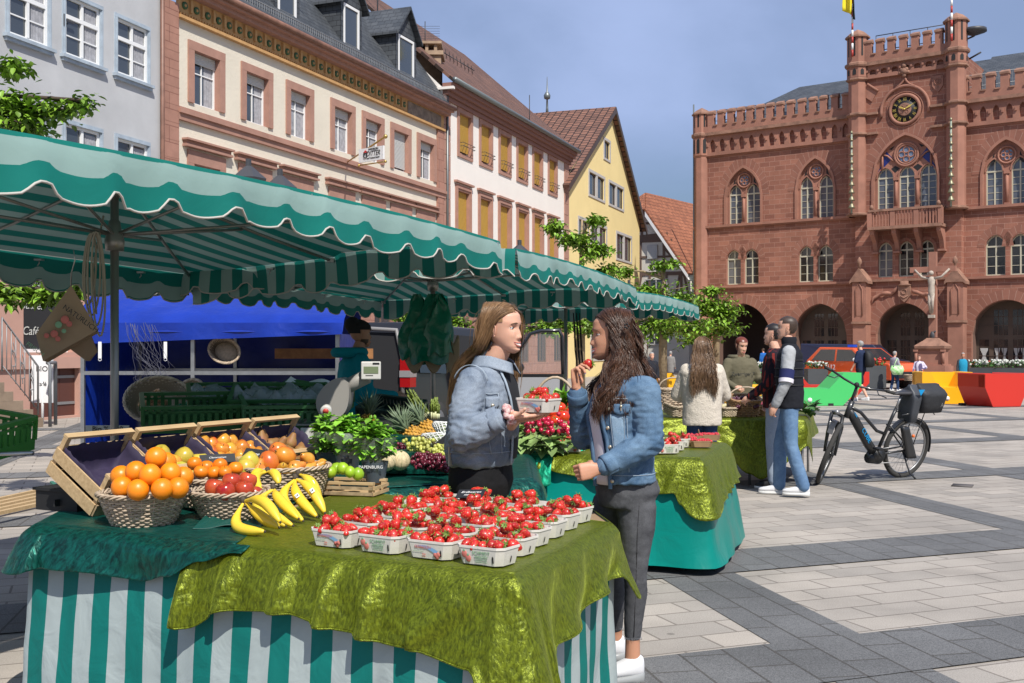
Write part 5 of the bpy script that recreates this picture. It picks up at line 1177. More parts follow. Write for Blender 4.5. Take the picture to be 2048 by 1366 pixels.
def fruit(name,cat,m,r,prof=None,stem=True,sub=(20,14),top=None):
 b=MB()
 if prof: b.lathe([(p*r,z*r) for p,z in prof],20)
 else: b.ball((0,0,0),r,*sub)
 o=b.build(name,m); o['category']=cat;
 if stem:
  s=MB(); s.tube([(0,0,stem*r),(.003,0,stem*r+.012)],.0015 if stem<1.02 else .0025,5); s.build('stem',mstem,o)
 return o
orange=fruit('orange','orange',morange,.0435,stem=False)
c=MB(); c.lathe([(.004,0),(.003,.0015)],8,(0,0,.043)); c.build('navel',mcalyx,orange)
bundle('orange',[(312,915,4.50),(272,943,4.46),(300,949,4.39),(341,946,4.47),(242,952,4.52),(366,954,4.52),(244,974,4.42),(276,980,4.36),(324,978,4.37),(356,976,4.42),(305,960,4.58),(332,925,4.62)],orange,'big smooth orange heaped in the nearest wicker basket','oranges heaped in the nearest basket')
APP=[(.02,.72),(.25,.80),(.42,.93),(.62,.95),(.86,.78),(1,.35),(1.0,0),(.9,-.42),(.68,-.75),(.42,-.92),(.22,-.9),(.02,-.8)]
apple=fruit('apple','apple',mapred,.040,APP,.72)
bundle('apple',[(428,978,4.62),(463,966,4.66),(494,964,4.72),(489,982,4.60),(452,985,4.55),(472,986,4.72,.95),(510,990,4.68,.85),(438,984,4.66)],apple,'shiny dark red apple in the basket beside the bananas','red apples in the basket')
mand=fruit('mandarin','mandarin',mmand,.034,[(.02,.80),(.3,.84),(.7,.66),(.95,.3),(1,0),(.92,-.4),(.6,-.74),(.25,-.82),(.02,-.8)],.8)
bundle('mandarin',[(389,927,5.0),(413,934,4.98),(440,930,5.0),(471,937,4.98),(450,944,4.92,.9),(402,944,4.9),(428,946,4.95),(462,944,5.05)],mand,'small orange mandarin in the middle wicker basket','mandarins in the middle basket')
PEAR=[(.02,1.45),(.25,1.42),(.42,1.15),(.55,.75),(.82,.3),(1,-.15),(.98,-.5),(.75,-.85),(.4,-1.0),(.02,-.95)]
pear=fruit('pear','pear',mpear,.036,PEAR,1.45)
bundle('pear',[(613,918,5.4,1.05),(593,934,5.3),(565,938,5.3),(617,938,5.35,.9),(636,932,5.4,.8),(607,945,5.25,.75),(580,947,5.22),(645,928,5.5,.8),(516,940,5.25,1.1),(528,950,5.2),(553,950,5.25),(627,948,5.3,.9)],pear,'blushed red and yellow pear in the basket behind the bananas','pears in the basket',tilt=1.3)
mango=fruit('mango','mango',mmango,.046,[(.02,1.15),(.4,1.1),(.8,.75),(1,.2),(1.0,-.3),(.8,-.8),(.4,-1.1),(.02,-1.15)],1.15)
bundle('mango',[(538,923,5.3,1.0),(570,913,5.4,1.05),(557,903,5.48)],mango,['round red and orange mango, leftmost on top of the pear basket','large orange and red mango in the middle on top of the pears','orange mango lying at the very top of the pear basket'],'mangoes on the pears',tilt=1.2)
gap=fruit('apple','apple',mapy,.040,APP,.72); bundle('apple',[(500,924,5.25,1.15),(492,938,5.2,1.1)],gap,'pale green apple at the left of the pear basket','pale green apples')
def crate(label,loc,rz,tau,w=.385,dp=.32,h=.15,paper=True,name='wooden_crate',group='wooden fruit crates in a row',post=.055,slats=2,m=None):
 m=m or mpoplar; root=thing(name,label,'crate',loc,group=group); L0=V(loc)
 def bxx(b,*a,mi=0): b.T=MX.Translation(L0); b.bx(*a,mi)
 t=.008
 for nm,xa,xb,ya,yb,mm in(('side_panel',-t,0,0,dp,m),('side_panel',w,w+t,0,dp,m),('end_panel',0,w,-t,0,mpoplar2),('end_panel',0,w,dp,dp+t,mpoplar2)):
  b=MB(); sh=(h-.02)/slats*.86
  for k in range(slats): z=.004+k*(h/slats); bxx(b,xa,xb,ya,yb,z,z+sh)
  b.build(nm,mm,root)
 for x in(.013,w-.013):
  for y in(.013,dp-.013): b=MB(); bxx(b,x-.012,x+.012,y-.012,y+.012,0,h+post-.012); b.build('corner_post',m,root)
 for y in(.012,dp-.012): b=MB(); bxx(b,0,w,y-.015,y+.015,h+post-.012,h+post); b.build('top_rail',m,root)
 b=MB(); bxx(b,0,w,0,dp,0,.006); b.build('bottom_board',m,root)
 if paper:
  b=MB(); b.T=MX.Translation(L0)
  def fp(i,j):
   x=w*i;y=dp*j; e=min(i,1-i,j,1-j); z=.02+max(0,1-e*7)**1.2*(h*.82)+.012*NZ.noise(V((i*5+L0.x*9,j*5,0)))+ .02*abs(NZ.noise(V((i*11,j*9,L0.y*5))));
   k=.012; return V((min(max(x,k),w-k),min(max(y,k),dp-k),z))
  b.grid(fp,26,22); b.build('tissue_liner',mpaper,root,thick=.001)
 root.rotation_euler=(tau,0,rz); return root
CL_=V((.45,.893,0)).normalized(); rzC=math.atan2(CL_.y,CL_.x); c0=V((-1.80,4.70,ZT+.02)); CR_=[]
labs=['empty wooden crate lined with purple paper, nearest of the row','second wooden crate of the row, with green and red apples','third wooden crate of the row, full of red apples','farthest wooden crate of the row, with russet pears']
BK=V((-CL_.y,CL_.x,0))
for i in range(4):
 o=crate(labs[i],c0+CL_*.41*i+V((0,0,.0)),rzC,R(33)); CR_.append(o)
def incrate(i,x,y,z):
 tau=R(33); return c0+CL_*(.41*i+x)+(BK*math.cos(tau)+V((0,0,math.sin(tau))))*y+(V((0,0,math.cos(tau)))-BK*math.sin(tau))*z
def infruit(lst,proto,label,group):
 for i,(ci,x,y,z) in enumerate(lst):
  o=dup(proto); o.location=incrate(ci,x,y,z); o.rotation_euler=(random.uniform(-1,1),random.uniform(-1,1),random.uniform(0,6)); o['label']=label; o['group']=group
infruit([(1,.05,.22,.08),(1,.17,.25,.08),(1,.28,.21,.085),(1,.35,.16,.08),(1,.07,.15,.075),(1,.20,.12,.07),(1,.30,.13,.075),(1,.13,.08,.07),(1,.33,.07,.07),(1,.24,.07,.07)],gap,'yellow-green apple in the second crate of the row','yellow apples in the second crate')
ra=fruit('apple','apple',maprg,.040,APP,.72); ra.location=incrate(1,.13,.20,.08); ra['label']='red and yellow apple lying on the paper of the second crate'; ra['group']='red apples in the crates'
infruit([(1,.27,.03,.06),(1,.20,.19,.07)],ra,'red and yellow apple lying on the paper of the second crate','red apples in the crates')
infruit([(2,.06+.075*(k%5),.07+.072*(k//5),.085+.012*(k%2)) for k in range(19)],ra,'red and yellow apple in the third crate of the row','apples in the third crate')
rp=fruit('pear','pear',mat('russet_pear',(.30,.19,.05),.6,nz=(20,.3),second=(.28,.09,.04)),.038,PEAR,1.45); rp.location=incrate(3,.1,.27,.09); rp['label']='brownish russet pear in the farthest crate of the row'; rp['group']='russet pears in the farthest crate'
infruit([(3,.06+.085*(k%4),.07+.08*(k//4),.075+.01*(k%2)) for k in range(14)],rp,'brownish russet pear in the farthest crate of the row','russet pears in the farthest crate')
b=MB(); p=gt(145,1026); b.box(p.x,p.y+.12,ZT+.055,.30,.26,.09,rz=rzC); b.box(p.x,p.y+.12,ZT+.105,.32,.28,.012,rz=rzC); b.box(p.x-.05,p.y-.02,ZT+.05,.06,.01,.03,rz=rzC); o=b.build('support_box',mblack,loc=p); tag(o,'black box propping up the nearest wooden crate','box')
def banana(mb,base,dirs,L,r,bend,mi=0,up=V((0,0,1))):
 """banana from stem point base: dirs=(initial dir, bend dir)"""
 d0,d1=V(dirs[0]).normalized(),V(dirs[1]).normalized(); pts=[base];rs=[];N=12; p=V(base)
 for i in range(N):
  f=i/(N-1); d=(d0*(1-f)+d1*f).normalized(); pts.append(p:=p+d*L/N)
 rr=[.0065,.0075,.010,.015,.0185,.0195,.020,.0195,.0188,.0175,.0150,.0105,.006]
 mb.tube(pts,[x*r/.02 for x in rr],6,0,True,True)
 mb2=pts[-1]; mb.ball(mb2,.0055*r/.02,6,5,1); return pts
def bunch(label,stem,tips,r=.0265,stick=()):
 S0=pd(*stem); root=thing('banana_bunch',label,'bananas',S0,group='bunches of bananas')
 for k,(tx,ty,td,bx_,by_,bz_) in enumerate(tips):
  T1=pd(tx,ty,td); ch=T1-S0; L=ch.length; bow=V((bx_,by_,bz_))*L
  st=S0+V((random.uniform(-.006,.006),random.uniform(-.006,.006),0))
  pts=[]
  for i in range(15):
   f=i/14; pts.append(st+ch*f+bow*math.sin(PI*min(1,f*1.0))*(1-.25*f))
  rr=[.0055,.006,.0075,.0115,.0155,.0180,.0192,.0198,.0198,.0195,.0188,.0175,.0150,.0105,.0062]
  m=MB(); m.tube(pts,[x*r/.0195 for x in rr],6,0); m.ball(pts[-1],.006,6,5,1)
  o=m.build('banana',[mban,mbant],root); md=o.modifiers.new('s','SUBSURF'); md.levels=1; md.render_levels=1
  if k in stick:
   i=8; t=(pts[i+1]-pts[i-1]).normalized(); nrm=(V((-pts[i].x,-pts[i].y,H-pts[i].z)).normalized()); nrm=(nrm-t*nrm.dot(t)).normalized()
   T_=frame_T(pts[i]+nrm*(rr[i]*r/.0195+.0012),t,nrm.cross(t)); s=MB(T_); s.box(0,0,0,.022,.017,.001); s.lathe([(.004,.0006),(.004,.0012)],8,(0,.002,0),1); s.box(0,-.005,.0008,.012,.002,.0006,1); s.build('sticker',[mstick,mbk],o)
 m=MB(); m.tube([S0+V((0,0,-.012)),S0+V((0,0,.006)),S0+V((-.006,.004,.02))],[.012,.013,.009],8); m.build('bunch_stem',mbant,root)
 return root
bunch('smallest bunch of bananas, lying flat at the front by the green cloth fold',(487,1003,4.42),[(528,1063,4.22,-.30,0,-.18),(560,1045,4.22,.05,-.05,.16),(556,1055,4.28,.0,-.0,-.05)])
bunch('large bunch of stickered bananas hanging over toward the strawberries',(591,958,4.80),[(606,1042,4.55,-.26,0,.0),(634,1034,4.6,-.14,-.02,.02),(650,1026,4.65,.06,-.05,.10)],.027,(0,1,2))
bunch('middle bunch of bananas leaning left of the stickered bunch',(547,978,4.62),[(586,1052,4.40,-.34,0,.02),(596,1038,4.45,-.12,0,.06),(570,1052,4.42,-.42,0,.0)])
bunch('bunch of bananas standing against the pear basket',(597,949,4.9),[(640,1012,4.72,.07,0,.12),(648,1030,4.7,.0,0,.16)],.025,(0,))
bunch('upper bunch of bananas leaning on the apple basket',(536,944,4.95),[(526,985,4.78,-.25,0,.1),(560,968,4.85,.1,0,.15),(510,975,4.85,-.2,0,.25)],.025)
def strawberry():
 b=MB(); prof=[(.02,.62),(.5,.66),(.85,.48),(1,.12),(.92,-.25),(.72,-.62),(.45,-.95),(.2,-1.12),(.02,-1.16)]; b.lathe([(p*.0165,z*.0165) for p,z in prof],14)
 o=b.build('strawberry',mstr); o['category']='strawberry'; s=MB()
 for k in range(7):
  q=k*2*PI/7+.2*random.random(); d=V((math.cos(q),math.sin(q),0))*.78; e=V((-d.y,d.x,0)); z=.0165*.66
  s.add([V((0,0,z))+e*.002,V((0,0,z))-e*.002,d*.009+e*.0032+V((0,0,z+.002)),d*.009-e*.0032+V((0,0,z+.002)),d*.017+V((0,0,z+.006*random.uniform(-.5,1)))],[(0,1,3,2),(2,3,4)])
 s.tube([(0,0,.010),(.001,.001,.019)],.0011,4); s.build('calyx',mcalyx,o,thick=.0006);
 g=MB()
 for k in range(26):
  f=(k+.5)/26; q=k*2.4; z=.55-1.45*f; r=np.interp(z,[-1.16,-.95,-.62,-.25,.12,.48,.66],[.02,.45,.72,.92,1,.85,.5]); g.ball((r*.0166*math.cos(q),r*.0166*math.sin(q),z*.0165),.0010,4,3)
 g.build('seeds',mseed,o); return o
SB=strawberry(); SBUSED=[0]; SBC=[0]
def put_straw(p,label,group,sc=1):
 o=SB if not SBUSED[0] else dup(SB); SBUSED[0]=1; SBC[0]+=1
 o.location=p; o.rotation_euler=(random.uniform(-2.2,2.2),random.uniform(-1.2,1.2),random.uniform(0,6.28)); o.scale=(sc*random.uniform(.85,1.18),)*3 if 0 else (sc*random.uniform(.85,1.12),sc*random.uniform(.85,1.12),sc*random.uniform(1.1,1.5))
 o['label']=label; o['group']=group
mpun=mat('punnet_pulp',(.62,.585,.53),.85,nz=(40,.08),bump=(120,.2,.002)); mpr=mat('print_red',(.55,.16,.13),.8); mpg=mat('print_green',(.22,.40,.24),.8); mpb=mat('print_blue',(.20,.38,.60),.8)
def punnet_mesh(L,W,Hh,m,lip=True):
 def ringp(k,z,c=.022):
  l,w=L/2*k,W/2*k; return [V(p) for p in((-l+c,-w,z),(l-c,-w,z),(l,-w+c,z),(l,w-c,z),(l-c,w,z),(-l+c,w,z),(-l,w-c,z),(-l,-w+c,z))]
 rg=[ringp(.86,0),ringp(.975,Hh*.86),ringp(1.0,Hh*.87),ringp(1.0,Hh),ringp(.965,Hh),ringp(.94,Hh*.86),ringp(.83,.006)]
 b=MB(); vs=[p for r in rg for p in r]; fs=[(i*8+k,i*8+(k+1)%8,(i+1)*8+(k+1)%8,(i+1)*8+k) for i in range(6) for k in range(8)]+[tuple(range(8))[::-1],tuple(range(48,56))]
 b.add(vs,fs); return b
def flatprint(b,T,mi,poly,h=.0006): b.T=T; b.prism(poly,lambda p,q,k:V((p,q,k)),0,h,mi)
def punnet(kind,label,group='strawberry punnets on the lime cloth'):
 root=thing('strawberry_punnet',label,'punnet',(0,0,0),group=group); L,W,Hh=.192,.135,.062
 body=punnet_mesh(L,W,Hh,mpun).build('tray',mpun,root)
 sl=MB(); sl.add([(.055,-W/2*.90-.0012,.010),(.061,-W/2*.90-.0012,.010),(.061,-W/2*.945-.0012,.030),(.058,-W/2*.95-.0012,.034),(.055,-W/2*.945-.0012,.030)],[(0,1,2,3,4)]); sl.add([(L/2*.90+.0012,-.003,.010),(L/2*.90+.0012,.003,.010),(L/2*.945+.0012,.003,.030),(L/2*.945+.0012,-.003,.030)],[(0,1,2,3)]); sl.build('slot',mblack,body)
 for sgn in(0,1):
  T0=frame_T(V((0,-W/2*.935-.0012,.027)),(1,0,0),(0,-.10,1)) if sgn==0 else frame_T(V((L/2*.935+.0014,0,.027)),(0,1,0),(.14,0,1))
  if sgn==1: continue
  if kind==0:
   text('SCHMIDT',.0165,T0@MX.Translation((.012,.013,0)),'print',mpg,root,.0003)
   text('HANDELSHAUS',.0075,T0@MX.Translation((.012,0.0,0)),'print',mpg,root,.0003); text('Langenthaler Straße',.0058,T0@MX.Translation((.012,-.010,0)),'print',mpg,root,.0003); text('frische Erdbeeren 500 g',.005,T0@MX.Translation((.012,-.017,0)),'print',mpg,root,.0003)
   b=MB(T0); b.tube([V((-.013,.0045,.0004)),V((.037,.0045,.0004)),V((.037,-.0045,.0004)),V((-.013,-.0045,.0004)),V((-.013,.0045,.0004))],.0005,4)
   b.build('print_box',mpg,root); b=MB(T0)
   for x,y in((-.055,.006),(-.040,-.008)): b.lathe([(.011,.0),(.010,.0008)],14,(x,y,0),0,sy=1.15); b.lathe([(.005,.0009),(.004,.0012)],6,(x,y+.012,0),1)
   b.build('print_berries',[mpr,mpg],root)
  else:
   text('ERDBEEREN',.013,T0@MX.Translation((-.015,.012,.0004)),'print',mpr,root,.0003)
   text('500',.0095,T0@MX.Translation((-.012,-.013,0)),'print',mpr,root,.0003); text('Gramm',.005,T0@MX.Translation((-.012,-.020,0)),'print',mpr,root,.0003); text('frisch vom Feld - Klasse I',.0045,T0@MX.Translation((-.035,-.003,0)),'print',mpg,root,.0003)
   b=MB(T0); A=[V((-.052+.10*f,.012+.009*math.sin(PI*f)-.010*f*f,.0003)) for f in np.linspace(0,1,12)]; B_=[V((-.052+.088*f,.012+.003*math.sin(PI*f)-.016*f*f*1.2,.0003)) for f in np.linspace(0,1,12)]; b.strip(A,B_); b.build('print_arc',mpb,root); b=MB(T0)
   for x,y in((.036,-.012),(.048,-.010),(.042,-.018)): b.lathe([(.0085,.0),(.008,.0009)],12,(x,y,0),0)
   b.build('print_berries',[mpr],root)
 return root
fdir=V((.855,-.519,0)); rzP=math.atan2(fdir.y,fdir.x); bdir=V((.33,.944,0))
pos0=V((-.722+.08,4.01-.02,0))
G0=gt(681,1096); rown=['front row','second row','third row','fourth row','fifth row','back row']; coln=['leftmost','second from the left','third from the left','rightmost']
protoP={}
xy={}
for j in range(6):
 for i in range(4):
  p=G0+fdir*(.216*i)+bdir*(.192*j)+V((random.uniform(-.006,.006),random.uniform(-.006,.006),0)); k=(i+j+1)%2 if j else (1,0,1,0)[i]
  lab='white strawberry punnet, %s of the %s on the lime cloth'%(coln[i],rown[j])
  if k not in protoP: o=punnet(k,lab); protoP[k]=o
  else: o=dup(protoP[k],label=lab)
  o.location=V((p.x,p.y,ZT+.0145)); o.rotation_euler=(0,0,rzP+random.uniform(-.05,.05)); xy[(i,j)]=(o.location.copy(),o.rotation_euler.z)
def fill_punnet(loc,rz,desc,n=11,sc=1.0,h=.060):
 lay=[(x,y,0) for x in(-.066,-.033,0,.033,.066) for y in(-.036,-.002,.036)]; random.shuffle(lay); lay=lay[:n-3]+[(random.uniform(-.05,.05),random.uniform(-.025,.025),.027) for _ in range(3)]
 for x,y,z in lay:
  q=V((x+random.uniform(-.007,.007),y+random.uniform(-.007,.007),h+z+random.uniform(-.004,.006))); q.rotate(MX.Rotation(rz,3,'Z')); put_straw(V(loc)+q,'ripe red strawberry in the '+desc,'strawberries in the '+desc,sc*1.22)
CNT={(i,j):(15 if j==0 else 12 if i==3 else 11) for i in range(4) for j in range(6)}
for (i,j),(l_,r_) in xy.items():
 fill_punnet(l_,r_,('%s punnet of the %s'%(coln[i],rown[j])),CNT[(i,j)]-1 if j else 14)
mchalkb=mat('slate_card',(.018,.019,.022),.55); mchw=mat('chalk_white',(.72,.72,.70),.8)
def card(label,c,x,y,w,h,txt,name='price_card'):
 T_=frame_T(c,x,y); r=thing(name,label,'price card',c,group='black price cards'); b=MB(T_); b.box(0,0,0,w,h,.003); b.build('board',mchalkb,r)
 for s,(t_,dx,dy) in enumerate(txt): text(t_,h*(.30 if s==0 else .20),T_@MX.Translation((dx*w,dy*h,.002)),'chalk_lettering',mchw,r,.0004,shear=.3)
 return r
c_=xy[(1,4)][0]+V((.02,.05,.10)); card('small black price card lying among the strawberry punnets',c_,(.95,-.25,.05),(.1,.9,.35),.12,.07,[('Erdbeeren',0,.15),('500g 3.90',0,-.2)])
card('black chalk card in the mandarin basket',pd(435,917,5.1),(1,.35,.02),(-.1,.5,.5),.16,.05,[('Clementinen',0,.1)])
card('black chalk card lying on the apples beside the pear basket',pd(520,912,5.45),(1,-.2,-.1),(.1,.6,.5),.18,.085,[('Birne Italien',0,.1)])
card('black chalk card tilted on the grapes, reading Tomate Strauch',pd(893,898,6.2),(.75,-.1,.62),(-.62,.25,.72),.14,.135,[('Tomate Strauch',-.02,.1),('4.90',.3,-.2)])
mleaf=island(mat('basil_leaf',(.21,.44,.045),.4,nz=(25,.25),sss=.0),.3); mleafd=island(mat('leaf_dark_green',(.055,.15,.03),.5,nz=(20,.3)),.35)
mbag=mat('clear_sleeve',(.9,.95,.92),.15,.5,alpha=.12); mfrost=mat('frosted_sleeve',(.85,.92,.88),.3,.5,alpha=.38); mpot=mat('plant_pot_grey',(.07,.085,.10),.5)
def leafm(b,p,d,up,L,w,mi=0,cup=.25):
 d=V(d).normalized(); s=d.cross(V(up)).normalized(); n=s.cross(d)
 q=[p,p+d*L*.3+s*w*.45+n*L*.05,p+d*L*.65+s*w*.40+n*L*.03,p+d*L-n*L*.12,p+d*L*.65-s*w*.40+n*L*.03,p+d*L*.3-s*w*.45+n*L*.05,p+d*L*.35-n*w*cup*.5,p+d*L*.68-n*w*cup*.5]
 b.add(q,[(0,1,6),(1,2,7,6),(2,3,7),(3,4,7),(4,5,6,7),(5,0,6)],mi,True)
def basil(label,px,py,d,hh,rad,lean=(0,0),sleeve=0):
 base=pd(px,py,d); r=thing('basil_pot',label,'potted herb',base,group='basil pots')
 b=MB(); b.lathe([(.045,0),(.06,.085),(.063,.09),(.055,.088)],18,base); b.build('pot',mpot,r)
 b=MB(); rnd=random.Random(int(px))
 for k in range(46):
  a=rnd.uniform(0,6.28); q=rnd.random()**.6; top=base+V((math.cos(a)*rad*q*.9+lean[0],math.sin(a)*rad*q*.9,.09+hh*(.45+.55*rnd.random())*(1-.25*q*q)))
  st=base+V((math.cos(a)*.02,math.sin(a)*.02,.08)); b.tube([st,st.lerp(top,.5)+V((0,0,.01)),top],.0022,4)
  for lv,nl in((1,4),(.8,5),(.58,4),(.38,3)):
   c=st.lerp(top,lv)
   for m_ in range(nl):
    q_=m_*6.28/nl+k+lv*3; dd=V((math.cos(q_),math.sin(q_),rnd.uniform(-.35,.35))); L=rnd.uniform(.048,.075)*(.6 if lv==1 and m_<2 else 1); leafm(b,c,dd,(0,0,1),L,L*.68)
  for m_ in range(3): leafm(b,top,V((rnd.uniform(-.6,.6),rnd.uniform(-.6,.6),1)),(0,1,0),.022,.014)
 b.build('foliage',mleaf,r)
 if sleeve:
  b=MB(); H0=.09+hh*.55; b.lathe([(.05,0),(.062,.07),(.085,.15),(rad*1.08,H0*.8),(rad*1.16,H0),(rad*1.17,H0+.004)],24,base,0,sy=.9,caps=False); b.build('sleeve',mfrost if sleeve==2 else mbag,r)
 return r
basil('basil pot in a clear sleeve at the left of the three basil pots',655,938,5.85,.20,.085,sleeve=1)
basil('basil pot in a frosted sleeve in the middle of the three',696,944,5.75,.21,.10,sleeve=2)
b3=basil('basil pot with a dark printed wrapper, rightmost of the three',750,962,5.6,.24,.095,sleeve=1)
mwrap=mat('wrapper_dark',(.06,.08,.10),.35); b=MB(); p=pd(750,962,5.6); b.lathe([(.047,-.005),(.064,.072),(.068,.10)],20,p,caps=False); b.build('printed_wrapper',mwrap,b3)
text('PAPENBURG',.022,frame_T(p+V((-.012,-.075,.078)),(1,.0,0),(0,-.1,1)),'lettering',mstick,b3,.001)
lb=pd(640,982,5.45); lb.z=ZT+.012; crate('small shallow wooden box of green limes beside the basil',lb,R(-14),0.0,.28,.20,.055,False,'lime_box','lime box',post=.012,slats=2)
lime=fruit('lime','lime',mlimef,.031,[(.02,1.1),(.3,1.02),(.75,.72),(1,.1),(.95,-.4),(.6,-.85),(.2,-1.02),(.02,-1.08)],stem=False)
bundle('lime',[(686,937,5.5),(674,937,5.52),(716,948,5.45),(661,944,5.5),(700,944,5.42,.9)],lime,'green lime lying in the small wooden box','limes in the wooden box',tilt=1.5)
mmel=mat('melon_netted',(.62,.50,.30),.7,nz=(60,.25),bump=(90,.5,.003)); mmelg=mat('melon_groove_green',(.20,.25,.10),.7)
def melon(label,px,py,d,r,rot):
 c=pd(px,py,d); t_=thing('cantaloupe_melon',label,'melon',c,group='netted melons'); b=MB(); N=40;M_=20;vs=[];fs=[];rm=MX.Rotation(rot,3,'Y')@MX.Rotation(.4,3,'X')
 for lobes,mi in((1,0),):
  b.grid(lambda i,j:c+rm@V((r*(1-.035*max(0,math.cos(10*2*PI*i))**12)*math.sin(PI*j)*math.cos(2*PI*i),r*(1-.035*max(0,math.cos(10*2*PI*i))**12)*math.sin(PI*j)*math.sin(2*PI*i),r*.97*math.cos(PI*j))),100,24)
 b.build('rind',mmel,t_); g=MB()
 for k in range(10): g.tube([c+rm@V((r*.975*math.sin(PI*j)*math.cos(2*PI*k/10),r*.975*math.sin(PI*j)*math.sin(2*PI*k/10),r*.955*math.cos(PI*j))) for j in np.linspace(.04,.96,16)],r*.022,4)
 g.lathe([(.006,0),(.005,.012)],6,c+rm@V((0,0,r*.95))); g.build('groove',mmelg,t_)
melon('netted cantaloupe melon with green grooves, nearest the grapes',800,921,6.15,.057,.2); melon('netted melon half hidden behind the basil wrapper',772,922,6.1,.058,-.3); melon('netted melon at the back beside the red grapes',779,908,6.35,.05,.5)
mgrr=fruitmat('grape_red',(.16,.02,.035),.25,(.09,.012,.03),14,objr=0); mgrg=fruitmat('grape_green',(.42,.45,.08),.25,(.50,.50,.14),14,objr=0); island(mgrr,.4); island(mgrg,.2)
def grapes(label,pts,m,n,r,seed,grp):
 rnd=random.Random(seed); c=pd(*pts[0][:3]); t_=thing('grape_bunch',label,'grapes',c,group=grp); b=MB()
 for k in range(n):
  a=rnd.random(); i=min(int(a*(len(pts)-1)),len(pts)-2); f=a*(len(pts)-1)-i; p=pd(*pts[i][:3]).lerp(pd(*pts[i+1][:3]),f)
  q=V((rnd.gauss(0,1),rnd.gauss(0,1),rnd.gauss(0,.8))); q=q.normalized()*(.75+.25*rnd.random())*pts[i][3]; q.z=max(q.z,-.03); b.ball(p+q,r*rnd.uniform(.85,1.1),8,6,0,(1,1,1.15),MX.Rotation(rnd.uniform(-1,1),3,'X'))
 b.build('berries',m,t_)
 s=MB(); P=[pd(*q[:3])+V((0,0,q[3]*.9)) for q in pts]; s.tube(P,.003,5); s.build('grape_stem',mstem,t_)
grapes('dark red grapes lying in front of the green grapes',[(835,922,6.05,.05),(865,925,6.0,.055),(893,930,5.95,.045)],mgrr,230,.0115,1,'bunches of red grapes')
grapes('small red grape bunch behind the melons',[(800,898,6.5,.04),(815,905,6.45,.04)],mgrr,70,.011,2,'bunches of red grapes')
grapes('pale green grapes piled between pineapples and red grapes',[(822,893,6.4,.06),(850,895,6.3,.07),(868,905,6.2,.06),(895,915,6.15,.06)],mgrg,300,.0115,3,'bunches of green grapes')
b=MB(); b.box(*(pd(850,915,6.35)+V((0,.1,-.02))),.85,.45,.12); b.box(*(pd(840,905,6.6)+V((0,.1,-.02))),1.0,.35,.24); o=b.build('display_step',mdkg,loc=pd(850,915,6.35)); tag(o,'cloth covered step raising the grapes and pineapples','display step')
mpine=mat('pineapple_skin',(.50,.26,.035),.6,nz=(50,.4)); mpleaf=mat('pineapple_leaf',(.13,.18,.10),.5,nz=(20,.25))
def pineapple(label,px,py,d,ax,s=1):
 c=pd(px,py,d); t_=thing('pineapple',label,'pineapple',c,group='pineapples'); ax=V(ax).normalized(); T_=frame_T(c,ax.cross(V((0,1,.2))),ax.cross(ax.cross(V((0,1,.2)))));
 b=MB(T_); L=.16*s; r=.06*s
 for k in range(130):
  f=(k+.5)/130; z=-L/2+L*f; rr=r*math.sin(PI*(.12+.76*f))**.5*.97; q=k*2.39996;
  b.ball((rr*math.cos(q),rr*math.sin(q),z),.0105*s,6,4,0,(.8,.8,1))
 b.lathe([(r*.4,-L/2),(r*.9,-L*.3),(r*.96,0),(r*.9,L*.3),(r*.4,L/2)],14); b.build('fruit_body',mpine,t_)
 b=MB(T_); rnd=random.Random(px)
 for k in range(34):
  q=k*2.4; sp=.15+.8*(k/34); l=(.07+.10*(1-k/40))*s*1.2; p0=V((.012*math.cos(q),.012*math.sin(q),L*.47)); o=V((math.cos(q),math.sin(q),0)); sd=V((-math.sin(q),math.cos(q),0))*.009*s
  pts=[p0+o*l*sp*f*(.5+.5*f)+V((0,0,l*f*(1-.35*sp*f))) for f in(0,.33,.66,1)]
  b.add([pts[0]+sd,pts[0]-sd,pts[1]+sd,pts[1]-sd,pts[2]+sd*.7,pts[2]-sd*.7,pts[3]],[(0,1,3,2),(2,3,5,4),(4,5,6)],0,True)
 b.build('leaf_crown',mpleaf,t_,thick=.001)
pineapple('pineapple lying leftmost behind the basil, crown up left',795,892,6.75,(.15,.3,1.),1.0); pineapple('pineapple with its crown pointing toward the left between two others',835,880,6.7,(-.75,.2,.7),1.05)
pineapple('pineapple beside the white net sleeve, crown to the upper left',862,868,6.9,(-.65,.3,.75),1.05); pineapple('pineapple in the shade with dark crown behind the middle basil',735,855,7.2,(.1,.2,1),1.0)
mnet=mat('foam_net_white',(.78,.78,.76),.6);
for lab,a,b_,r0,d in(('white foam net sleeve lying left beside the card','f',0,.05,6.35),('white foam net sleeve behind the other one','f',0,.05,6.55)):
 p0,p1=(pd(845,873,6.4),pd(898,888,6.25)) if 'left' in lab else (pd(868,848,6.6),pd(906,868,6.5))
 t_=thing('fruit_net_sleeve',lab,'net sleeve',p0,group='white foam net sleeves'); b=MB(); ax=(p1-p0); L=ax.length; T_=frame_T(p0,ax.cross(V((0,0,1))),ax.cross(ax.cross(V((0,0,1))))*-1)
 ax=ax.normalized(); X=ax.orthogonal().normalized(); Y=ax.cross(X)
 def rad(f): return .016+.035*min(1,f*1.6)
 for k in range(12):
  for sgn in(1,-1): b.tube([p0+ax*L*f+(X*math.cos(2*PI*k/12+sgn*f*2.2)+Y*math.sin(2*PI*k/12+sgn*f*2.2))*rad(f) for f in np.linspace(0,1,12)],.0035,4)
 b.build('netting',mnet,t_); g=MB(); g.ball(p0.lerp(p1,.68),.044,14,10); g.tube([p0,p0.lerp(p1,.35)],[.014,.03],10); g.build('wrapped_fruit',mat('fruit_pale_green',(.45,.52,.30),.5),t_)
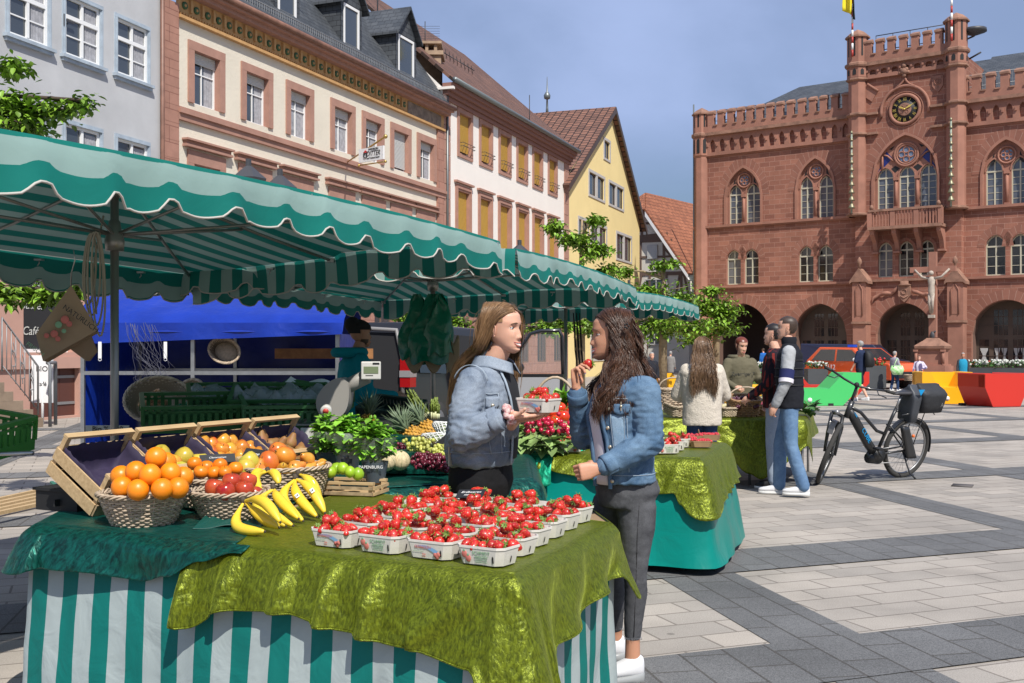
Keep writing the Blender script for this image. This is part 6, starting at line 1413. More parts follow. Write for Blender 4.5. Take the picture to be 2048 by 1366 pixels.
masp=mat('asparagus_green',(.16,.21,.035),.5,nz=(12,.3)); maspw=mat('asparagus_cut_white',(.55,.56,.32),.5)
def asparagus(label,base,top,n,r,sp,seed):
 rnd=random.Random(seed); t_=thing('asparagus_bundle',label,'asparagus',base,group='asparagus bundles'); g=MB();w=MB()
 for k in range(n):
  q=k*2.4; rr=r*math.sqrt((k+.5)/n); o=V((math.cos(q)*rr,math.sin(q)*rr,0)); b0=base+o; t0=top+o*sp+V((0,0,rnd.uniform(-.03,.03))); m_=b0.lerp(t0,.35)
  w.tube([b0,m_],[.0062,.0060],6); g.tube([m_,b0.lerp(t0,.8),t0],[.0060,.0052,.0015],6)
  for j in range(6): f=.62+.06*j; p=b0.lerp(t0,f); g.ball(p+V((math.cos(j*2.4+k),math.sin(j*2.4+k),0))*.003,.0045,5,4,0,(1,1,2))
 g.build('spears',masp,t_); w.build('pale_ends',maspw,t_)
asparagus('loose bundle of green asparagus leaning to the left in the shade',pd(850,835,7.2),pd(820,785,7.2),22,.028,1.0,4); asparagus('loose asparagus bundle leaning left beside the first',pd(862,838,7.1),pd(832,800,7.1),14,.022,1.3,6)
asparagus('upright bundle of asparagus at the right of the leaning ones',pd(869,838,7.0),pd(869,802,7.0),22,.028,1.1,5)
b=MB(); b.box(*(pd(860,838,7.1)+V((-.05,.25,-.17))),.9,.6,.30); o=b.build('display_box',mblack,loc=pd(860,838,7.1)); tag(o,'dark box under the asparagus bundles','box')
def chaik(P,n=3):
 for _ in range(n): P=[q for a,b in zip(P,P[1:]+P[:1]) for q in((a[0]*.75+b[0]*.25,a[1]*.75+b[1]*.25),(a[0]*.25+b[0]*.75,a[1]*.25+b[1]*.75))]
 return P
mscale=mat('scale_plastic_grey',(.27,.255,.23),.5); mscale2=mat('scale_plastic_light',(.55,.54,.50),.5); mlcd=mat('lcd_display',(.16,.20,.11),.2)
SC=pd(690,870,6.7); sc_=thing('shop_scale','grey market shop scale with a display head on a pole','scale',(SC.x,SC.y,ZT))
b=MB(); p=pd(650,858,6.7); b.box(p.x,p.y,p.z-.02,.24,.30,.075); b.build('base_housing',mscale2,sc_)
b=MB(); b.box(p.x,p.y,p.z+.035,.30,.30,.006); b.box(p.x-.145,p.y,p.z+.045,.01,.3,.02); b.build('weighing_plate',msteel,sc_)
b=MB(); b.tube([pd(680,890,6.7),pd(680,830,6.7)],.07,14); b.build('column_foot',mblack,sc_)
b=MB(); b.prism(chaik([(0,0),(.05,-.02),(.16,.03),(.205,.10),(.215,.235),(.20,.30),(.13,.335),(.02,.27),(-.06,.14)]),lambda x,z,h:pd(648,838,6.7)+V((x*.78,h*.9,z*.78)),-.10,.12,0,True); o=b.build('printer_head',mscale,sc_)
md=o.modifiers.new('b','BEVEL'); md.width=.018; md.segments=3
b=MB(); b.lathe([(.035,0),(.036,.02),(.03,.026)],16,(0,0,0)); b.T=MX.Identity(4);
b=MB(frame_T(pd(652,821,6.55),(1,0,.2),(-.1,-.3,1))); b.lathe([(.034,-.02),(.034,.01),(.028,.016)],18); b.build('paper_roll_lid',mscale2,sc_); b=MB(frame_T(pd(652,821,6.54),(1,0,.2),(-.1,-.3,1))); b.lathe([(.018,.014),(.018,.019)],14); b.build('red_button',mat('button_red',(.5,.06,.04),.5),sc_)
b=MB(); b.tube([pd(680,780,6.72),pd(735,752,6.7)],.045,10); b.build('display_arm',mscale,sc_)
T_=frame_T(pd(742,741,6.62),(1,.12,0),(0,0,1)); b=MB(T_); b.box(0,0,-.02,.118,.108,.05); o=b.build('display_housing',mscale2,sc_); md=o.modifiers.new('b','BEVEL'); md.width=.006; md.segments=2
b=MB(T_); b.box(0,.003,.0065,.088,.042,.002); b.build('lcd_screen',mlcd,sc_); b=MB(T_); b.box(.03,.042,.006,.04,.012,.002); b.box(-.01,-.03,.006,.045,.004,.002); b.build('name_plate',mblack,sc_)
mgc=mat('crate_plastic_green',(.03,.13,.035),.45,nz=(8,.15)); mgcl=mat('crate_plastic_light_green',(.06,.25,.04),.45)
def gcrate(label,loc,rz,m,w=.6,dp=.4,h=.17,tilt=(0,0),content=None,group='green plastic vegetable crates'):
 r=thing('plastic_crate',label,'crate',loc,group=group); L0=V(loc)
 b=MB(MX.Translation(L0))
 b.bx(-w/2,w/2,-dp/2,dp/2,0,.008)
 for sx in(-1,1):
  x=sx*w/2; b.bx(x-.004,x+.004,-dp/2,dp/2,0,h*.30); b.bx(x-.014,x+.014,-dp/2,dp/2,h-.02,h); b.bx(x-.004,x+.004,-dp/2,dp/2,h*.72,h*.80)
  n=9
  for k in range(n+1): y=-dp/2+dp*k/n;
  for k in range(n+1):
   y=-dp/2+dp*k/n
   if 3<=k<=6: b.bx(x-.004,x+.004,y-.012,y+.012,h*.3,h*.72)
   else: b.bx(x-.004,x+.004,y-.012,y+.012,h*.3,h-.02)
 for sy in(-1,1):
  y=sy*dp/2; b.bx(-w/2,w/2,y-.004,y+.004,0,h*.30); b.bx(-w/2,w/2,y-.014,y+.014,h-.02,h); b.bx(-w/2,w/2,y-.004,y+.004,h*.72,h*.80)
  n=14
  for k in range(n+1):
   x=-w/2+w*k/n; b.bx(x-.012,x+.012,y-.004,y+.004,h*.3,h*.76 if 4<=k<=10 else h-.02)
 b.build('crate_body',m,r)
 if content=='lettuce':
  c=MB(); rnd=random.Random(int(loc[0]*99))
  c2=MB(); c2.grid(lambda i,j:L0+V(((i-.5)*w*.97,(j-.5)*dp*1.05,h*.9+.05*math.sin(i*9+j*3)*.5+.07*max(0,abs(j-.5)*2-.6))),20,12); c2.build('paper_liner',mstick,r)
  for k in range(90): leafm(c,L0+V((rnd.uniform(-.36,.36)*w,rnd.uniform(-.3,.3)*dp,h*1.0+.02*rnd.random())),(rnd.uniform(-1,1),rnd.uniform(-1,1),.1),(0,0,1),.07,.055)
  c.build('lettuce_leaves',mleafd,r)
 if content=='bags':
  c=MB(); c.grid(lambda i,j:L0+V(((i-.5)*w*.95,(j-.5)*dp*.95,h*.8+.08*NZ.noise(V((i*5+loc[0],j*5,1)))+.05*NZ.noise(V((i*12,j*12,3))))),26,20); c.build('clear_bags',mat('plastic_film',(.45,.5,.52),.12,.9,alpha=.55),r)
 r.rotation_euler=(tilt[0],tilt[1],rz); return r
gcrate('light green plastic crate on a stand at the far left edge',pd(-95,895,5.3),R(-12),mgcl,tilt=(R(6),R(8)))
b=MB(); q0,q1=pd(-120,912,5.2),pd(66,906,5.05); b.tube([q0,q1],.010,8); b.tube([pd(-120,912,5.6),pd(20,905,5.5)],.01,8); b.tube([q0,V((q0.x,q0.y,0))],.012,6); b.tube([pd(-60,908,5.55),V((pd(-60,908,5.55).x,5.55,0))],.012,6); o=b.build('crate_stand',msteel,loc=q0); tag(o,'thin metal rail stand carrying the light green crate at the left edge','stand')
gcrate('green plastic crate behind the second wooden crate',pd(385,850,6.9),R(20),mgc,tilt=(R(10),0))
gcrate('green plastic crate full of clear plastic bags behind the wooden crates',pd(470,828,7.4),R(18),mgc,content='bags',tilt=(R(12),0))
gcrate('dark green plastic crate with film left of the scale',pd(560,832,7.2),R(8),mgc,content='bags',tilt=(R(14),0))
gcrate('green plastic crate of leafy greens on white paper, raised behind the scale',pd(618,822,7.6),R(-18),mgc,.5,.36,.13,content='lettuce',tilt=(R(20),R(8)))
gcrate('black plastic crate near the man in teal, by the van light',pd(785,832,8.2),R(-25),mat('crate_plastic_black',(.012,.03,.025),.4),.42,.3,.10,tilt=(R(16),R(5)))
gcrate('dark plastic crate low behind the fourth wooden crate',pd(590,862,6.9),R(10),mgc)
b=MB(); b.box(-1.35,8.2,.38,2.2,1.0,.66,rz=R(15)); o=b.build('rear_counter',mdkg,loc=(-1.35,8.2,0)); tag(o,'dark cloth covered rear counter carrying the green plastic crates','counter')
b=MB(); b.box(-2.05,7.2,.38,1.3,.8,.70,rz=R(18)); o=b.build('rear_counter',mblack,loc=(-2.05,7.2,0)); tag(o,'black low shelf under the crates behind the wooden crates','counter')
mtarp=mat('tarpaulin_blue',(.006,.03,.29),.32,.5,nz=(2,.2),bump=(5,.35,.05)); mtarpshade=mat('tarpaulin_blue_shaded',(.003,.014,.15),.4,.4,nz=(2,.2),bump=(4,.3,.05))  # second blue is darkened: shade inside the stall painted into the sheet colour
DT=13.4
bt=thing('tarpaulin_stall','bright blue tarpaulin market stall on a metal frame','stall',(pd(420,700,DT).x,DT,0))
fl,fr_=pd(166,0,DT).x,pd(690,0,DT+.6).x; zt0=H+(YH-640)/F*DT; zr=H+(YH-590)/F*(DT+1.2); yB=DT+2.1; yF=DT
def tp(x0,x1,y0,y1,f): pass
ztf=lambda x:zt0+.02
m=MB(); b=m
xl_,xr_=fl,fr_
m.grid(lambda i,j:V((xl_-.08+(xr_-xl_+.16)*i,yF-.12+(yB-yF+.1)*j,1.72+.10*(0 if j<.001 else 1)+ (.62-.22*i)*math.sin(PI*min(1,j*1.25)*.62)+.02*math.sin(i*17)*j)),40,16)
m.grid(lambda i,j:V((xl_-.08+(xr_-xl_+.16)*i,yF-.12+.03*math.sin(i*23)*(j),1.74+.09-(.26-.12*i)*j+.0)),40,6)
m.build('roof_sheet',mtarp,bt)
m=MB(); m.grid(lambda i,j:V((xl_+(xr_-xl_)*i,yB+.03*math.sin(i*19+j*4),.05+2.0*j)),40,10); m.build('back_sheet',mtarpshade,bt)
m=MB(); m.grid(lambda i,j:V((xl_-.02+.02*math.sin(i*9),yF+(yB-yF)*i,.05+(1.78+.15*math.sin(PI*i))*j)),12,10); m.build('side_sheet',mtarp,bt)
m=MB(); m.grid(lambda i,j:V((xr_+.02,yF+(yB-yF)*i,.6+1.1*j)),12,10); m.build('right_side_sheet',mtarp,bt)
xm=pd(386,0,DT).x
for x in(xl_,xm,xr_):
 for y in(yF,yB-.05):
  m=MB(); m.box(x,y,.9,.045,.045,1.8); m.build('frame_post',msteel,bt)
m=MB(); m.box((xl_+xr_)/2,yF,1.22,xr_-xl_,.04,.045); m.build('front_rail',msteel,bt)
m=MB(); m.box((xl_+xr_)/2,yB-.1,1.22,xr_-xl_,.04,.045); m.build('rear_rail',msteel,bt)
m=MB(); m.box((xm+xr_)/2+.4,yB-.25,1.45,xr_-xm-.4,.03,.14); m.build('shelf_board',mat('wood_orange_board',(.34,.15,.05),.6,nz=(9,.3)),bt)
for px in(206,336): x=pd(px,0,DT).x; m=MB(); m.box(x,yF-.1,1.50,.04,.006,.20); m.tube([V((x+.018*math.cos(q),yF-.1,1.385+.018*math.sin(q))) for q in np.linspace(0,6.28,9)],.004,4); m.build('fastening_strap',mstick,bt)
def rim_basket(label,c,r,tiltv,m,depth=.12,group='wicker baskets standing in the blue stall',sy=.8):
 o=wicker('wicker_basket',label,c,r,r*.75,depth,9,26,m,1,sy,0,tilt=tiltv,group=group,rs=.008,rim=3,wave=.008); return o
rim_basket('large round pale wicker basket tipped on its side in front of the blue stall',pd(318,812,8.4),.235,(R(62),R(0),R(12)),mwickd)
rim_basket('small dark wicker basket hanging beside the blue stall post',pd(398,788,9.2),.11,(R(70),0,R(-20)),mwick)
rim_basket('brown wicker basket hanging in a net at the back of the blue stall',pd(452,704,13.6),.19,(R(80),R(20),R(0)),mwick)
b=MB(); L0=pd(325,805,8.25); b.lathe([(.07,0),(.09,.12)],18,(0,0,0),caps=False)
rs_=wicker('wicker_basket','small tan woven basket resting inside the large tipped basket',pd(322,822,8.2),.085,.07,.14,10,14,mwickl,1,.8,0,tilt=(R(20),R(-35),0),group='wicker baskets standing in the blue stall',rs=.006)
b=MB(); rnd=random.Random(3)
for k in range(22):
 p=pd(250+rnd.uniform(0,60),690,DT-.4+rnd.random()*.3); pts=[p+V((.05*j*rnd.uniform(-.2,1.2)+.12*j*.1,0,.25-.13*j+rnd.uniform(-.02,.02))) for j in range(8)]; b.tube(pts,.0022,3)
o=b.build('wire_net',mat('net_wire',(.10,.10,.13),.5),loc=pd(270,700,DT)); tag(o,'thin tangled wire netting hanging in the dark blue stall','net')
b=MB(); p=pd(365,822,8.3); b.grid(lambda i,j:pd(340,838,8.2)+V((.20*i+.02*math.sin(j*9),.05*math.sin(i*7),.17*j*(.5+.5*i)+.03*NZ.noise(V((i*6,j*6,1))))),16,12); o=b.build('green_bag',mat('plastic_bag_green',(.0,.16,.08),.25,.6),loc=p); tag(o,'crumpled green plastic bag beside the tipped wicker basket','bag')
b=MB(); b.box(*pd(215,858,7.6),.30,.01,.05); q_=b.build('price_board',mat('cardboard_white',(.55,.55,.5),.8),loc=pd(215,858,7.6)); tag(q_,'handwritten white cardboard strip behind the empty wooden crate','sign'); WL[q_.name]=pd(215,858,7.6); text('Bio % 2,50',.05,frame_T(pd(215,858,7.59),(1,0,0),(0,0,1)),'lettering',mbk,q_,.001)
mpapr=mat('kraft_paper',(.33,.235,.145),.8,nz=(6,.12)); mpapd=mat('kraft_paper_edge',(.25,.17,.10),.85)
pt=pd(140,566,5.6)
hb=thing('paper_bags','stack of brown printed paper bags hanging from the umbrella edge by the left pole','paper bags',pt)
rnd=random.Random(5)
def sheet(cs,m,name,k,dz=0):
 b=MB(); b.add(cs,[(0,1,2,3)]); return b.build(name,m,hb,thick=.004)
d=5.6
for k in range(16):
 f=k/16; dd=d+k*.012; A=pd(142,570,dd);
 cs=[A,pd(72+f*14,668+f*16,dd),pd(86+f*20,722+f*6,dd+.02),pd(196-f*2,660+f*14,dd+.05)] if k<9 else [A,pd(130+f*10,690+f*8,dd),pd(160+f*22,722,dd+.02),pd(192+f*4,708-f*6,dd+.05)]
 sheet(cs,mpapr if k%2==0 else mpapd,'paper_bag',k)
T_=frame_T((pd(118,655,d-.02)),(1,.1,-.75),(.6,0,1)); text('NATÜRLICH',.038,T_@MX.Translation((.06,.10,0)),'print',mbk,hb,.0006); text('FRISCH',.032,T_@MX.Translation((-.03,-.16,0)),'print',mpg,hb,.0006)
b=MB(T_)
for x,y,r in((.0,.05,.022),(.03,.045,.016),(-.01,.01,.018),(.03,.0,.012),(.0,-.04,.02),(.03,-.05,.014),(-.025,-.07,.014)): b.lathe([(r,0),(r*.9,.0015)],10,(x*1,y*1,0),0 if r!=.018 and r!=.012 else 1)
b.build('fruit_print',[mpr,mpg],hb)
b=MB(); b.tube([pd(142,572,5.6),pd(143,545,5.55),pd(150,520,5.5),pd(147,500,5.5)],.003,5); b.build('hook_wire',msteel,hb)
b=MB()
for k in range(4):
 x0=-2.24-.11+.02*k; z0=2.05; b.tube([V((x0+.035*math.cos(q)+.01*math.sin(k+q),6.12-.01*k,1.95-.07*k*.4+(.20+.03*k)*math.sin(q))) for q in np.linspace(0,2*PI,24)],.006,6,caps=False)
b.tube([V((-2.28,6.14,2.25)),V((-2.34,6.14,1.95)),V((-2.32,6.14,1.7))],.006,6); o=b.build('rope_coil',mat('rope_beige',(.38,.34,.27),.9),loc=(-2.33,6.12,1.95)); tag(o,'beige coiled rope hanging on the left umbrella pole','rope')
mgb=mat('plastic_bag_dark_green',(.0,.14,.075),.28,.6,bump=(9,.5,.03))
cx_=C2+V((0,-.12,0)); gb=thing('carrier_bags','dark green plastic carrier bags hung on the middle umbrella pole','bags',cx_+V((0,0,1.9)))
for k,(x0,x1,zb_) in enumerate(((-.30,.02,1.42),(-.2,.22,1.38),(-.05,.20,1.46))):
 m=MB();
 def fb(i,j,k=k,x0=x0,x1=x1,zb_=zb_):
  w_=(.12+.88*min(1,j*1.6)**.7); x=(x0+x1)/2+(x1-x0)/2*w_*math.cos(2*PI*i); y=-.05*k+.06*w_*math.sin(2*PI*i)+.03*NZ.noise(V((i*8,j*6,k))); return cx_+V((x+.02*math.sin(j*7+i*12),y,2.02-(2.02-zb_)*j-.02*math.sin(i*25)*j))
 m.grid(fb,40,14); m.build('bag',mgb,gb)
m=MB(); m.grid(lambda i,j:cx_+V((-.22+.40*i+.03*math.sin(j*5),-.03,1.48-.20*j*(.4+.6*abs(math.sin(i*7))))),20,6); m.build('kraft_bag',mpapr,gb,thick=.01)
m=MB(); m.grid(lambda i,j:cx_+V((.14+.12*i,-.08,1.60-.34*j+.04*math.sin(i*9))),10,6); m.build('kraft_bag',mpapr,gb,thick=.01)
b=MB();
for k in range(3): x=C3.x+.10+.04*k; b.tube([V((x,C3.y-.1,2.0)),V((x+.02,C3.y-.1,1.5)),V((x+.05,C3.y-.1,1.25)),V((x+.03,C3.y-.1,1.6)),V((x,C3.y-.1,2.0))],.008,5)
o=b.build('cable_loop',mblack,loc=C3+V((.1,0,1.5))); tag(o,'dark looped cables hanging at the far umbrella pole','cable')
b=MB()
for k in range(5):
 z=.02+.035*(k//2); a=gz(-40,1010+k*7-0,z); c=gz(118,975+k*7,z); dv_=(c-a).normalized(); mid=(a+c)/2; b.box(mid.x,mid.y,z+.016,(c-a).length+.9,.05,.032,rz=math.atan2(dv_.y,dv_.x))
o=b.build('timber_battens',mpoplar,loc=gz(50,1000)); tag(o,'stack of long wooden battens on the paving at the left edge','timber'); WL[o.name]=gz(50,1000)
b=MB(); p=gz(100,985,.06); b.box(p.x,p.y+.1,.06,.035,.45,.16,rz=.5); b.build('green_tape',mat('tape_green',(.0,.16,.10),.4),o)
mradr=mat('radish_red',(.50,.012,.05),.25,coat=.3); mradl=island(mat('radish_leaf',(.20,.30,.09),.6,nz=(20,.3)),.3)
def radish(label,pts,seed,n=15):
 rnd=random.Random(seed); c=pd(*pts); t_=thing('radish_bunch',label,'radishes',c,group='radish bunches'); b=MB(); l_=MB()
 for k in range(n):
  q=c+V((rnd.uniform(-.10,.10),rnd.uniform(-.06,.05),rnd.uniform(-.02,.07))); b.ball(q,rnd.uniform(.016,.021),9,7); b.tube([q+V((0,0,-.017)),q+V((rnd.uniform(-.02,.02),-.012,-.03))],[.002,.0005],4)
 for k in range(36): leafm(l_,c+V((rnd.uniform(-.14,.14),rnd.uniform(-.10,.02),-.05+rnd.uniform(-.05,.03))),(rnd.uniform(-1,1),-.5,rnd.uniform(-.7,.2)),(0,0,1),.11,.075)
 b.build('bulbs',mradr,t_); l_.build('leaves',mradl,t_)
for q,lab in(((1078,862,7.7),'red radish bunch at the front left of the radish heap'),((1095,848,7.9),'red radish bunch at the top of the radish heap'),((1118,866,7.75),'red radish bunch nearest the strawberry punnet'),((1062,840,8.0),'red radish bunch partly behind the blonde woman')): radish(lab,q,int(q[0]))
tom=fruit('tomato','tomato',mtom,.040,[(.02,.62),(.25,.70),(.6,.72),(.92,.42),(1.02,0),(.9,-.42),(.6,-.68),(.02,-.76)],stem=False)
s=MB()
for k in range(5): q=k*1.257; s.tube([(0,0,.027),(.014*math.cos(q),.014*math.sin(q),.031),(.022*math.cos(q),.022*math.sin(q),.026)],[.002,.0018,.0005],4)
s.build('calyx',mcalyx,tom)
bundle('tomato',[(1126,834,8.1,1.5),(1104,826,8.2,1.1),(1139,822,8.4,1.1),(1096,842,8.1,1.0),(1120,815,8.5,1.15),(1148,836,8.3,1.1),(1110,840,8.05,1.0),(1088,834,8.3,1.1),(1137,845,8.1,.9),(1075,826,8.4,1.1),(1150,826,8.5,1),(1143,812,8.6,1),(1096,818,8.5,1)],tom,'glossy ripe red tomato behind the radishes','tomatoes behind the radishes',tilt=.9)
b=MB(); b.box(*(pd(1115,850,8.4)+V((0,0,-.02))),1.2,.7,.14); o=b.build('tomato_crate',mpoplar2,loc=pd(1115,850,8.4)); tag(o,'wooden crate holding the tomatoes behind the radishes','crate')
b=MB(); T_=frame_T(pd(1138,856,7.75),(1,.1,-.15),(.1,.3,1)); b.T=T_; b.box(0,0,0,.06,.065,.002); o=b.build('price_label',mat('label_yellowgreen',(.6,.66,.25),.6),loc=pd(1138,856,7.75)); tag(o,'small yellow-green label standing between radishes and tomatoes','label')
for lab,z0 in(('folded striped paper under the label',0),):
 b=MB(); p=gz(1148,880,ZT+.02); b.box(p.x,p.y,p.z,.18,.14,.03); o=b.build('paper_bag_stack',mstick,loc=p); tag(o,'small stack of white and green bags behind the front strawberry punnet','bags')
o=dup(protoP[1],label='single strawberry punnet at the front of the radish table'); pp=gz(1137,902,ZT+.02); o.location=pp; o.rotation_euler=(0,0,.0); o['group']='strawberry punnets on the radish table'
fill_punnet(pp,0,'single punnet on the radish table',11)
for k,(px,py) in enumerate(((1337,905),(1348,899),(1358,893))):
 lab='white strawberry punnet at the right of the brunette woman, %s of three'%('nearest','middle','farthest')[k] if 0 else ('white punnet beside the brunette woman, %s of the three'%('nearest','middle','farthest')[k])
 o=dup(protoP[0],label=lab); pp=gz(px-6,py,ZT+.02); o.location=pp; o.rotation_euler=(0,0,R(8)); o['group']='strawberry punnets on the radish table'
 fill_punnet(pp,R(8),'%s punnet beside the brunette woman'%('nearest','middle','farthest')[k],9 if k==0 else 7)
mcard=mat('cardboard_tray',(.33,.20,.11),.8,nz=(20,.15)); mrasp=island(mat('raspberry_red',(.50,.03,.04),.45),.3)
for k,(px,py) in enumerate(((1401,893),(1372,888),(1385,882),(1418,880))):
 p=gz(px,py,ZT+.02); t_=thing('berry_tray','brown cardboard tray of raspberries, '+('nearest the table edge','behind the strawberry punnets','in the middle of the four','farthest to the right')[k],'berry tray',p,group='cardboard berry trays'); b=punnet_mesh(.17,.12,.045,mcard); b.v=[v+p for v in b.v]; b.build('tray',mcard,t_)
 hnd=MB(); hnd.prism([(-.04,0),(.04,0),(.03,.04),(0,.055),(-.03,.04)],lambda x,z,h:p+V((-.085+h,x,z+.03)),0,.004); hnd.build('handle_flap',mcard,t_)
 b=MB(); rnd=random.Random(k)
 for q in range(70): b.ball(p+V((rnd.uniform(-.072,.072),rnd.uniform(-.05,.05),.042+.008*rnd.random())),.010,6,5)
 b.build('raspberries',mrasp,t_)
lk=pd(1110,800,9.3); t_=wicker('wicker_basket','dark basket of leeks with a tall arched handle behind the tomatoes',(lk.x,lk.y,ZT+.02),.24,.2,.14,8,20,mat('wicker_dark',(.10,.07,.045),.7),group='handled baskets')
b=MB(); b.tube([V((lk.x+.215*math.cos(q),lk.y,ZT+.10+.40*math.sin(q))) for q in np.linspace(0,PI,18)],.012,7); b.build('basket_handle',mwick,t_)
lk_=thing('leek_bundle','dark green leeks and leaves filling the handled basket','leeks',(lk.x,lk.y,ZT+.12)); b=MB(); rnd=random.Random(8)
for k in range(34):
 q=rnd.uniform(-1.3,1.3); p=V((lk.x+rnd.uniform(-.1,.1),lk.y+rnd.uniform(-.08,.08),ZT+.12)); dv_=V((math.sin(q)*1.2,rnd.uniform(-.5,.2),math.cos(q)*.8)); L=rnd.uniform(.22,.38); leafm(b,p,dv_,(0,1,0),L,.035)
b.build('leaves',mleafd,lk_,thick=.001)
cab=thing('leafy_greens','pale leafy greens lying between the leeks and tomatoes','greens',pd(1135,805,8.8)); b=MB()
for k in range(50): leafm(b,pd(1133+rnd.uniform(-20,20),803+rnd.uniform(-10,8),8.7),(rnd.uniform(-1,1),rnd.uniform(-1,.3),rnd.uniform(-.2,.8)),(0,0,1),.13,.09)
b.build('leaves',mleaf,cab)
b=MB(); b.box(.55,9.6,.75,1.1,.7,.06,rz=R(6)); o=b.build('raised_shelf',mblack,loc=(.55,9.6,0)); tag(o,'dark shelf behind the tomatoes carrying the leek basket','shelf')
def squarebasket(label,px,py,d,w,dp,h,m,content,cm,rz=0,tilt=0,seed=1,hd=False,n=60,cr=.018):
 p=pd(px,py,d); r=wicker('wicker_basket',label,p,w/2,w/2*.9,h,9,18,m,1,dp/w,rz,tilt=(tilt,0,rz),group='baskets on the far market table',square=True,rs=.009,wave=.006)
 rnd=random.Random(seed); rot=MX.Rotation(rz,3,'Z')@MX.Rotation(tilt,3,'X')
 b=MB()
 for k in range(n): b.ball(p+rot@V((rnd.uniform(-.42,.42)*w,rnd.uniform(-.42,.42)*dp,h*.72+.02*rnd.random())),cr*rnd.uniform(.8,1.1),7,5)
 b.build(content,cm,r);
 if hd:
  b=MB(); b.tube([p+rot@V((w*.5*math.cos(q),0,h+.12*math.sin(q))) for q in np.linspace(0,PI,12)],.009,6); b.build('basket_handle',m,r)
 return r
mplum=mat('plum_dark',(.07,.012,.03),.35); mrhub=mat('rhubarb_red',(.28,.02,.05),.4)
squarebasket('tan wicker display basket of dark plums, tilted forward on the far table',1487,828,12.4,.33,.26,.20,mwickl,'plums',mplum,R(4),R(14),1,cr=.022)
squarebasket('low tan wicker tray of rhubarb red vegetables right of the plums',1537,828,12.5,.30,.24,.12,mwickl,'red_vegetables',mrhub,R(-4),R(6),2)
squarebasket('small wooden tray of pale vegetables left of the plum basket',1452,830,12.3,.18,.2,.10,mwickd,'pale_vegetables',mat('vegetable_pale',(.55,.5,.3),.6),R(20),R(8),3,n=25)
squarebasket('round dark basket with a handle behind the brunette woman',1348,812,12.4,.34,.3,.20,mwick,'vegetables',mat('vegetable_brown',(.14,.09,.05),.7),0,0,4,True)
squarebasket('wooden slatted tray of brown vegetables left of the woman in the fleece',1362,828,12.3,.36,.3,.12,mwickd,'vegetables',mat('vegetable_brown',(.14,.09,.05),.7),R(20),R(10),5)
squarebasket('flat willow basket behind the plum basket, held by the red haired vendor',1492,808,13.0,.42,.3,.08,mwick,'herbs',mleafd,R(5),0,6,True,n=30)
b=MB();
for k in range(30): leafm(b,pd(1616,818,12.6)+V((rnd.uniform(-.1,.1),rnd.uniform(-.1,.1),rnd.uniform(-.05,.05))),(rnd.uniform(-1,1),rnd.uniform(-1,1),rnd.uniform(-.5,1)),(0,0,1),.12,.09)
o=b.build('leafy_vegetables',mleafd,loc=pd(1616,815,12)); tag(o,'dark leafy vegetables at the right end of the far table','vegetables')
mskin=mat('skin_light',(.66,.37,.26),.5,.4,nz=(12,.06),sss=.12); mskin2=mat('skin_tan',(.50,.25,.155),.5,.4,nz=(12,.06),sss=.12); mskin3=mat('skin_olive',(.36,.19,.12),.55,.4,sss=.08)
mlip=mat('lips',(.48,.15,.12),.4); meyew=mat('eye_white',(.75,.72,.70),.3); miris=mat('eye_dark',(.025,.022,.025),.2); mteeth=mat('teeth',(.78,.74,.68),.25); mmouth=mat('mouth_inside',(.10,.015,.015),.6); mbrow=mat('eyebrow',(.10,.06,.035),.8); mnail=mat('nail_lilac',(.55,.48,.85),.3)
def denim(name,c1,c2,sc=5,fine=260):
 m=mat(name,c1,.85,spec=.2); n,l,b=nodes(m); tc=n.new('ShaderNodeTexCoord')
 t=n.new('ShaderNodeTexNoise'); t.inputs['Scale'].default_value=sc; t.inputs['Detail'].default_value=8; t.inputs['Roughness'].default_value=.65; t.inputs['Distortion'].default_value=.6; l.new(tc.outputs['Object'],t.inputs[0])
 r=n.new('ShaderNodeMapRange'); r.inputs[1].default_value=.34; r.inputs[2].default_value=.66; l.new(t.outputs[0],r.inputs[0])
 x=n.new('ShaderNodeMix'); x.data_type='RGBA'; l.new(r.outputs[0],x.inputs[0]); x.inputs[6].default_value=(*c1,1); x.inputs[7].default_value=(*c2,1)
 t2=n.new('ShaderNodeTexNoise'); t2.inputs['Scale'].default_value=fine; t2.inputs['Detail'].default_value=2; l.new(tc.outputs['Object'],t2.inputs[0]); r2=n.new('ShaderNodeMapRange'); r2.inputs[1].default_value=.3; r2.inputs[2].default_value=.7; r2.inputs[3].default_value=.82; r2.inputs[4].default_value=1.15; l.new(t2.outputs[0],r2.inputs[0])
 y=n.new('ShaderNodeMix'); y.data_type='RGBA'; y.blend_type='MULTIPLY'; y.inputs[0].default_value=1; l.new(x.outputs[2],y.inputs[6]); l.new(r2.outputs[0],y.inputs[7]); l.new(y.outputs[2],b.inputs['Base Color'])
 bp=n.new('ShaderNodeBump'); bp.inputs['Strength'].default_value=.35; bp.inputs['Distance'].default_value=.004; l.new(t.outputs[0],bp.inputs['Height']); l.new(bp.outputs[0],b.inputs['Normal']); return m
mden1=denim('denim_washed_light',(.29,.335,.39),(.12,.155,.21)); mden2=denim('denim_mid_blue',(.145,.23,.33),(.045,.095,.17)); mden2l=denim('denim_faded_patch',(.30,.40,.50),(.15,.25,.36),7)
mjblack=denim('jeans_black',(.014,.014,.016),(.009,.009,.010)); mjgrey=denim('jeans_grey_black',(.105,.107,.115),(.055,.056,.062),8); mjblue=denim('jeans_blue',(.16,.26,.40),(.08,.15,.27)); mjlight=denim('jeans_light',(.34,.40,.48),(.26,.32,.42)); mjnavy=denim('jeans_navy',(.03,.06,.14),(.02,.04,.10))
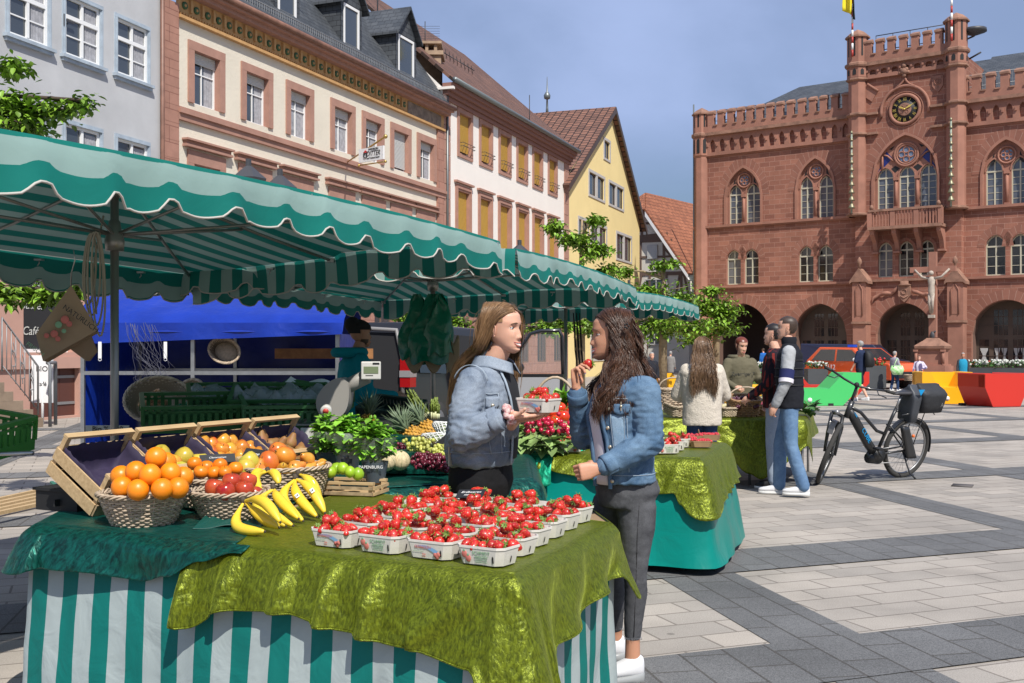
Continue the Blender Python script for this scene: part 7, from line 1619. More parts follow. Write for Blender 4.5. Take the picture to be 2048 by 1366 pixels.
mseam=mat('denim_seam',(.36,.43,.50),.9); mseamd=mat('denim_seam_dark',(.05,.09,.16),.9); mbutton=mat('button_metal',(.55,.48,.36),.35,metal=.8); mtee=mat('cotton_white',(.66,.63,.68),.9,nz=(8,.06)); mtblack=mat('cotton_black',(.012,.012,.015),.9); mshoe=mat('shoe_white',(.72,.72,.73),.5,nz=(30,.05)); msole=mat('shoe_sole',(.62,.62,.60),.5); msolec=mat('shoe_sole_clear_grey',(.30,.31,.31),.25); mlace_=mat('shoe_lace',(.75,.75,.75),.8)
def evalmesh(ob):
 dg=bpy.context.evaluated_depsgraph_get(); me=bpy.data.meshes.new_from_object(ob.evaluated_get(dg)); return me
def blob(fn,voxel=.008,smooth=6,wr=None):
 """union of closed shapes -> one continuous skin; wr(p,n)->offset"""
 b=MB(); fn(b); o=b.build('tmp',[],uv=False); md=o.modifiers.new('r','REMESH'); md.mode='VOXEL'; md.voxel_size=voxel; md.use_smooth_shade=True
 if smooth: s=o.modifiers.new('s','SMOOTH'); s.factor=.5; s.iterations=smooth
 me=evalmesh(o); bpy.data.objects.remove(o)
 if wr:
  N=len(me.vertices); co=np.zeros(N*3); no=np.zeros(N*3); me.vertices.foreach_get('co',co); me.vertex_normals.foreach_get('vector',no) if hasattr(me,'vertex_normals') else me.vertices.foreach_get('normal',no)
  co=co.reshape(-1,3); no=no.reshape(-1,3)
  off=np.array([wr(V(p)) for p in co]); co+=no*off[:,None]; me.vertices.foreach_set('co',co.ravel()); me.update()
 return me
def meshobj(name,mes,mats,parent,loc=None):
 """join meshes (each (mesh, material index)) into one object"""
 import bmesh
 bm=bmesh.new(); o0=WL[parent.name] if parent else V(loc)
 for me,mi in mes:
  n0=len(bm.faces); bm.from_mesh(me); bm.faces.ensure_lookup_table()
  for f in bm.faces[n0:]:
   if mi is not None: f.material_index=mi
   f.smooth=True
 bm.transform(MX.Translation(-o0)); me=bpy.data.meshes.new(name); bm.to_mesh(me); bm.free()
 for m in mats: me.materials.append(m)
 o=bpy.data.objects.new(name,me); COL.objects.link(o); WL[o.name]=V(o0)
 if parent: o.parent=parent
 else: o.location=o0
 return o
def mbmesh(b):
 o=b.build('tmp',[],uv=False); me=o.data; bpy.data.objects.remove(o); return me
def loft(b,rings,n=20,mi=0,p=2.3):
 """rings: (centre, a-vector, b-vector) closed tube of super-elliptic sections"""
 vs=[];fs=[];N=len(rings)
 for c,a,bb in rings:
  for k in range(n):
   q=2*PI*k/n; cs,sn=math.cos(q),math.sin(q); cs=math.copysign(abs(cs)**(2/p),cs); sn=math.copysign(abs(sn)**(2/p),sn); vs.append(V(c)+V(a)*cs+V(bb)*sn)
 for i in range(N-1):
  for k in range(n): k2=(k+1)%n; fs.append((i*n+k,i*n+k2,(i+1)*n+k2,(i+1)*n+k))
 fs.append(tuple(range(n))[::-1]); fs.append(tuple((N-1)*n+k for k in range(n)))
 b.add(vs,fs,mi,True)
HZ=[-.120,-.112,-.100,-.085,-.065,-.045,-.02,0,.03,.06,.085,.103,.113]
HW=[.004,.022,.036,.047,.056,.063,.068,.071,.074,.071,.058,.035,.003]
HFr=[.062,.076,.083,.084,.082,.080,.080,.079,.084,.078,.059,.030,.000]
HB=[.045,.020,-.005,-.025,-.05,-.074,-.090,-.097,-.100,-.094,-.077,-.047,-.004]
def gs(x,z,x0,z0,sx,sz): return math.exp(-((x-x0)/sx)**2-((z-z0)/sz)**2)
def face_disp(x,z,fem=1):
 nz=np.interp(z,[-.060,-.053,-.047,-.041,-.032,-.015,0,.012],[0,.004,.015,.019,.0155,.009,.004,0]); wd=np.interp(z,[-.05,-.04,-.01,.01],[.0105,.0105,.0075,.009])
 d=nz*math.exp(-(x/wd)**2)+.009*(gs(x,z,.013,-.045,.0065,.008)+gs(x,z,-.013,-.045,.0065,.008))
 d+=-.010*(gs(x,z,.031,.002,.016,.010)+gs(x,z,-.031,.002,.016,.010))+.004*(gs(x,z,.028,.020,.020,.007)+gs(x,z,-.028,.020,.020,.007))
 d+=.006*gs(x,z,0,-.070,.016,.0045)+.007*gs(x,z,0,-.081,.014,.005)-.004*gs(x,z,0,-.0755,.02,.002)-.004*gs(x,z,0,-.092,.02,.005)+.006*gs(x,z,0,-.104,.016,.010)
 d+=.006*(gs(x,z,.040,-.035,.018,.020)+gs(x,z,-.040,-.035,.018,.020))
 return d
def headpt(q,z,k=1.0):
 w=np.interp(z,HZ,HW); f=np.interp(z,HZ,HFr); bk=np.interp(z,HZ,HB); c=(f+bk)/2; r=(f-bk)/2
 cs,sn=math.cos(q),math.sin(q); x=w*math.copysign(abs(sn)**.9,sn); y=c+r*math.copysign(abs(cs)**.92,cs)
 if cs>0: y+=face_disp(x,z)*min(1,cs*2.2)
 return V((x*k,(y-c)*k+c,z*(1+(k-1)*.6)))
def yfront(x,z):
 best=None
 w=np.interp(z,HZ,HW); q=math.asin(max(-1,min(1,math.copysign((abs(x)/w)**(1/.9),x)))); return headpt(q,z).y
def headframe(c,f,tilt=0,roll=0,s=1):
 f=V(f).normalized(); r=f.cross(V((0,0,1))).normalized(); m=MX(((r.x,f.x,0,0),(r.y,f.y,0,0),(r.z,f.z,1,0),(0,0,0,1)))
 return MX.Translation(V(c))@MX.Rotation(roll,4,f)@MX.Rotation(tilt,4,r)@m@MX.Diagonal((s,s,s,1))
def head_mesh(b,T,res=(72,64),smile=0,ears=True,brow=None,eyes=True,lips=True,squint=0):
 """materials: 0 skin 1 lips 2 eye white 3 iris 4 brow 5 teeth 6 mouth"""
 b.T=T; nu,nv=res
 zs=[-.120+.233*(.5-.5*math.cos(PI*j/nv)) for j in range(nv+1)]
 vs=[headpt(2*PI*i/nu,z) for z in zs for i in range(nu)]; fs=[(j*nu+i,j*nu+(i+1)%nu,(j+1)*nu+(i+1)%nu,(j+1)*nu+i) for j in range(nv) for i in range(nu)]
 fs+= [tuple(range(nu))[::-1],tuple(nv*nu+i for i in range(nu))]; b.add(vs,fs,0,True)
 P=lambda x,z,o=.001:V((x,yfront(x,z)+o,z))
 if eyes:
  for s in(-1,1):
   ex=.031*s; yy=yfront(ex,0)
   b.ball((ex,yy-.0075,0.001),.0140,14,10,2,(1.15,1,.62)); b.ball((ex,yy+.0030,0.001),.0066,10,8,3,(1,.8,1.0-.2*squint))
   b.tube([V((ex+.0145*t,yy+.0028-.004*t*t,.0068-.004*t*t)) for t in np.linspace(-1,1,9)],.0022,5,4)
   b.tube([V((ex+.0145*t,yy+.0036-.004*t*t,.0088-.004*t*t)) for t in np.linspace(-1,1,9)],.0024,6,0)
   b.tube([V((ex+.0135*t,yy+.0015-.004*t*t,-.0060+.003*t*t)) for t in np.linspace(-1,1,9)],.0016,6,0)
   b.tube([P(ex+s*(.017*t),.0215+.003*(1-t*t)-.002*t,.0006) for t in np.linspace(-.9,1,9)],[.0016,.003,.0038,.0038,.0036,.0032,.0028,.0022,.0012],5,4,flat=.7)
 if lips:
  sw=.024+.008*smile
  zc=lambda t:-.0755+.009*smile*t*t
  b.tube([P(sw*t,zc(t)+.0045*(1-.6*abs(t))+(.002*smile),.0006) for t in np.linspace(-1,1,13)],[.001,.0022,.0026,.0028,.003,.003,.0028,.003,.003,.0028,.0026,.0022,.001],6,1)
  b.tube([P(sw*.95*t,zc(t)-.006*(1-.8*t*t)*(1+.7*smile),.0006) for t in np.linspace(-1,1,13)],[.001,.0022,.003,.0034,.0036,.0037,.0038,.0037,.0036,.0034,.003,.0022,.001],6,1)
  if smile:
   A=[P(sw*.82*t,zc(t)+.0035*(1-abs(t)**2),.0012) for t in np.linspace(-1,1,11)]; B_=[P(sw*.82*t,zc(t)-.0035*(1-t*t)*(1+.8*smile),.0012) for t in np.linspace(-1,1,11)]; b.strip(A,B_,5,True)
  else: b.tube([P(sw*t,zc(t),.0014) for t in np.linspace(-1,1,9)],.0011,4,6)
 if ears:
  for s in(-1,1):
   b.ball((s*.0715,-.012,-.008),.018,10,8,0,(.38,.62,1.55),MX.Rotation(.15*s,3,'Y')); b.ball((s*.0735,-.010,-.034),.009,8,6,0,(.5,.7,1))
   b.tube([V((s*.079,-.012+.013*math.cos(q),-.006+.024*math.sin(q))) for q in np.linspace(-1.2,2.6,10)],.0025,5)
 b.T=MX.Identity(4)
def hair_cap(b,T,cond,k=1.045,res=(72,60),mi=0):
 b.T=T; nu,nv=res; zs=[-.120+.233*(.5-.5*math.cos(PI*j/nv)) for j in range(nv+1)]
 vs=[headpt(2*PI*i/nu,z,k)+V((0,-.002,.002)) for z in zs for i in range(nu)]; fs=[]
 for j in range(nv):
  for i in range(nu):
   f=(j*nu+i,j*nu+(i+1)%nu,(j+1)*nu+(i+1)%nu,(j+1)*nu+i); c=sum((vs[q] for q in f),V())/4
   if cond(c): fs.append(f)
 fs.append(tuple(nv*nu+i for i in range(nu))); b.add(vs,fs,mi,True); b.T=MX.Identity(4)
def hairmat(name,c1,c2,rough=.38):
 m=mat(name,c1,rough,.5); n,l,b=nodes(m); g=n.new('ShaderNodeNewGeometry'); x=n.new('ShaderNodeMix'); x.data_type='RGBA'; l.new(g.outputs['Random Per Island'],x.inputs[0]); x.inputs[6].default_value=(*c1,1); x.inputs[7].default_value=(*c2,1); l.new(x.outputs[2],b.inputs['Base Color']); b.inputs['Anisotropic'].default_value=.4; return m
def strands(b,guides,n,spread,r=.0011,wave=(0,0),rnd=None,taper=True,seg=18):
 """guides: polylines (world); n strands round each"""
 for gi,g in enumerate(guides):
  g=[V(p) for p in g]; L=[0]
  for a,c in zip(g,g[1:]): L.append(L[-1]+(c-a).length)
  def at(s):
   s*=L[-1]
   for k in range(len(g)-1):
    if s<=L[k+1] or k==len(g)-2:
     f=(s-L[k])/max(1e-6,L[k+1]-L[k]); p0=g[max(k-1,0)];p1=g[k];p2=g[k+1];p3=g[min(k+2,len(g)-1)]
     return .5*((2*p1)+(p2-p0)*f+(2*p0-5*p1+4*p2-p3)*f*f+(3*p1-p0-3*p2+p3)*f**3)
  base=[at(i/seg) for i in range(seg+1)]; gph=rnd.uniform(0,6.28)
  for k in range(n):
   o=V((rnd.gauss(0,1),rnd.gauss(0,1),rnd.gauss(0,.6)))*(2.4 if rnd.random()<.05 else 1); ph=gph+rnd.uniform(-.5,.5); w=wave[0]*rnd.uniform(.7,1.3); e=rnd.uniform(.86,1.0); pts=[]
   for i in range(seg+1):
    f=i/seg*e; p=base[i] if e>.97 else base[min(seg,int(f*seg))].lerp(base[min(seg,int(f*seg)+1)],f*seg-int(f*seg)); sp=spread[0]+(spread[1]-spread[0])*f
    q=f*L[-1]*wave[1]*2*PI+ph; pts.append(p+o*sp*.5+V((math.cos(q),math.sin(q*.9),.3*math.sin(q)))*w*min(1,f*2.5))
   b.tube(pts,[r*(1-.6*(i/seg)**3) for i in range(seg+1)],3,0,True,False)
def finger(b,base,d0,curl,axis,L,r,mi=0,nail=None):
 """three phalanges bending by curl (rad each) about axis; ends in a ball"""
 d=V(d0).normalized(); p=V(base); pts=[p.copy()]; ax=V(axis).normalized()
 for k,(f,c) in enumerate(((.42,curl[0]),(.32,curl[1]),(.26,curl[2]))):
  d=MX.Rotation(c,3,ax)@d; p=p+d*L*f; pts.append(p.copy())
 rr=[r*1.08,r*1.0,r*.92,r*.80]; P=[];Rr=[]
 for k in range(3):
  for t in(0,.5): P.append(pts[k].lerp(pts[k+1],t)); Rr.append(rr[k]+(rr[k+1]-rr[k])*t)
 P.append(pts[3]); Rr.append(rr[3]); b.tube(P,Rr,10,mi); b.ball(pts[3],rr[3],10,6,mi)
 for q in pts[:3]: b.ball(q,r*1.05,10,6,mi)
 return pts[3],d,rr[3]
def hand(b,wrist,d,pn,side,curls,thumb,s=1,spread=.10,nails=None):
 """d: wrist->knuckles; pn: palm normal (out of the palm); side=+1 thumb on d x pn side"""
 d=V(d).normalized(); pn=V(pn); pn=(pn-d*pn.dot(d)).normalized(); th=(d.cross(pn)*side).normalized(); W=V(wrist)
 a=[(W,th*.027*s,pn*.020*s),(W+d*.02*s,th*.030*s,pn*.017*s),(W+d*.05*s,th*.039*s,pn*.014*s),(W+d*.088*s,th*.040*s,pn*.0125*s),(W+d*.094*s,th*.036*s,pn*.009*s)]
 loft(b,a,16); b.ball(W+d*.035*s+th*.022*s+pn*.006*s,.018*s,10,8); out=[]
 for k,(off,L) in enumerate(((.028,.074),(.0095,.082),(-.0095,.076),(-.027,.060))):
  dd=(d+th*spread*(1.5-k)*.5).normalized(); c=curls[k]; e=finger(b,W+d*.086*s+th*off*s,dd,c,(pn.cross(d)*-1),L*s,.0082*s); out.append(e)
 t0=W+d*.030*s+th*.030*s; dth=V(thumb[0]).normalized(); e=finger(b,t0,dth,thumb[1],thumb[2] if len(thumb)>2 else (pn.cross(d)*-1),.070*s,.0095*s); out.append(e)
 return out
def wrk(sc,amp,zs=1.0,seed=0,ridge=.5):
 def f(p):
  q=V((p.x*sc+seed,p.y*sc,p.z*sc*zs)); a=NZ.noise(q); c=NZ.noise(q*2.3+V((3,1,7))); return amp*(a*(1-ridge)+(.5-abs(c))*ridge)
 return f
def nearf(pts,rad,f):
 """stronger wrinkles near elbows, knees"""
 def g(p):
  k=.45
  for c,r in pts: k+=1.1*math.exp(-((p-c).length/r)**2)
  return k*f(p)
 return g
def shoe(par,heel,toe,sole=.012,h=.075,w=.045,m=None,ms=None,name='shoe',nike=False,lace=True):
 d=(V(toe)-V(heel)); L=d.length; d.normalize(); s=d.cross(V((0,0,1))).normalized(); b=MB(); z0=min(heel[2],toe[2]); H0=V((heel[0],heel[1],z0))
 up=V((0,0,1)); sec=[(0,.30,.55,.9),(.06,.62,.62,1.15),(.2,.80,.64,1.10),(.36,.84,.62,.98),(.5,.9,.55,.78),(.65,1.0,.46,.62),(.8,.98,.38,.52),(.93,.72,.28,.42),(1.0,.30,.16,.30)]
 loft(b,[(H0+d*L*f+up*(sole*1.6+h*hh*.42),s*w*ww,up*h*hh*.5) for f,ww,x,hh in sec],18,p=2.6)
 o=b.build(name,m or mshoe,par); md=o.modifiers.new('s','SUBSURF'); md.levels=1; md.render_levels=1
 b=MB(); loft(b,[(H0+d*L*f+up*(sole*.9),s*w*(ww*1.03+.03),up*sole*(1.15 if f<.35 else .9)) for f,ww,x,hh in sec],18,p=3); b.build('sole',ms or msole,o)
 if lace:
  b=MB()
  for k in range(5): f=.40+.075*k; zt=H0+d*L*f+up*(sole*1.6+h*(.90-.62*(f-.36)/.45)*.93); b.tube([zt-s*w*.42-up*.006,zt+up*.002,zt+s*w*.42-up*.006+d*.012],.0028,5)
  b.build('laces',mlace_,o)
 return o
def torso_rings(cs,f,r):
 return [(V((c.x,c.y,z)),f*a,r*b_) for c,z,a,b_ in cs]
def ringpt(rings,z,q,off=0,p=2.3):
 for (c0,a0,b0),(c1,a1,b1) in zip(rings,rings[1:]):
  if c0.z<=z<=c1.z or (c1.z>=z and c0.z>z) :
   t=(z-c0.z)/(c1.z-c0.z); c=c0.lerp(c1,t); a=a0.lerp(a1,t); b=b0.lerp(b1,t); break
 else: c,a,b=rings[-1]
 cs,sn=math.cos(q),math.sin(q); cs=math.copysign(abs(cs)**(2/p),cs); sn=math.copysign(abs(sn)**(2/p),sn)
 v=a*cs+b*sn; return V((c.x,c.y,z))+v+v.normalized()*off
def band(name,rings,z0,z1,q0,q1,off,m,par,nz=10,nq=8,thick=.003):
 b=MB(); b.grid(lambda i,j:ringpt(rings,z0+(z1-z0)*j,(q0(j) if callable(q0) else q0)+((q1(j) if callable(q1) else q1)-(q0(j) if callable(q0) else q0))*i,off),nq,nz); return b.build(name,m,par,thick=thick)
def seam(rings,pts,m,par,off=.006,r=.0016,name='seam'):
 b=MB(); P=[]
 for (z0,q0),(z1,q1) in zip(pts,pts[1:]):
  for k in range(8): P.append(ringpt(rings,z0+(z1-z0)*k/8,q0+(q1-q0)*k/8,off))
 P.append(ringpt(rings,pts[-1][0],pts[-1][1],off)); b.tube(P,r,5); return b.build(name,m,par)
def capsule(b,pts,rs,n=16): b.tube(pts,rs,n); b.ball(pts[0],rs[0]*.98,n,8); b.ball(pts[-1],rs[-1]*.98,n,8)
D1=5.25; f1=V((.93,-.36,0)).normalized(); r1=f1.cross(V((0,0,1)))
w1=thing('person','woman with long straight blond hair in a light denim jacket holding out a strawberry punnet','person',(pd(968,0,D1).x,D1,0))
cp=lambda px,z,d=D1:V(((px-1024)/F*d,d,z))
Rg=torso_rings([(cp(962,0),.975,.150,.190),(cp(962,0),1.05,.157,.205),(cp(966,0),1.16,.152,.208),(cp(971,0),1.27,.140,.208),(cp(973,0),1.345,.122,.200),(cp(976,0),1.395,.092,.150),(cp(984,0),1.432,.068,.080)],f1,r1)
hc=V(((1007-1024)/F*D1,D1-.03,1.606)); T1=headframe(hc,(.88,-.475,0),tilt=-.04,roll=.05)
shN=Rg[4][0]+r1*.165; shF=Rg[4][0]-r1*.165
elN,wrN=pd(926,872,5.00),pd(1014,831,4.97); elF,wrF=pd(985,885,5.36),pd(1032,838,5.10)
def bd(b):
 capsule(b,[Rg[0][0]+V((0,0,-.08)),Rg[2][0],Rg[3][0]],[.11,.10,.10]); capsule(b,[V((Rg[5][0].x,Rg[5][0].y,1.33)),Rg[6][0]+V((.003,0,.0)),hc+V((-.004,.01,-.085))],[.075,.056,.050])
 for s,e,w in((shN,elN,wrN),(shF,elF,wrF)): capsule(b,[s,e],[.05,.042]); capsule(b,[e,e.lerp(w,.5),w],[.042,.038,.027])
 for s in(1,-1):
  h=V((Rg[0][0].x,Rg[0][0].y,.90))+r1*.085*s; capsule(b,[h,V((h.x+.01,h.y,.48)),V((h.x-.01,h.y,.07))],[.09,.058,.038])
body=blob(bd,.009,4)
hb_=MB(); pn=V((.12,-.15,1)); hd=V((1,-.02,.02))
tipN=hand(hb_,wrN,hd,pn,1 if hd.cross(pn).y<0 else -1,[(.10,.12,.1),(.05,.1,.1),(.05,.12,.1),(.1,.15,.1)],((.8,-.45,.35),(.1,.15,.1)),1.02,.16)
hdF=V((.95,-.35,.05)); hand(hb_,wrF,hdF,pn,-1 if hdF.cross(pn).y<0 else 1,[(.15,.2,.2)]*4,((.55,-.4,.75),(.1,.1,.1)),1.0,.14)
hm=blob(lambda b:(b.v.extend(hb_.v),b.lv.extend(hb_.lv),b.f.extend(hb_.f),b.m.extend(hb_.m),b.sm.extend(hb_.sm),b.uv.extend(hb_.uv)),.0028,3)
hd_=MB(); head_mesh(hd_,T1,smile=1)
meshobj('body',[(body,0),(hm,0),(mbmesh(hd_),None)],[mskin,mlip,meyew,miris,mbrow,mteeth,mmouth],w1)
def jk(b):
 loft(b,Rg,28)
 capsule(b,[shN+V((0,0,.005)),shN.lerp(elN,.5)+V((-.012,0,0)),elN],[.074,.074,.068]); capsule(b,[elN,elN.lerp(wrN,.35),elN.lerp(wrN,.74)],[.067,.067,.055])
 capsule(b,[shF,shF.lerp(elF,.5),elF],[.078,.075,.07]); capsule(b,[elF,elF.lerp(wrF,.4),elF.lerp(wrF,.62)],[.07,.066,.058])
 loft(b,[(Rg[0][0]+V((0,0,-.022)),f1*.143,r1*.183),(Rg[0][0]+V((0,0,.03)),f1*.150,r1*.190)],28)
elb=[(elN,.13),(elF,.12),(shN+V((0,0,-.06)),.08),(Rg[1][0]+r1*.15,.12)]
jm=blob(jk,.0075,5,nearf(elb,1,wrk(9,.017,1.9,2,.8)))
jo=meshobj('denim_jacket',[(jm,0)],[mden1],w1)
band('black_top',Rg,.985,1.43,lambda j:-.55+.05*j,lambda j:.02+.32*j,.008,mtblack,jo,14,10)
seam(Rg,[(.96,.06),(1.2,.10),(1.36,.30),(1.42,.45)],mseam,jo,.012,.006,'jacket_edge')
for s in(1,-1):
 b=MB(); c=Rg[6][0]
 b.grid(lambda i,j:c+V((0,0,-.012+.052*j-.05*max(0,(i-.55))*1.6))+f1*(.078*math.cos(PI*(1-i)*.98)+.0+.03*(i**3))*(1.0+.18*(1-j))+r1*s*(.072*math.sin(PI*(1-i)*.98)+.03*(1-j)+.015*i),14,6); b.build('collar',mden1,jo,thick=.006)
zq=lambda z,q,o=.010:ringpt(Rg,z,q,o)
b=MB(); b.grid(lambda i,j:zq(1.285-.045*j-.018*(1-abs(2*i-1))*j,.62+.42*i,.014),10,4); b.build('pocket_flap',mden1,jo,thick=.005)
b=MB(); p=zq(1.245,.83,.022); b.lathe([(.009,0),(.009,.003),(.004,.005)],12,(0,0,0)); b.T=MX.Identity(4); b=MB(frame_T(p,V((0,0,1)).cross(p-Rg[3][0]),(0,0,1))); b.lathe([(.009,-.003),(.009,.002),(.004,.004)],12); b.build('button',mbutton,jo)
for pts in([(1.24,.63),(1.12,.66)],[(1.24,1.03),(1.12,1.0)],[(1.12,.66),(1.12,1.0)],[(1.30,.55),(1.30,1.3)],[(1.30,.62),(1.02,.45)],[(1.22,1.06),(1.02,.80)],[(1.025,.1),(1.025,3.1)],[(1.10,1.6),(1.02,1.62)]): seam(Rg,pts,mseam,jo,.0085,.0014)
b=MB();
for k in range(2): b.tube([shN+V((0,0,.065))*1+r1*(.02+.01*k)+f1*(.085*math.cos(q))+V((0,0,.085*(math.sin(q)-.75))) for q in np.linspace(.15,2.9,16)],.0016,4)
b.build('shoulder_seam',mseam,jo)
cu=elN.lerp(wrN,.76); ax=(wrN-elN).normalized(); X=ax.orthogonal().normalized(); Y=ax.cross(X)
b=MB(); b.grid(lambda i,j:cu+ax*(-.030+.05*j)+(X*math.cos(2*PI*i)+Y*math.sin(2*PI*i))*(.060+.004*math.sin(6*PI*i)-.004*j),28,4); b.build('cuff',mden1,jo,thick=.006)
b=MB(); capsule(b,[elN.lerp(wrN,.70),elN.lerp(wrN,.83)],[.048,.043]); b.build('black_sleeve',mtblack,w1)
mscr=mat('scrunchie_floral',(.72,.66,.60),.8,nz=(90,.1),second=(.45,.06,.08)); b=MB(); sc=elN.lerp(wrN,1.05)
pts=[sc+(X*math.cos(q)+Y*math.sin(q))*.036+ax*.008*math.sin(q*5) for q in np.linspace(0,2*PI,40)]; b.tube(pts,[.015+.004*math.sin(k*1.9) for k in range(40)],8,caps=False); b.build('scrunchie',mscr,w1)
hipc=V((Rg[0][0].x,Rg[0][0].y,0))
def tr1(b):
 loft(b,[(hipc+V((0,0,1.02)),f1*.125,r1*.155),(hipc+V((0,0,.95)),f1*.14,r1*.172),(hipc+V((-.0,0,.87)),f1*.145,r1*.180),(hipc+V((0,0,.80)),f1*.12,r1*.165)],24)
 for s in(1,-1):
  h=hipc+r1*.085*s+V((0,0,.86)); k=h+V((.005+.02*s,0,-.40)); a=k+V((-.01,.0,-.34)); capsule(b,[h,h.lerp(k,.5),k],[.098,.082,.062]); capsule(b,[k,k.lerp(a,.4),a],[.06,.056,.042])
tm=blob(tr1,.009,5,wrk(12,.005,2.2,4,.7)); meshobj('black_jeans',[(tm,0)],[mjblack],w1)
for s in(1,-1): h=hipc+r1*.085*s; shoe(w1,(h.x-.09,h.y+.02,.0),(h.x+.16,h.y-.05,.0),lace=False)
b=MB(); T_=frame_T(pd(905,912,5.12),(0,0,1),(.5,.8,0)); b.T=T_; b.box(0,0,0,.09,.06,.008); b.build('phone',mat('phone_case',(.38,.36,.28),.4),w1)
hp=pd(1077,825,4.99); hp.z+=.004; o=dup(protoP[1],label='white strawberry punnet held out on the blonde woman\'s open hand'); o.location=hp; o.rotation_euler=(0,0,R(-38)); o['group']='strawberry punnet in her hand'
fill_punnet(hp,R(-38),'punnet held by the blonde woman',13)
mh1=hairmat('hair_blond',(.30,.175,.085),(.155,.085,.040)); rn=random.Random(11)
hb1=MB(); hair_cap(hb1,T1,lambda c:c.z>.092 or c.y<.055 and c.z>.075 or c.y<.03 and c.z>.03 or (c.y<-.028 and c.z>-.10),1.05); G=[]
for k in range(34):
 y0=.062-.157*k/33
 a=T1@V((.004,y0,.117-max(0,y0-.03)*.3)); b_=T1@V((.034,y0*.9,.112)); b2=T1@V((.066,y0*.72-.006,.086)); c=T1@V((.082,y0*.5-.030,.035)); d=T1@V((.083,y0*.35-.052,-.03)); e=T1@V((.088,y0*.3-.080,-.09))
 t=k/33; dr=V((0,0,.034*(max(0,y0)/.062)**2)); G.append([a-dr,b_-dr,b2-dr*.6,c,d,e,pd(958-22*t,705,D1-.02+.10*t),pd(926-14*t,738,D1+.06+.1*t),pd(912-6*t,800,D1+.16+.07*t),pd(915-6*t,850,D1+.2+.06*t)])
strands(hb1,G,30,(.006,.020),.0012,(.003,1.2),rn,seg=20); G=[]
for k in range(24):
 y0=.060-.142*k/23; t=k/23
 dr=.034*(max(0,y0)/.062)**2; G.append([T1@V((-.004,y0,.117-dr)),T1@V((-.034,y0*.92,.112-dr)),T1@V((-.066,y0*.85,.086-dr*.6)),T1@V((-.083,y0*.7+.012,.03)),T1@V((-.086,y0*.6+.012,-.05)),pd(1037-34*t,706,D1+.12),pd(1036-30*t,742,D1+.12),pd(1028-26*t,790,D1+.10)])
strands(hb1,G,24,(.006,.018),.0012,(.003,1.2),rn,seg=18); G=[]
for k in range(14):
 x0=-.07+.14*k/13; G.append([T1@V((x0*.3,-.03,.114)),T1@V((x0*.8,-.085,.07)),T1@V((x0,-.108,0)),T1@V((x0*1.1,-.11,-.08)),pd(940+x0*100,740,D1+.22),pd(930+x0*100,830,D1+.25)])
strands(hb1,G,22,(.008,.02),.0012,(.003,1.2),rn,seg=16)
hb1.build('hair',mh1,w1,uv=False)
D2=5.05; f2=V((-1,.02,0)).normalized(); r2=f2.cross(V((0,0,1)))
w2=thing('person','brunette woman with long wavy hair in a blue denim jacket raising a strawberry','person',(pd(1242,0,D2).x,D2,0))
cq=lambda px,d=D2:V(((px-1024)/F*d,d,0))
Rh=torso_rings([(cq(1248),.905,.142,.190),(cq(1246),.97,.138,.182),(cq(1243),1.08,.140,.178),(cq(1238),1.21,.150,.185),(cq(1245),1.31,.128,.188),(cq(1250),1.365,.092,.148),(cq(1249),1.405,.062,.075)],f2,r2)
hc2=V(((1221-1024)/F*D2,D2,1.572)); T2=headframe(hc2,(-1,-.06,0),tilt=-.03,s=.98)
sN,eN,wN=pd(1290,782,4.90),pd(1300,884,4.86),pd(1199,937,4.80); sF,eF,wF=pd(1238,785,5.20),pd(1166,874,5.10),pd(1153,778,4.99)
hipN,kN,aN=pd(1276,985,4.99),pd(1270,1140,4.96),pd(1265,1290,4.98); hipF,kF,aF=pd(1225,985,5.13),pd(1226,1140,5.20),pd(1231,1268,5.32)
def bd2(b):
 capsule(b,[Rh[0][0],Rh[3][0]],[.10,.10]); capsule(b,[V((Rh[5][0].x,Rh[5][0].y,1.31)),Rh[6][0],hc2+V((.012,0,-.085))],[.07,.054,.048])
 for s,e,w in((sN,eN,wN),(sF,eF,wF)): capsule(b,[s,e],[.045,.038]); capsule(b,[e,e.lerp(w,.5),w],[.038,.034,.025])
 for h,k,a in((hipN,kN,aN),(hipF,kF,aF)): capsule(b,[h,k],[.06,.040]); capsule(b,[k,k.lerp(a,.35),a.lerp(k,.05),a+V((0,0,-.07))],[.038,.036,.034,.036]); capsule(b,[a+V((.01,0,-.09)),a+V((-.09,-.01,-.12))],[.034,.026])
 capsule(b,[hipN,hipF],[.07,.07])
body=blob(bd2,.009,4)
hx=MB(); dN=(pd(1178,941,4.79)-wN).normalized(); hand(hx,wN,dN,V((-.1,1,-.2)),-1,[(.9,1.1,.7),(1.0,1.2,.8),(1.05,1.2,.8),(1.1,1.2,.8)],((-.7,.5,-.1),(.5,.7,.5)),.98,.03)
dF=V((-.02,0,1)); pF=V((.80,-.60,0)); tips=hand(hx,wF,dF,pF,1,[(.55,.95,.45),(.75,1.05,.5),(.95,1.1,.6),(1.1,1.15,.7)],((.35,-.25,.9),(-.05,-.35,-.2),(0,1,0)),.98,.10)
hm=blob(lambda b:(b.v.extend(hx.v),b.lv.extend(hx.lv),b.f.extend(hx.f),b.m.extend(hx.m),b.sm.extend(hx.sm),b.uv.extend(hx.uv)),.0028,3)
hd_=MB(); head_mesh(hd_,T2,smile=1); nl=MB()
for p,d_,r_ in tips[:4]: nl.ball(p+d_*.003-pF*.001,r_*.9,8,6,0,(.7,.7,.9))
meshobj('body',[(body,0),(hm,0),(mbmesh(hd_),None),(mbmesh(nl),7)],[mskin2,mlip,meyew,miris,mbrow,mteeth,mmouth,mnail],w2)
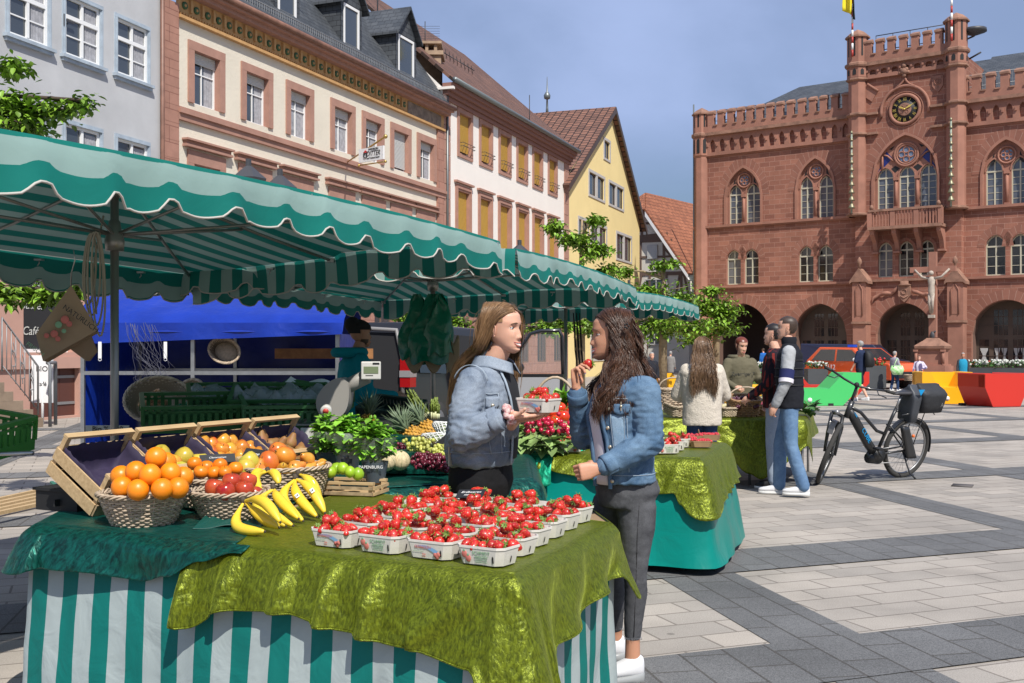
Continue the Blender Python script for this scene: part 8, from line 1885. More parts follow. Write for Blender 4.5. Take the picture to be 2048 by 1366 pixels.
sp=(tips[0][0]+tips[4][0])/2+V((.012,-.006,.012)); put_straw(sp,'large red strawberry held up between the brunette woman\'s fingers','strawberry held up',1.45)
def jk2(b):
 loft(b,Rh,28)
 capsule(b,[sN,sN.lerp(eN,.5),eN],[.070,.064,.060]); capsule(b,[eN,eN.lerp(wN,.4),eN.lerp(wN,.90)],[.060,.056,.043]); capsule(b,[Rh[4][0]-r2*.12,sN],[.075,.07])
 capsule(b,[sF,sF.lerp(eF,.5),eF],[.068,.060,.056]); capsule(b,[eF,eF.lerp(wF,.4),eF.lerp(wF,.88)],[.056,.050,.042])
jm=blob(jk2,.0075,5,nearf([(eN,.12),(eF,.12),(Rh[0][0]-r2*.1,.12),(sN+V((-.05,0,-.08)),.07)],1,wrk(9,.016,1.8,9,.8)))
jo=meshobj('denim_jacket',[(jm,0)],[mden2],w2)
te=band('white_tshirt',Rh,.90,1.33,lambda j:-1.05+.25*j,lambda j:-.52+.1*j,.010,mtee,w2,14,8)
seam(Rh,[(.89,-.50),(1.10,-.46),(1.33,-.40)],mden2,jo,.014,.011,'jacket_edge'); seam(Rh,[(.885,-1.10),(1.10,-1.10),(1.33,-.92)],mden2,jo,.014,.010,'jacket_edge')
zq=lambda z,q,o=.010:ringpt(Rh,z,q,o)
for k,z in enumerate((1.24,1.155,1.07,.985,.92)):
 p=zq(z,-1.18,.018); b=MB(frame_T(p,V((0,0,1)).cross(p-V((Rh[3][0].x,Rh[3][0].y,z))),(0,0,1))); b.lathe([(.0085,-.004),(.0085,.002),(.006,.004)],12); b.build('button',mbutton,jo)
b=MB(); b.grid(lambda i,j:zq(1.262-.035*j-.016*(1-abs(2*i-1))*j,-1.32-.38*i,.014),10,4); b.build('pocket_flap',mden2,jo,thick=.004)
b=MB(); p=zq(1.252,-1.51,.022); b.T=frame_T(p,(1,0,0),(0,0,1)); b.lathe([(.006,-.003),(.006,.003)],10); b.bx(-.002,.002,-.02,.02,-.001,.001); b.build('button',mbutton,jo)
b=MB(); b.grid(lambda i,j:zq(1.215-.16*j,-1.28-.30*i,.006),8,8); b.build('faded_panel',mden2l,jo,thick=.002)
for pts in([(1.22,-1.27),(1.03,-1.27)],[(1.22,-1.60),(1.03,-1.56)],[(1.03,-1.27),(1.03,-1.56)],[(1.285,-1.1),(1.285,-2.3)],[(.945,-1.1),(.945,-2.9)],[(1.2,-1.66),(.96,-1.62)]): seam(Rh,pts,mseam,jo,.0085,.0012)
b=MB(); cs_=sN+V((-.028,-.0,.012))
for k in range(2): b.tube([cs_+V((-.012*k+.03*math.cos(q)*.2,-.060*math.sin(q)*.9,.062*math.cos(q))) for q in np.linspace(.1,2.6,14)],.0014,4)
b.build('shoulder_seam',mseamd,jo)
for (e,w,t,rr) in((eN,wN,.90,.047),(eF,wF,.90,.046)):
 cu=e.lerp(w,t); ax=(w-e).normalized(); X=ax.orthogonal().normalized(); Y=ax.cross(X); b=MB(); b.grid(lambda i,j:cu+ax*(-.045+.05*j)+(X*math.cos(2*PI*i)+Y*math.sin(2*PI*i))*(rr+.002*math.sin(4*PI*i)),24,3); b.build('cuff',mden2,jo,thick=.005)
b=MB(); c=Rh[6][0]; b.grid(lambda i,j:c+V((0,0,-.01+.045*j))+f2*(.07*math.cos(2*PI*i)*(1.15-.15*j))-r2*(.07*math.sin(2*PI*i)*(1.15-.15*j)),24,4); b.build('collar',mden2,jo,thick=.005)
def tr2(b):
 h=(hipN+hipF)/2; h.z=0; r3=V((0,1,0))
 loft(b,[(h+V((.0,0,.99)),V((.115,0,0)),r3*.150),(h+V((.0,0,.93)),V((.135,0,0)),r3*.168),(h+V((.012,0,.86)),V((.148,0,0)),r3*.178),(h+V((.0,0,.79)),V((.12,0,0)),r3*.165)],24)
 for hh,k,a,s in((hipN,kN,aN,1),(hipF,kF,aF,1)):
  q=hh+V((-.008,0,-.06)); capsule(b,[q,q.lerp(k,.35)+V((.004,0,0)),q.lerp(k,.75),k],[.092,.084,.064,.054]); capsule(b,[k,k.lerp(a,.30)+V((.008,0,0)),k.lerp(a,.7),a.lerp(k,.13)],[.053,.052,.043,.038])
tm=blob(tr2,.0085,5,nearf([(kN+V((0,0,.02)),.10),(kF,.10),(hipN+V((-.05,0,-.05)),.10)],1,wrk(15,.006,2.4,4,.75))); jn=meshobj('grey_jeans',[(tm,0)],[mjgrey],w2)
b=MB(); b.tube([hipN+V((-.0,-.092,.04)),hipN.lerp(kN,.5)+V((-.005,-.077,0)),kN+V((-.0,-.053,0)),kN.lerp(aN,.5)+V((0,-.047,0)),aN.lerp(kN,.14)+V((0,-.040,0))],.0018,5); b.build('side_seam',mat('seam_black',(.02,.02,.022),.9),jn)
b=MB()
for a,k in((aN,kN),(aF,kF)):
 c=a.lerp(k,.115); rr=random.Random(2)
 for i in range(40): q=i*.157*1; p=c+V((.038*math.cos(q),.038*math.sin(q),.0)); b.tube([p,p+V((rr.uniform(-.003,.003),0,-rr.uniform(.004,.016)))],.0007,3)
b.build('frayed_hem',mat('frayed_thread',(.25,.26,.28),.9),jn)
shoe(w2,(aN.x+.052,aN.y+.005,0),(aN.x-.165,aN.y-.055,0),.022,.085,.047,ms=msolec); shoe(w2,(aF.x+.05,aF.y+.0,0),(aF.x-.17,aF.y-.02,0),.022,.085,.047,ms=msolec)
mh2=hairmat('hair_brunette',(.13,.058,.030),(.035,.016,.010),.36); hb2=MB()
hair_cap(hb2,T2,lambda c:c.z>.092 or c.y<.055 and c.z>.078 or c.y<.030 and c.z>.035 or (c.y<.018 and c.z>-.11),1.06); G=[];rn=random.Random(5)
for k in range(72):
 y0=.062-.157*k/71; t=k/71
 dr=.036*(max(0,y0)/.062)**2+.012*(max(0,-y0)/.09)**2; G.append([T2@V((-.006,y0,.120-dr)),T2@V((-.036,y0*.9,.115-dr)),T2@V((-.070,y0*.78-.006,.088-dr*.6)),T2@V((-.088,y0*.58-.020,.035)),T2@V((-.094,y0*.50-.028,-.04)),pd(1225+42*t,722,4.925+.03*t),pd(1213+68*t,762,4.88+.03*t),pd(1196+88*t,805-20*t,4.865+.05*t),pd(1183+100*t,842-50*t+12*math.sin(k*1.7),4.875+.06*t)])
strands(hb2,G,20,(.005,.017),.0013,(.013,6.5),rn,seg=32); G=[]
for k in range(26):
 y0=-.095+.157*k/25; t=k/25; dr=.036*(max(0,y0)/.062)**2+.012*(max(0,-y0)/.09)**2; G.append([T2@V((.006,y0,.120-dr)),T2@V((.036,y0*.9,.115-dr)),T2@V((.070,y0*.8,.088-dr*.6)),T2@V((.088,y0*.6,.03)),T2@V((.092,y0*.5,-.05)),pd(1262-44*t,730,5.17),pd(1240-58*t,775,5.15),pd(1226-52*t,840,5.08)])
strands(hb2,G,20,(.006,.018),.0013,(.012,6.5),rn,seg=26); G=[]
for k in range(30):
 x0=-.075+.15*k/29; G.append([T2@V((x0*.3,-.04,.118)),T2@V((x0*.85,-.090,.072)),T2@V((x0*1.05,-.114,0)),T2@V((x0*1.15,-.122,-.07)),pd(1284,728,5.05+x0*.9),pd(1296,765,5.06+x0*1.0),pd(1300,812,5.10+x0*1.0)])
strands(hb2,G,20,(.006,.018),.0013,(.013,6.5),rn,seg=26); G=[]
for k in range(18): G.append([pd(1208+4*k,725,4.93),pd(1197+5*k,775,4.88),pd(1188+4*k,812,4.87),pd(1180+5*k,836+8*math.sin(k*2.1),4.88)])
strands(hb2,G,20,(.006,.016),.0013,(.013,6.5),rn,seg=24)
hb2.build('hair',mh2,w2,uv=False)
b=MB()
for k in range(5): b.ball(pd(1253,652,4.92)+V((.009*math.cos(k*1.26),-.004,.009*math.sin(k*1.26))),.005,6,5)
b.build('hair_clip',mblack,w2)
mgrey_h=mat('hair_grey',(.30,.29,.28),.6,nz=(60,.3)); mdk_h=mat('hair_dark',(.05,.03,.02),.5,nz=(80,.4)); mrd_h=hairmat('hair_auburn',(.20,.045,.02),(.10,.02,.012)); mfw_h=hairmat('hair_light_brown',(.25,.15,.08),(.11,.06,.035))
cl=lambda n,c,nz_=.1,r=.85:mat(n,c,r,nz=(8,nz_),spec=.2)
def person(label,px,d,h,f,top,bot,hair,arms,skin=None,vox=.016,shoes=None,sleeve=None,bare=0,tops=(1,1),head=None,step=.0,tname='jacket',bname='trousers',armc=None,stoop=0,hem=.50,hcond=None,base=None,shorts=False):
 """arms: [(elbow,wrist) right,(elbow,wrist) left] in (fwd,right,z) for a 1.75 m figure"""
 s=h/1.75; f=V((f[0],f[1],0)).normalized(); r=f.cross(V((0,0,1))); B=V(((px-1024)/F*d,d,0)) if base is None else V(base); skin=skin or mskin
 L=lambda a,b_,z:B+f*a*s+r*b_*s+V((0,0,z*s)); root=thing('person',label,'person',B)
 rg=[(L(0,0,hem*1.75-.02),f*.125*s*tops[0],r*.175*s*tops[1]),(L(0,0,1.0),f*.13*s*tops[0],r*.17*s*tops[1]),(L(.01+stoop*.3,0,1.22),f*.13*s*tops[0],r*.185*s*tops[1]),(L(.0+stoop*.7,0,1.38),f*.115*s*tops[0],r*.19*s*tops[1]),(L(stoop*.9,0,1.45),f*.08*s,r*.13*s),(L(.01+stoop,0,1.485),f*.06*s,r*.065*s)]
 hcn=L(.03+stoop*1.3,0,1.635); T=headframe(hcn,tuple(head[0]) if head else f,tilt=head[1] if head else 0,s=s*.98)
 sh=[L(stoop*.7,.165,1.40),L(stoop*.7,-.165,1.40)]; ar=[(L(*a[0]),L(*a[1])) for a in arms]; hip=[L(0,.085,.93),L(0,-.085,.93)]; kn=[L(.02+step*.35,.09,.50),L(.02-step*.15,-.09,.50)]; an=[L(step*.5,.09,.09),L(-step*.6,-.09,.09+abs(step)*.08)]
 def bd(b):
  capsule(b,[L(0,0,.95),L(stoop*.5,0,1.3)],[.09*s]*2); capsule(b,[L(stoop,0,1.40),L(stoop,0,1.46),hcn+V((0,0,-.08*s))],[.07*s,.055*s,.05*s])
  for k in(0,1):
   e,w=ar[k]; capsule(b,[sh[k],e],[.04*s,.036*s]); capsule(b,[e,w],[.038*s,.027*s]); dd=(w-e).normalized(); capsule(b,[w,w+dd*.06*s,w+dd*.10*s],[.026*s,.034*s,.026*s])
   capsule(b,[hip[k],kn[k]],[.062*s,.048*s]); capsule(b,[kn[k],kn[k].lerp(an[k],.35),an[k]],[.046*s,.052*s,.034*s])
 ms=[(blob(bd,vox*.8,3),0)]
 hm=MB()
 if vox<.02:
  for k in(0,1):
   e,w=ar[k]; dd=(w-e).normalized(); q=V((0,0,1)).cross(dd); q=q.normalized() if q.length>.1 else r
   hand(hm,w,dd,q*(-1 if k else 1)+V((0,0,-.3)),1,[(.5,.7,.4)]*4,((dd+V((0,0,.3))),(.2,.3,.2)),s*.95,.05)
  ms.append((blob(lambda b:(b.v.extend(hm.v),b.lv.extend(hm.lv),b.f.extend(hm.f),b.m.extend(hm.m),b.sm.extend(hm.sm),b.uv.extend(hm.uv)),.005,2),0))
 hd=MB(); head_mesh(hd,T,(40,36) if vox<.02 else (24,22)); ms.append((mbmesh(hd),None)); meshobj('body',ms,[skin,mlip,meyew,miris,mbrow,mteeth,mmouth],root)
 def tp(b):
  loft(b,rg,20)
  if not armc:
   for k in(0,1):
    e,w=ar[k]; capsule(b,[sh[k],e],[.068*s,.058*s])
    if not sleeve=='short': capsule(b,[e,w],[.056*s,.042*s])
 if sleeve=='short': ar2=[(a[0],a[1]) for a in ar];
 meshobj(tname,[(blob(tp,vox,3,wrk(11,.012*s,1.5,px,.7)),0)],[top],root)
 if armc:
  for k in(0,1):
   e,w=ar[k]; dd=(w-e)
   o=meshobj('sleeve',[(blob(lambda b:(capsule(b,[sh[k],e],[.066*s,.056*s]),capsule(b,[e,w],[.054*s,.042*s])),vox,3,wrk(14,.012,1.5,k,.7)),0)],[armc[0]],root)
   for i,(t0,t1,mm) in enumerate(armc[1:]):
    p0,p1=sh[k].lerp(e,t0),sh[k].lerp(e,t1); b=MB(); b.tube([p0,p1],[.072*s,.069*s],16,caps=False); b.build('sleeve_stripe',mm,o)
 def tr(b):
  loft(b,[(L(0,0,1.02),f*.11*s,r*.145*s),(L(-.01,0,.93),f*.11*s,r*.150*s),(L(0,0,.84),f*.10*s,r*.15*s)],18)
  for k in(0,1):
   if shorts: capsule(b,[hip[k],hip[k].lerp(kn[k],.85)],[.098*s,.092*s])
   else: capsule(b,[hip[k]-V((0,0,.03)),kn[k]],[.084*s,.066*s]); capsule(b,[kn[k],an[k]],[.066*s,.060*s])
 meshobj(bname,[(blob(tr,vox,3,wrk(14,.008,2,px,.7)),0)],[bot],root)
 for k in(0,1): a=an[k]; hl=a-f*.06*s; te=a+f*.20*s; z=max(0,a.z-.09*s); shoe(root,(hl.x,hl.y,z),(te.x,te.y,z),.02,.085*s,.045*s,m=shoes or mshoe,lace=vox<.02)
 if hair:
  b=MB(); hair_cap(b,T,hcond or (lambda c:c.z>.075 or c.y<.035 and c.z>.045 or (c.y<-.03 and c.z>-.06)),1.07,(36,32) if vox<.02 else (22,20)); b.build('hair',hair,root)
 return root,T,L,rg,s,f,r,sh,ar
mvest=cl('padded_vest_black',(.014,.015,.020)); mgrs=cl('jersey_grey',(.36,.37,.38)); mnav=cl('jersey_navy',(.02,.025,.09)); mplaid=brickmat('flannel_plaid_red',(.28,.03,.02),(.05,.01,.015),(.015,.01,.015),.05,.05,.012,.9,coord='Object',bump=0)
bare_arm=((.02,.21,1.12),(.10,.22,.90))
p=person('young man in a black padded vest over a grey striped-sleeve jersey and blue jeans',1580,11.3,1.85,(-.93,.3),mvest,mjblue,mdk_h,[((-.02,.24,1.14),(.13,.24,.92)),((.02,-.25,1.12),(.12,-.22,.90))],vox=.013,armc=(mgrs,(.62,.93,mnav),(.93,1.06,mtee)),tname='padded_vest',head=((-.95,.25,0),.0),step=.22)
root,T,L,rg,s=p[:5]; o=[c for c in root.children if c.name.startswith('padded_vest')][0]
for z in(1.08,1.16,1.24,1.32): b=MB(); b.tube([ringpt(rg,z*s,q,.006) for q in np.linspace(0,2*PI,30)],.006,5,caps=False); b.build('quilt_seam',mblack,o)
b=MB(); b.lathe([(.075,-.02),(.080,.03),(.072,.055)],18,rg[5][0]+V((0,0,.01)),caps=False); b.build('collar',mvest,o)
person('dark haired young man in a red plaid shirt and light jeans behind the vested man',1551,11.9,1.79,(-.9,.42),mplaid,mjlight,mat('hair_black',(.015,.011,.010),.5),[((.03,.24,1.14),(.12,.22,.92)),((.02,-.25,1.12),(.22,-.2,.98))],mskin,.015,mblack,tname='plaid_shirt')
mkh=cl('hoodie_khaki',(.13,.115,.075)); rt=person('woman with short auburn hair in a khaki hoodie serving behind the baskets',1478,14.2,1.67,(.15,-1),mkh,mjnavy,mrd_h,[((.08,.25,1.16),(.32,.17,1.08)),((.06,-.26,1.16),(.30,-.30,1.18))],mskin,.014,mblack,tname='hoodie',head=((.35,-.93,0),-.28),stoop=.05,hcond=lambda c:c.z>.07 or c.y<.045 and c.z>.02 or (c.y<.02 and c.z>-.075))
root,T,L,rg,s,f,r=rt[:7]; text('Zwanziger 7',.062,frame_T(L(.155,0,1.25),-r*1.0 if r.x<0 else r,(0,0,1)),'lettering',mbk,root,.001)
b=MB(); b.tube([L(-.02+.12*math.cos(q),.12*math.sin(q),1.475) for q in np.linspace(.4,2*PI-.4,18)],.034*s,8); b.build('hood',mkh,root)
mfl=mat('fleece_offwhite',(.56,.50,.42),.95,nz=(60,.12),bump=(90,.6,.01)); ft=person('woman with long light brown hair in an off-white fleece jacket seen from behind',1404,10.95,1.63,(.05,1),mfl,mjnavy,mfw_h,[((.10,.27,1.12),(.26,.16,1.06)),((.10,-.27,1.12),(.26,-.1,1.05))],mskin,.014,tname='fleece_jacket',tops=(1.25,1.2),hem=.475)
root,T,L,rg,s=ft[:5]; G=[];b=MB()
for k in range(40): x0=-.085+.17*k/39; G.append([T@V((x0*.3,-.02,.116)),T@V((x0*.9,-.085,.075)),T@V((x0*1.05,-.112,0)),T@V((x0*1.2,-.125,-.08)),L(-.17,x0*1.4,1.40),L(-.175,x0*1.6,1.27),L(-.17,x0*1.5,1.15+.04*math.cos(k*.16-3.1)+.02*math.sin(k*2.2))])
strands(b,G,16,(.008,.02),.0022,(.010,6),rn,seg=22); b.build('long_hair',mfw_h,root,uv=False)
mteal=cl('hoodie_teal',(.0,.19,.23)); tv=person('man in a teal hoodie and black beanie standing in the shade by the van',706,9.5,1.76,(.88,.42),mteal,mjnavy,None,[((.05,.24,1.12),(.30,.20,1.10)),((.05,-.24,1.12),(.25,-.2,1.08))],mskin3,.014,mblack,tname='hoodie',tops=(1.1,1.1),hem=.46,stoop=.03)
root,T,L,rg,s=tv[:5]; b=MB(); hair_cap(b,T,lambda c:c.z>.035 or c.y<-.02 and c.z>.0,1.13,(40,36)); b.ball(T@V((0,-.075,.075)),.07,12,10); b.build('beanie',mat('beanie_black',(.010,.009,.011),.95,bump=(120,.4,.005)),root)
b=MB(); hair_cap(b,T,lambda c:c.y>.02 and c.z<-.062 or (c.z<-.05 and abs(c.x)>.045 and c.y>-.02),1.02,(40,36)); b.build('beard',mdk_h,root); b=MB(); b.tube([L(-.03+.12*math.cos(q),.12*math.sin(q),1.47) for q in np.linspace(.5,2*PI-.5,18)],.045*s,8); b.build('hood',mteal,root)
nar=[((.0,.22,1.14),(.06,.23,.90)),((.0,-.22,1.14),(.06,-.23,.90))]; mdkc=cl('cloth_dark',(.02,.022,.03)); mnavs=cl('shirt_navy',(.02,.03,.07)); Hh=lambda py,d:H-(py-YH)*d/F
bp=person('grey haired man with a black backpack, dark shirt and shorts walking across the square',1722,32,Hh(681,32),(-.7,.7),mnavs,mdkc,mgrey_h,[((-.05,.24,1.14),(.05,.25,.92)),((.05,-.22,1.14),(.15,-.23,.95))],mskin,.025,sleeve='short',step=.4,shorts=True,bname='shorts',tname='shirt')
L=bp[2]; b=MB(); loft(b,[(L(-.24,0,.98),bp[5]*.08,bp[6]*.13),(L(-.27,0,1.05),bp[5]*.13,bp[6]*.17),(L(-.25,0,1.35),bp[5]*.11,bp[6]*.15),(L(-.2,0,1.46),bp[5]*.05,bp[6]*.10)],14); b.build('backpack',mblack,bp[0])
gp=person('woman with short grey hair carrying a green patterned shoulder bag',1789,40,Hh(702,40),(.85,.4),cl('jacket_lilac_grey',(.30,.29,.34)),mjnavy,mgrey_h,[((.02,.24,1.14),(.15,.22,1.0)),nar[1]],mskin,.025,step=.2)
L=gp[2]; b=MB(); loft(b,[(L(-.10,.28,.72),V((.17,0,0)),V((0,.05,0))),(L(-.12,.28,.95),V((.26,0,0)),V((0,.07,0))),(L(-.12,.27,1.12),V((.20,0,0)),V((0,.03,0)))],12); b.tube([L(-.3,.27,1.1),L(-.05,.2,1.42),L(.1,.27,1.1)],.02,5); b.build('shoulder_bag',mat('bag_green_print',(.14,.50,.08),.6,nz=(14,.5),second=(.7,.8,.6)),gp[0])
sp_=person('woman in a striped purple blouse and dark trousers with a woven basket',1838,40,Hh(711,40),(-.2,-1),brickmat('blouse_striped',(.25,.20,.33),(.10,.08,.16),(.6,.55,.65),9,.07,.02,.9,coord='Object',bump=0),mdkc,mdk_h,[((.02,.25,1.14),(.1,.30,.90)),((.0,-.34,1.16),(.1,-.18,1.08))],mskin,.025)
L=sp_[2]; wicker('wicker_basket','woven shopping basket held by the woman in the striped blouse',L(.15,.42,.52),.22,.19,.22,6,14,mwick,group='handled baskets',rs=.014)
person('man in a turquoise polo and dark grey jacket behind the yellow and red seats',1926,38,Hh(705,38),(-.3,-1),cl('polo_turquoise',(.02,.26,.42)),mdkc,mgrey_h,nar,mskin2,.025,armc=(cl('jacket_charcoal',(.05,.05,.055)),),tname='polo')
person('person in a bright blue jacket standing inside the left town hall arch',1527,60,1.6,(-.3,1),cl('jacket_blue',(.02,.12,.40)),mdkc,mdk_h,nar,mskin,.03)
person('elderly person in a grey coat beside the tree trunk at the end of the street',1341,48,Hh(702,48),(.4,.9),cl('coat_grey',(.22,.21,.20)),mdkc,mgrey_h,nar,mskin,.03,hem=.36,tname='coat')
person('passer-by in dark clothes behind the brunette woman\'s hair',1303,30,Hh(704,30),(.3,-1),mdkc,mdkc,mgrey_h,nar,mskin,.03)
mbf=mat('bicycle_frame_black',(.018,.019,.021),.42,coat=.3); mrub=mat('tyre_rubber',(.035,.033,.03),.85,nz=(90,.2)); mrim=mat('rim_alloy',(.30,.30,.30),.4,metal=.7); mcyan=mat('decal_cyan',(.0,.30,.65),.4)
e=V((-.876,-.482,0)); sd_=V((.482,-.876,0)); zz=V((0,0,1)); lean=R(-12); up=(MX.Rotation(lean,3,e)@zz); la=(MX.Rotation(lean,3,e)@sd_); B0=V((4.56,12.9,0)); Bk_=lambda x,z,y=0:B0+(e*x+up*z+la*y)*1.06
bk_=thing('bicycle','black electric bicycle with a rear rack bag parked on its kickstand in the square','bicycle',B0)
def wheel(c,ax,upv):
 q1=upv.normalized(); q2=ax.cross(q1).normalized(); cir=lambda r,o=0:[c+(q1*math.cos(a)+q2*math.sin(a))*r*1.06+ax*o for a in np.linspace(0,2*PI,41)]
 b=MB(); b.tube(cir(.318),.0265,10,caps=False); w=b.build('wheel',mrub,bk_); b=MB(); b.tube(cir(.287),.012,6,caps=False); b.build('rim',mrim,w); b=MB()
 for k in range(28): a=k*2*PI/28; p=c+(q1*math.cos(a)+q2*math.sin(a))*.285; b.tube([c+ax*(.02 if k%2 else -.02),p],.0016,3)
 b.build('spokes',mrim,w); b=MB(); b.tube([c-ax*.05,c+ax*.05],.022,10); b.tube([c+ax*.025,c+ax*.03],.075,20); b.build('hub',mbf,w)
wheel(Bk_(0,.345),la,up)
st=R(38); sa=(Bk_(.93,.9)-Bk_(1.12,.345)).normalized(); fd=MX.Rotation(st,3,sa)@e; fa=MX.Rotation(st,3,sa)@la; fc=Bk_(1.14,.335); up_=up; up=fa.cross(fd); up=up if up.z>0 else -up
wheel(fc,fa,up)
def tb(n,pts,r,m=mbf,par=bk_,k=12,**kw): b=MB(); b.tube(pts,r,k,**kw); return b.build(n,m,par)
up=up_
tb('down_tube',[Bk_(.96,.80),Bk_(.86,.70),Bk_(.60,.42),Bk_(.47,.30)],[.038,.052,.055,.05]); tb('motor',[Bk_(.45,.29,-.06),Bk_(.45,.29,.06)],.085); tb('motor_cover',[Bk_(.40,.24,0),Bk_(.56,.26,0)],.062)
tb('head_tube',[Bk_(.985,.72),Bk_(.935,.90)],.032); tb('top_tube',[Bk_(.93,.83),Bk_(.78,.77),Bk_(.50,.56),Bk_(.37,.52)],.019); tb('seat_tube',[Bk_(.44,.32),Bk_(.30,.70),Bk_(.26,.80)],.020); tb('seat_post',[Bk_(.27,.78),Bk_(.21,.95)],.014,mrim)
for s in(-1,1):
 tb('chain_stay',[Bk_(.42,.31,s*.045),Bk_(0,.345,s*.065)],.012); tb('seat_stay',[Bk_(.34,.62,s*.02),Bk_(0,.345,s*.065)],.010)
 cr=fc+up*.42-fd*.12; tb('fork_leg',[cr+fa*s*.062+up*.0,fc+up*.20-fd*.055+fa*s*.064,fc+fa*s*.060],[.021,.021,.015]); tb('crank',[Bk_(.45,.29,s*.08),Bk_(.45+s*.12,.29+s*.11,s*.09)],.010); b=MB(frame_T(Bk_(.45+s*.12,.29+s*.11,s*.13),e,la)); b.box(0,0,0,.09,.09,.02); b.build('pedal',mblack,bk_)
cr=fc+up*.42-fd*.12; tb('fork_crown',[cr-fa*.065,cr+up*.012,cr+fa*.065],.020); hb=Bk_(.90,1.06); tb('stem',[Bk_(.945,.90),Bk_(.915,1.0),hb],.017)
tb('handlebar',[hb+fa*.31-fd*.10+up*.04,hb+fa*.15-fd*.02+up*.02,hb,hb-fa*.15-fd*.02+up*.02,hb-fa*.31-fd*.10+up*.04],.0125)
for s in(-1,1): tb('grip',[hb+fa*s*.31-fd*.10+up*.04,hb+fa*s*.40-fd*.13+up*.04],.018,mrub); tb('brake_lever',[hb+fa*s*.22-fd*.03+up*.03,hb+fa*s*.25+fd*.05+up*.01,hb+fa*s*.34+fd*.03],.006)
b=MB(); b.ball(hb+fd*.03+up*.02,.03,10,8); b.build('display',mblack,bk_); b=MB(); b.ball(cr+fd*.06+up*.04,.032,12,8); b.build('headlight',mrim,bk_)
b=MB(); loft(b,[(Bk_(.34,.965),up*.012,la*.015),(Bk_(.28,.97),up*.02,la*.03),(Bk_(.16,.975),up*.026,la*.07),(Bk_(.08,.985),up*.028,la*.085),(Bk_(.06,.985),up*.015,la*.07)],14); b.build('saddle',mat('saddle_black',(.03,.03,.035),.5),bk_)
ra=Bk_(0,.345); arc=lambda r,a0,a1,y=0:[ra+(up*math.sin(a)+e*math.cos(a))*r+la*y for a in np.linspace(a0,a1,18)]
b=MB(); A=arc(.375,.6,3.3,-.03); C_=arc(.375,.6,3.3,.03); b.strip(A,C_); b.build('mudguard',mbf,bk_,thick=.006); b=MB(); A=[fc+(up*math.sin(a)+fd*math.cos(a))*.372-fa*.03 for a in np.linspace(.9,3.0,14)]; b.strip(A,[p+fa*.06 for p in A]); b.build('mudguard',mbf,bk_,thick=.006)
for s in(-1,1): tb('rack_rail',[Bk_(.22,.74,s*.06),Bk_(.05,.76,s*.065),Bk_(-.25,.76,s*.065),Bk_(-.30,.73,s*.05)],.007,k=8); tb('rack_stay',[Bk_(-.12,.76,s*.065),Bk_(0,.345,s*.075)],.006,k=8)
tb('kickstand',[Bk_(.10,.32,.05),Bk_(.03,.10,.13),V((*(Bk_(-.02,0,.20)).xy,.0))],.010,mbf); b=MB(); b.ball(Bk_(-.0,.50,.07),.02,8,6); b.build('reflector',mat('reflector_orange',(.8,.15,.02),.3),bk_)
tb('cassette',[Bk_(0,.345,.035),Bk_(0,.345,.055)],.06,mrim); tb('chain',[Bk_(.45,.37,.05),Bk_(.0,.40,.05),Bk_(-.04,.345,.05),Bk_(.02,.19,.05),Bk_(.10,.20,.05),Bk_(.45,.21,.05)],.005,mrim,k=5)
b=MB(); b.grid(lambda i,j:Bk_(.19-.18*j,.62-.36*j,.095)+e*(.10*(i-.5)*(1+.4*j)),4,8); b.build('side_pannier',mbf,bk_,thick=.05)
for nm,(x0,x1,z0,z1,y0,y1),m_ in(('rack_bag',(-.36,.02,.77,1.07,-.17,.17),mat('bag_nylon_black',(.022,.023,.026),.65,bump=(9,.5,.03))),('storage_box',(.0,.13,.66,1.06,-.12,.12),mat('box_slate',(.05,.055,.065),.5))):
 b=MB(); loft(b,[(Bk_((x0+x1)/2,z0+(z1-z0)*t_),e*(x1-x0)*ka,la*(y1-y0)*kb) for t_,ka,kb in((0,.40,.40),(.02,.44,.44),(.3,.48,.47),(.62,.53,.50),(.70,.54,.50),(.84,.50,.36),(.93,.46,.14),(1,.44,.07))],28,p=6); b.build(nm,m_,bk_)
text('A',.07,frame_T(Bk_(-.24,.87,.178),-e,up),'logo',mrim,bk_,.001); b=MB(); b.T=frame_T(Bk_(.07,1.0,.135),-e,up); b.add([(-.05,.04,0),(.05,.04,0),(0,-.03,0)],[(0,1,2)]); b.build('blue_flap',mcyan,bk_,thick=.004)
dtd=(Bk_(.60,.42)-Bk_(.86,.70)).normalized(); text('CUBE',.075,frame_T(Bk_(.70,.53,.055),dtd,(la.cross(dtd))),'lettering',mcyan,bk_,.001,sx=1.2); text('CUBE',.03,frame_T(Bk_(.90,.76,.05),dtd,(la.cross(dtd))),'lettering',mcyan,bk_,.001)
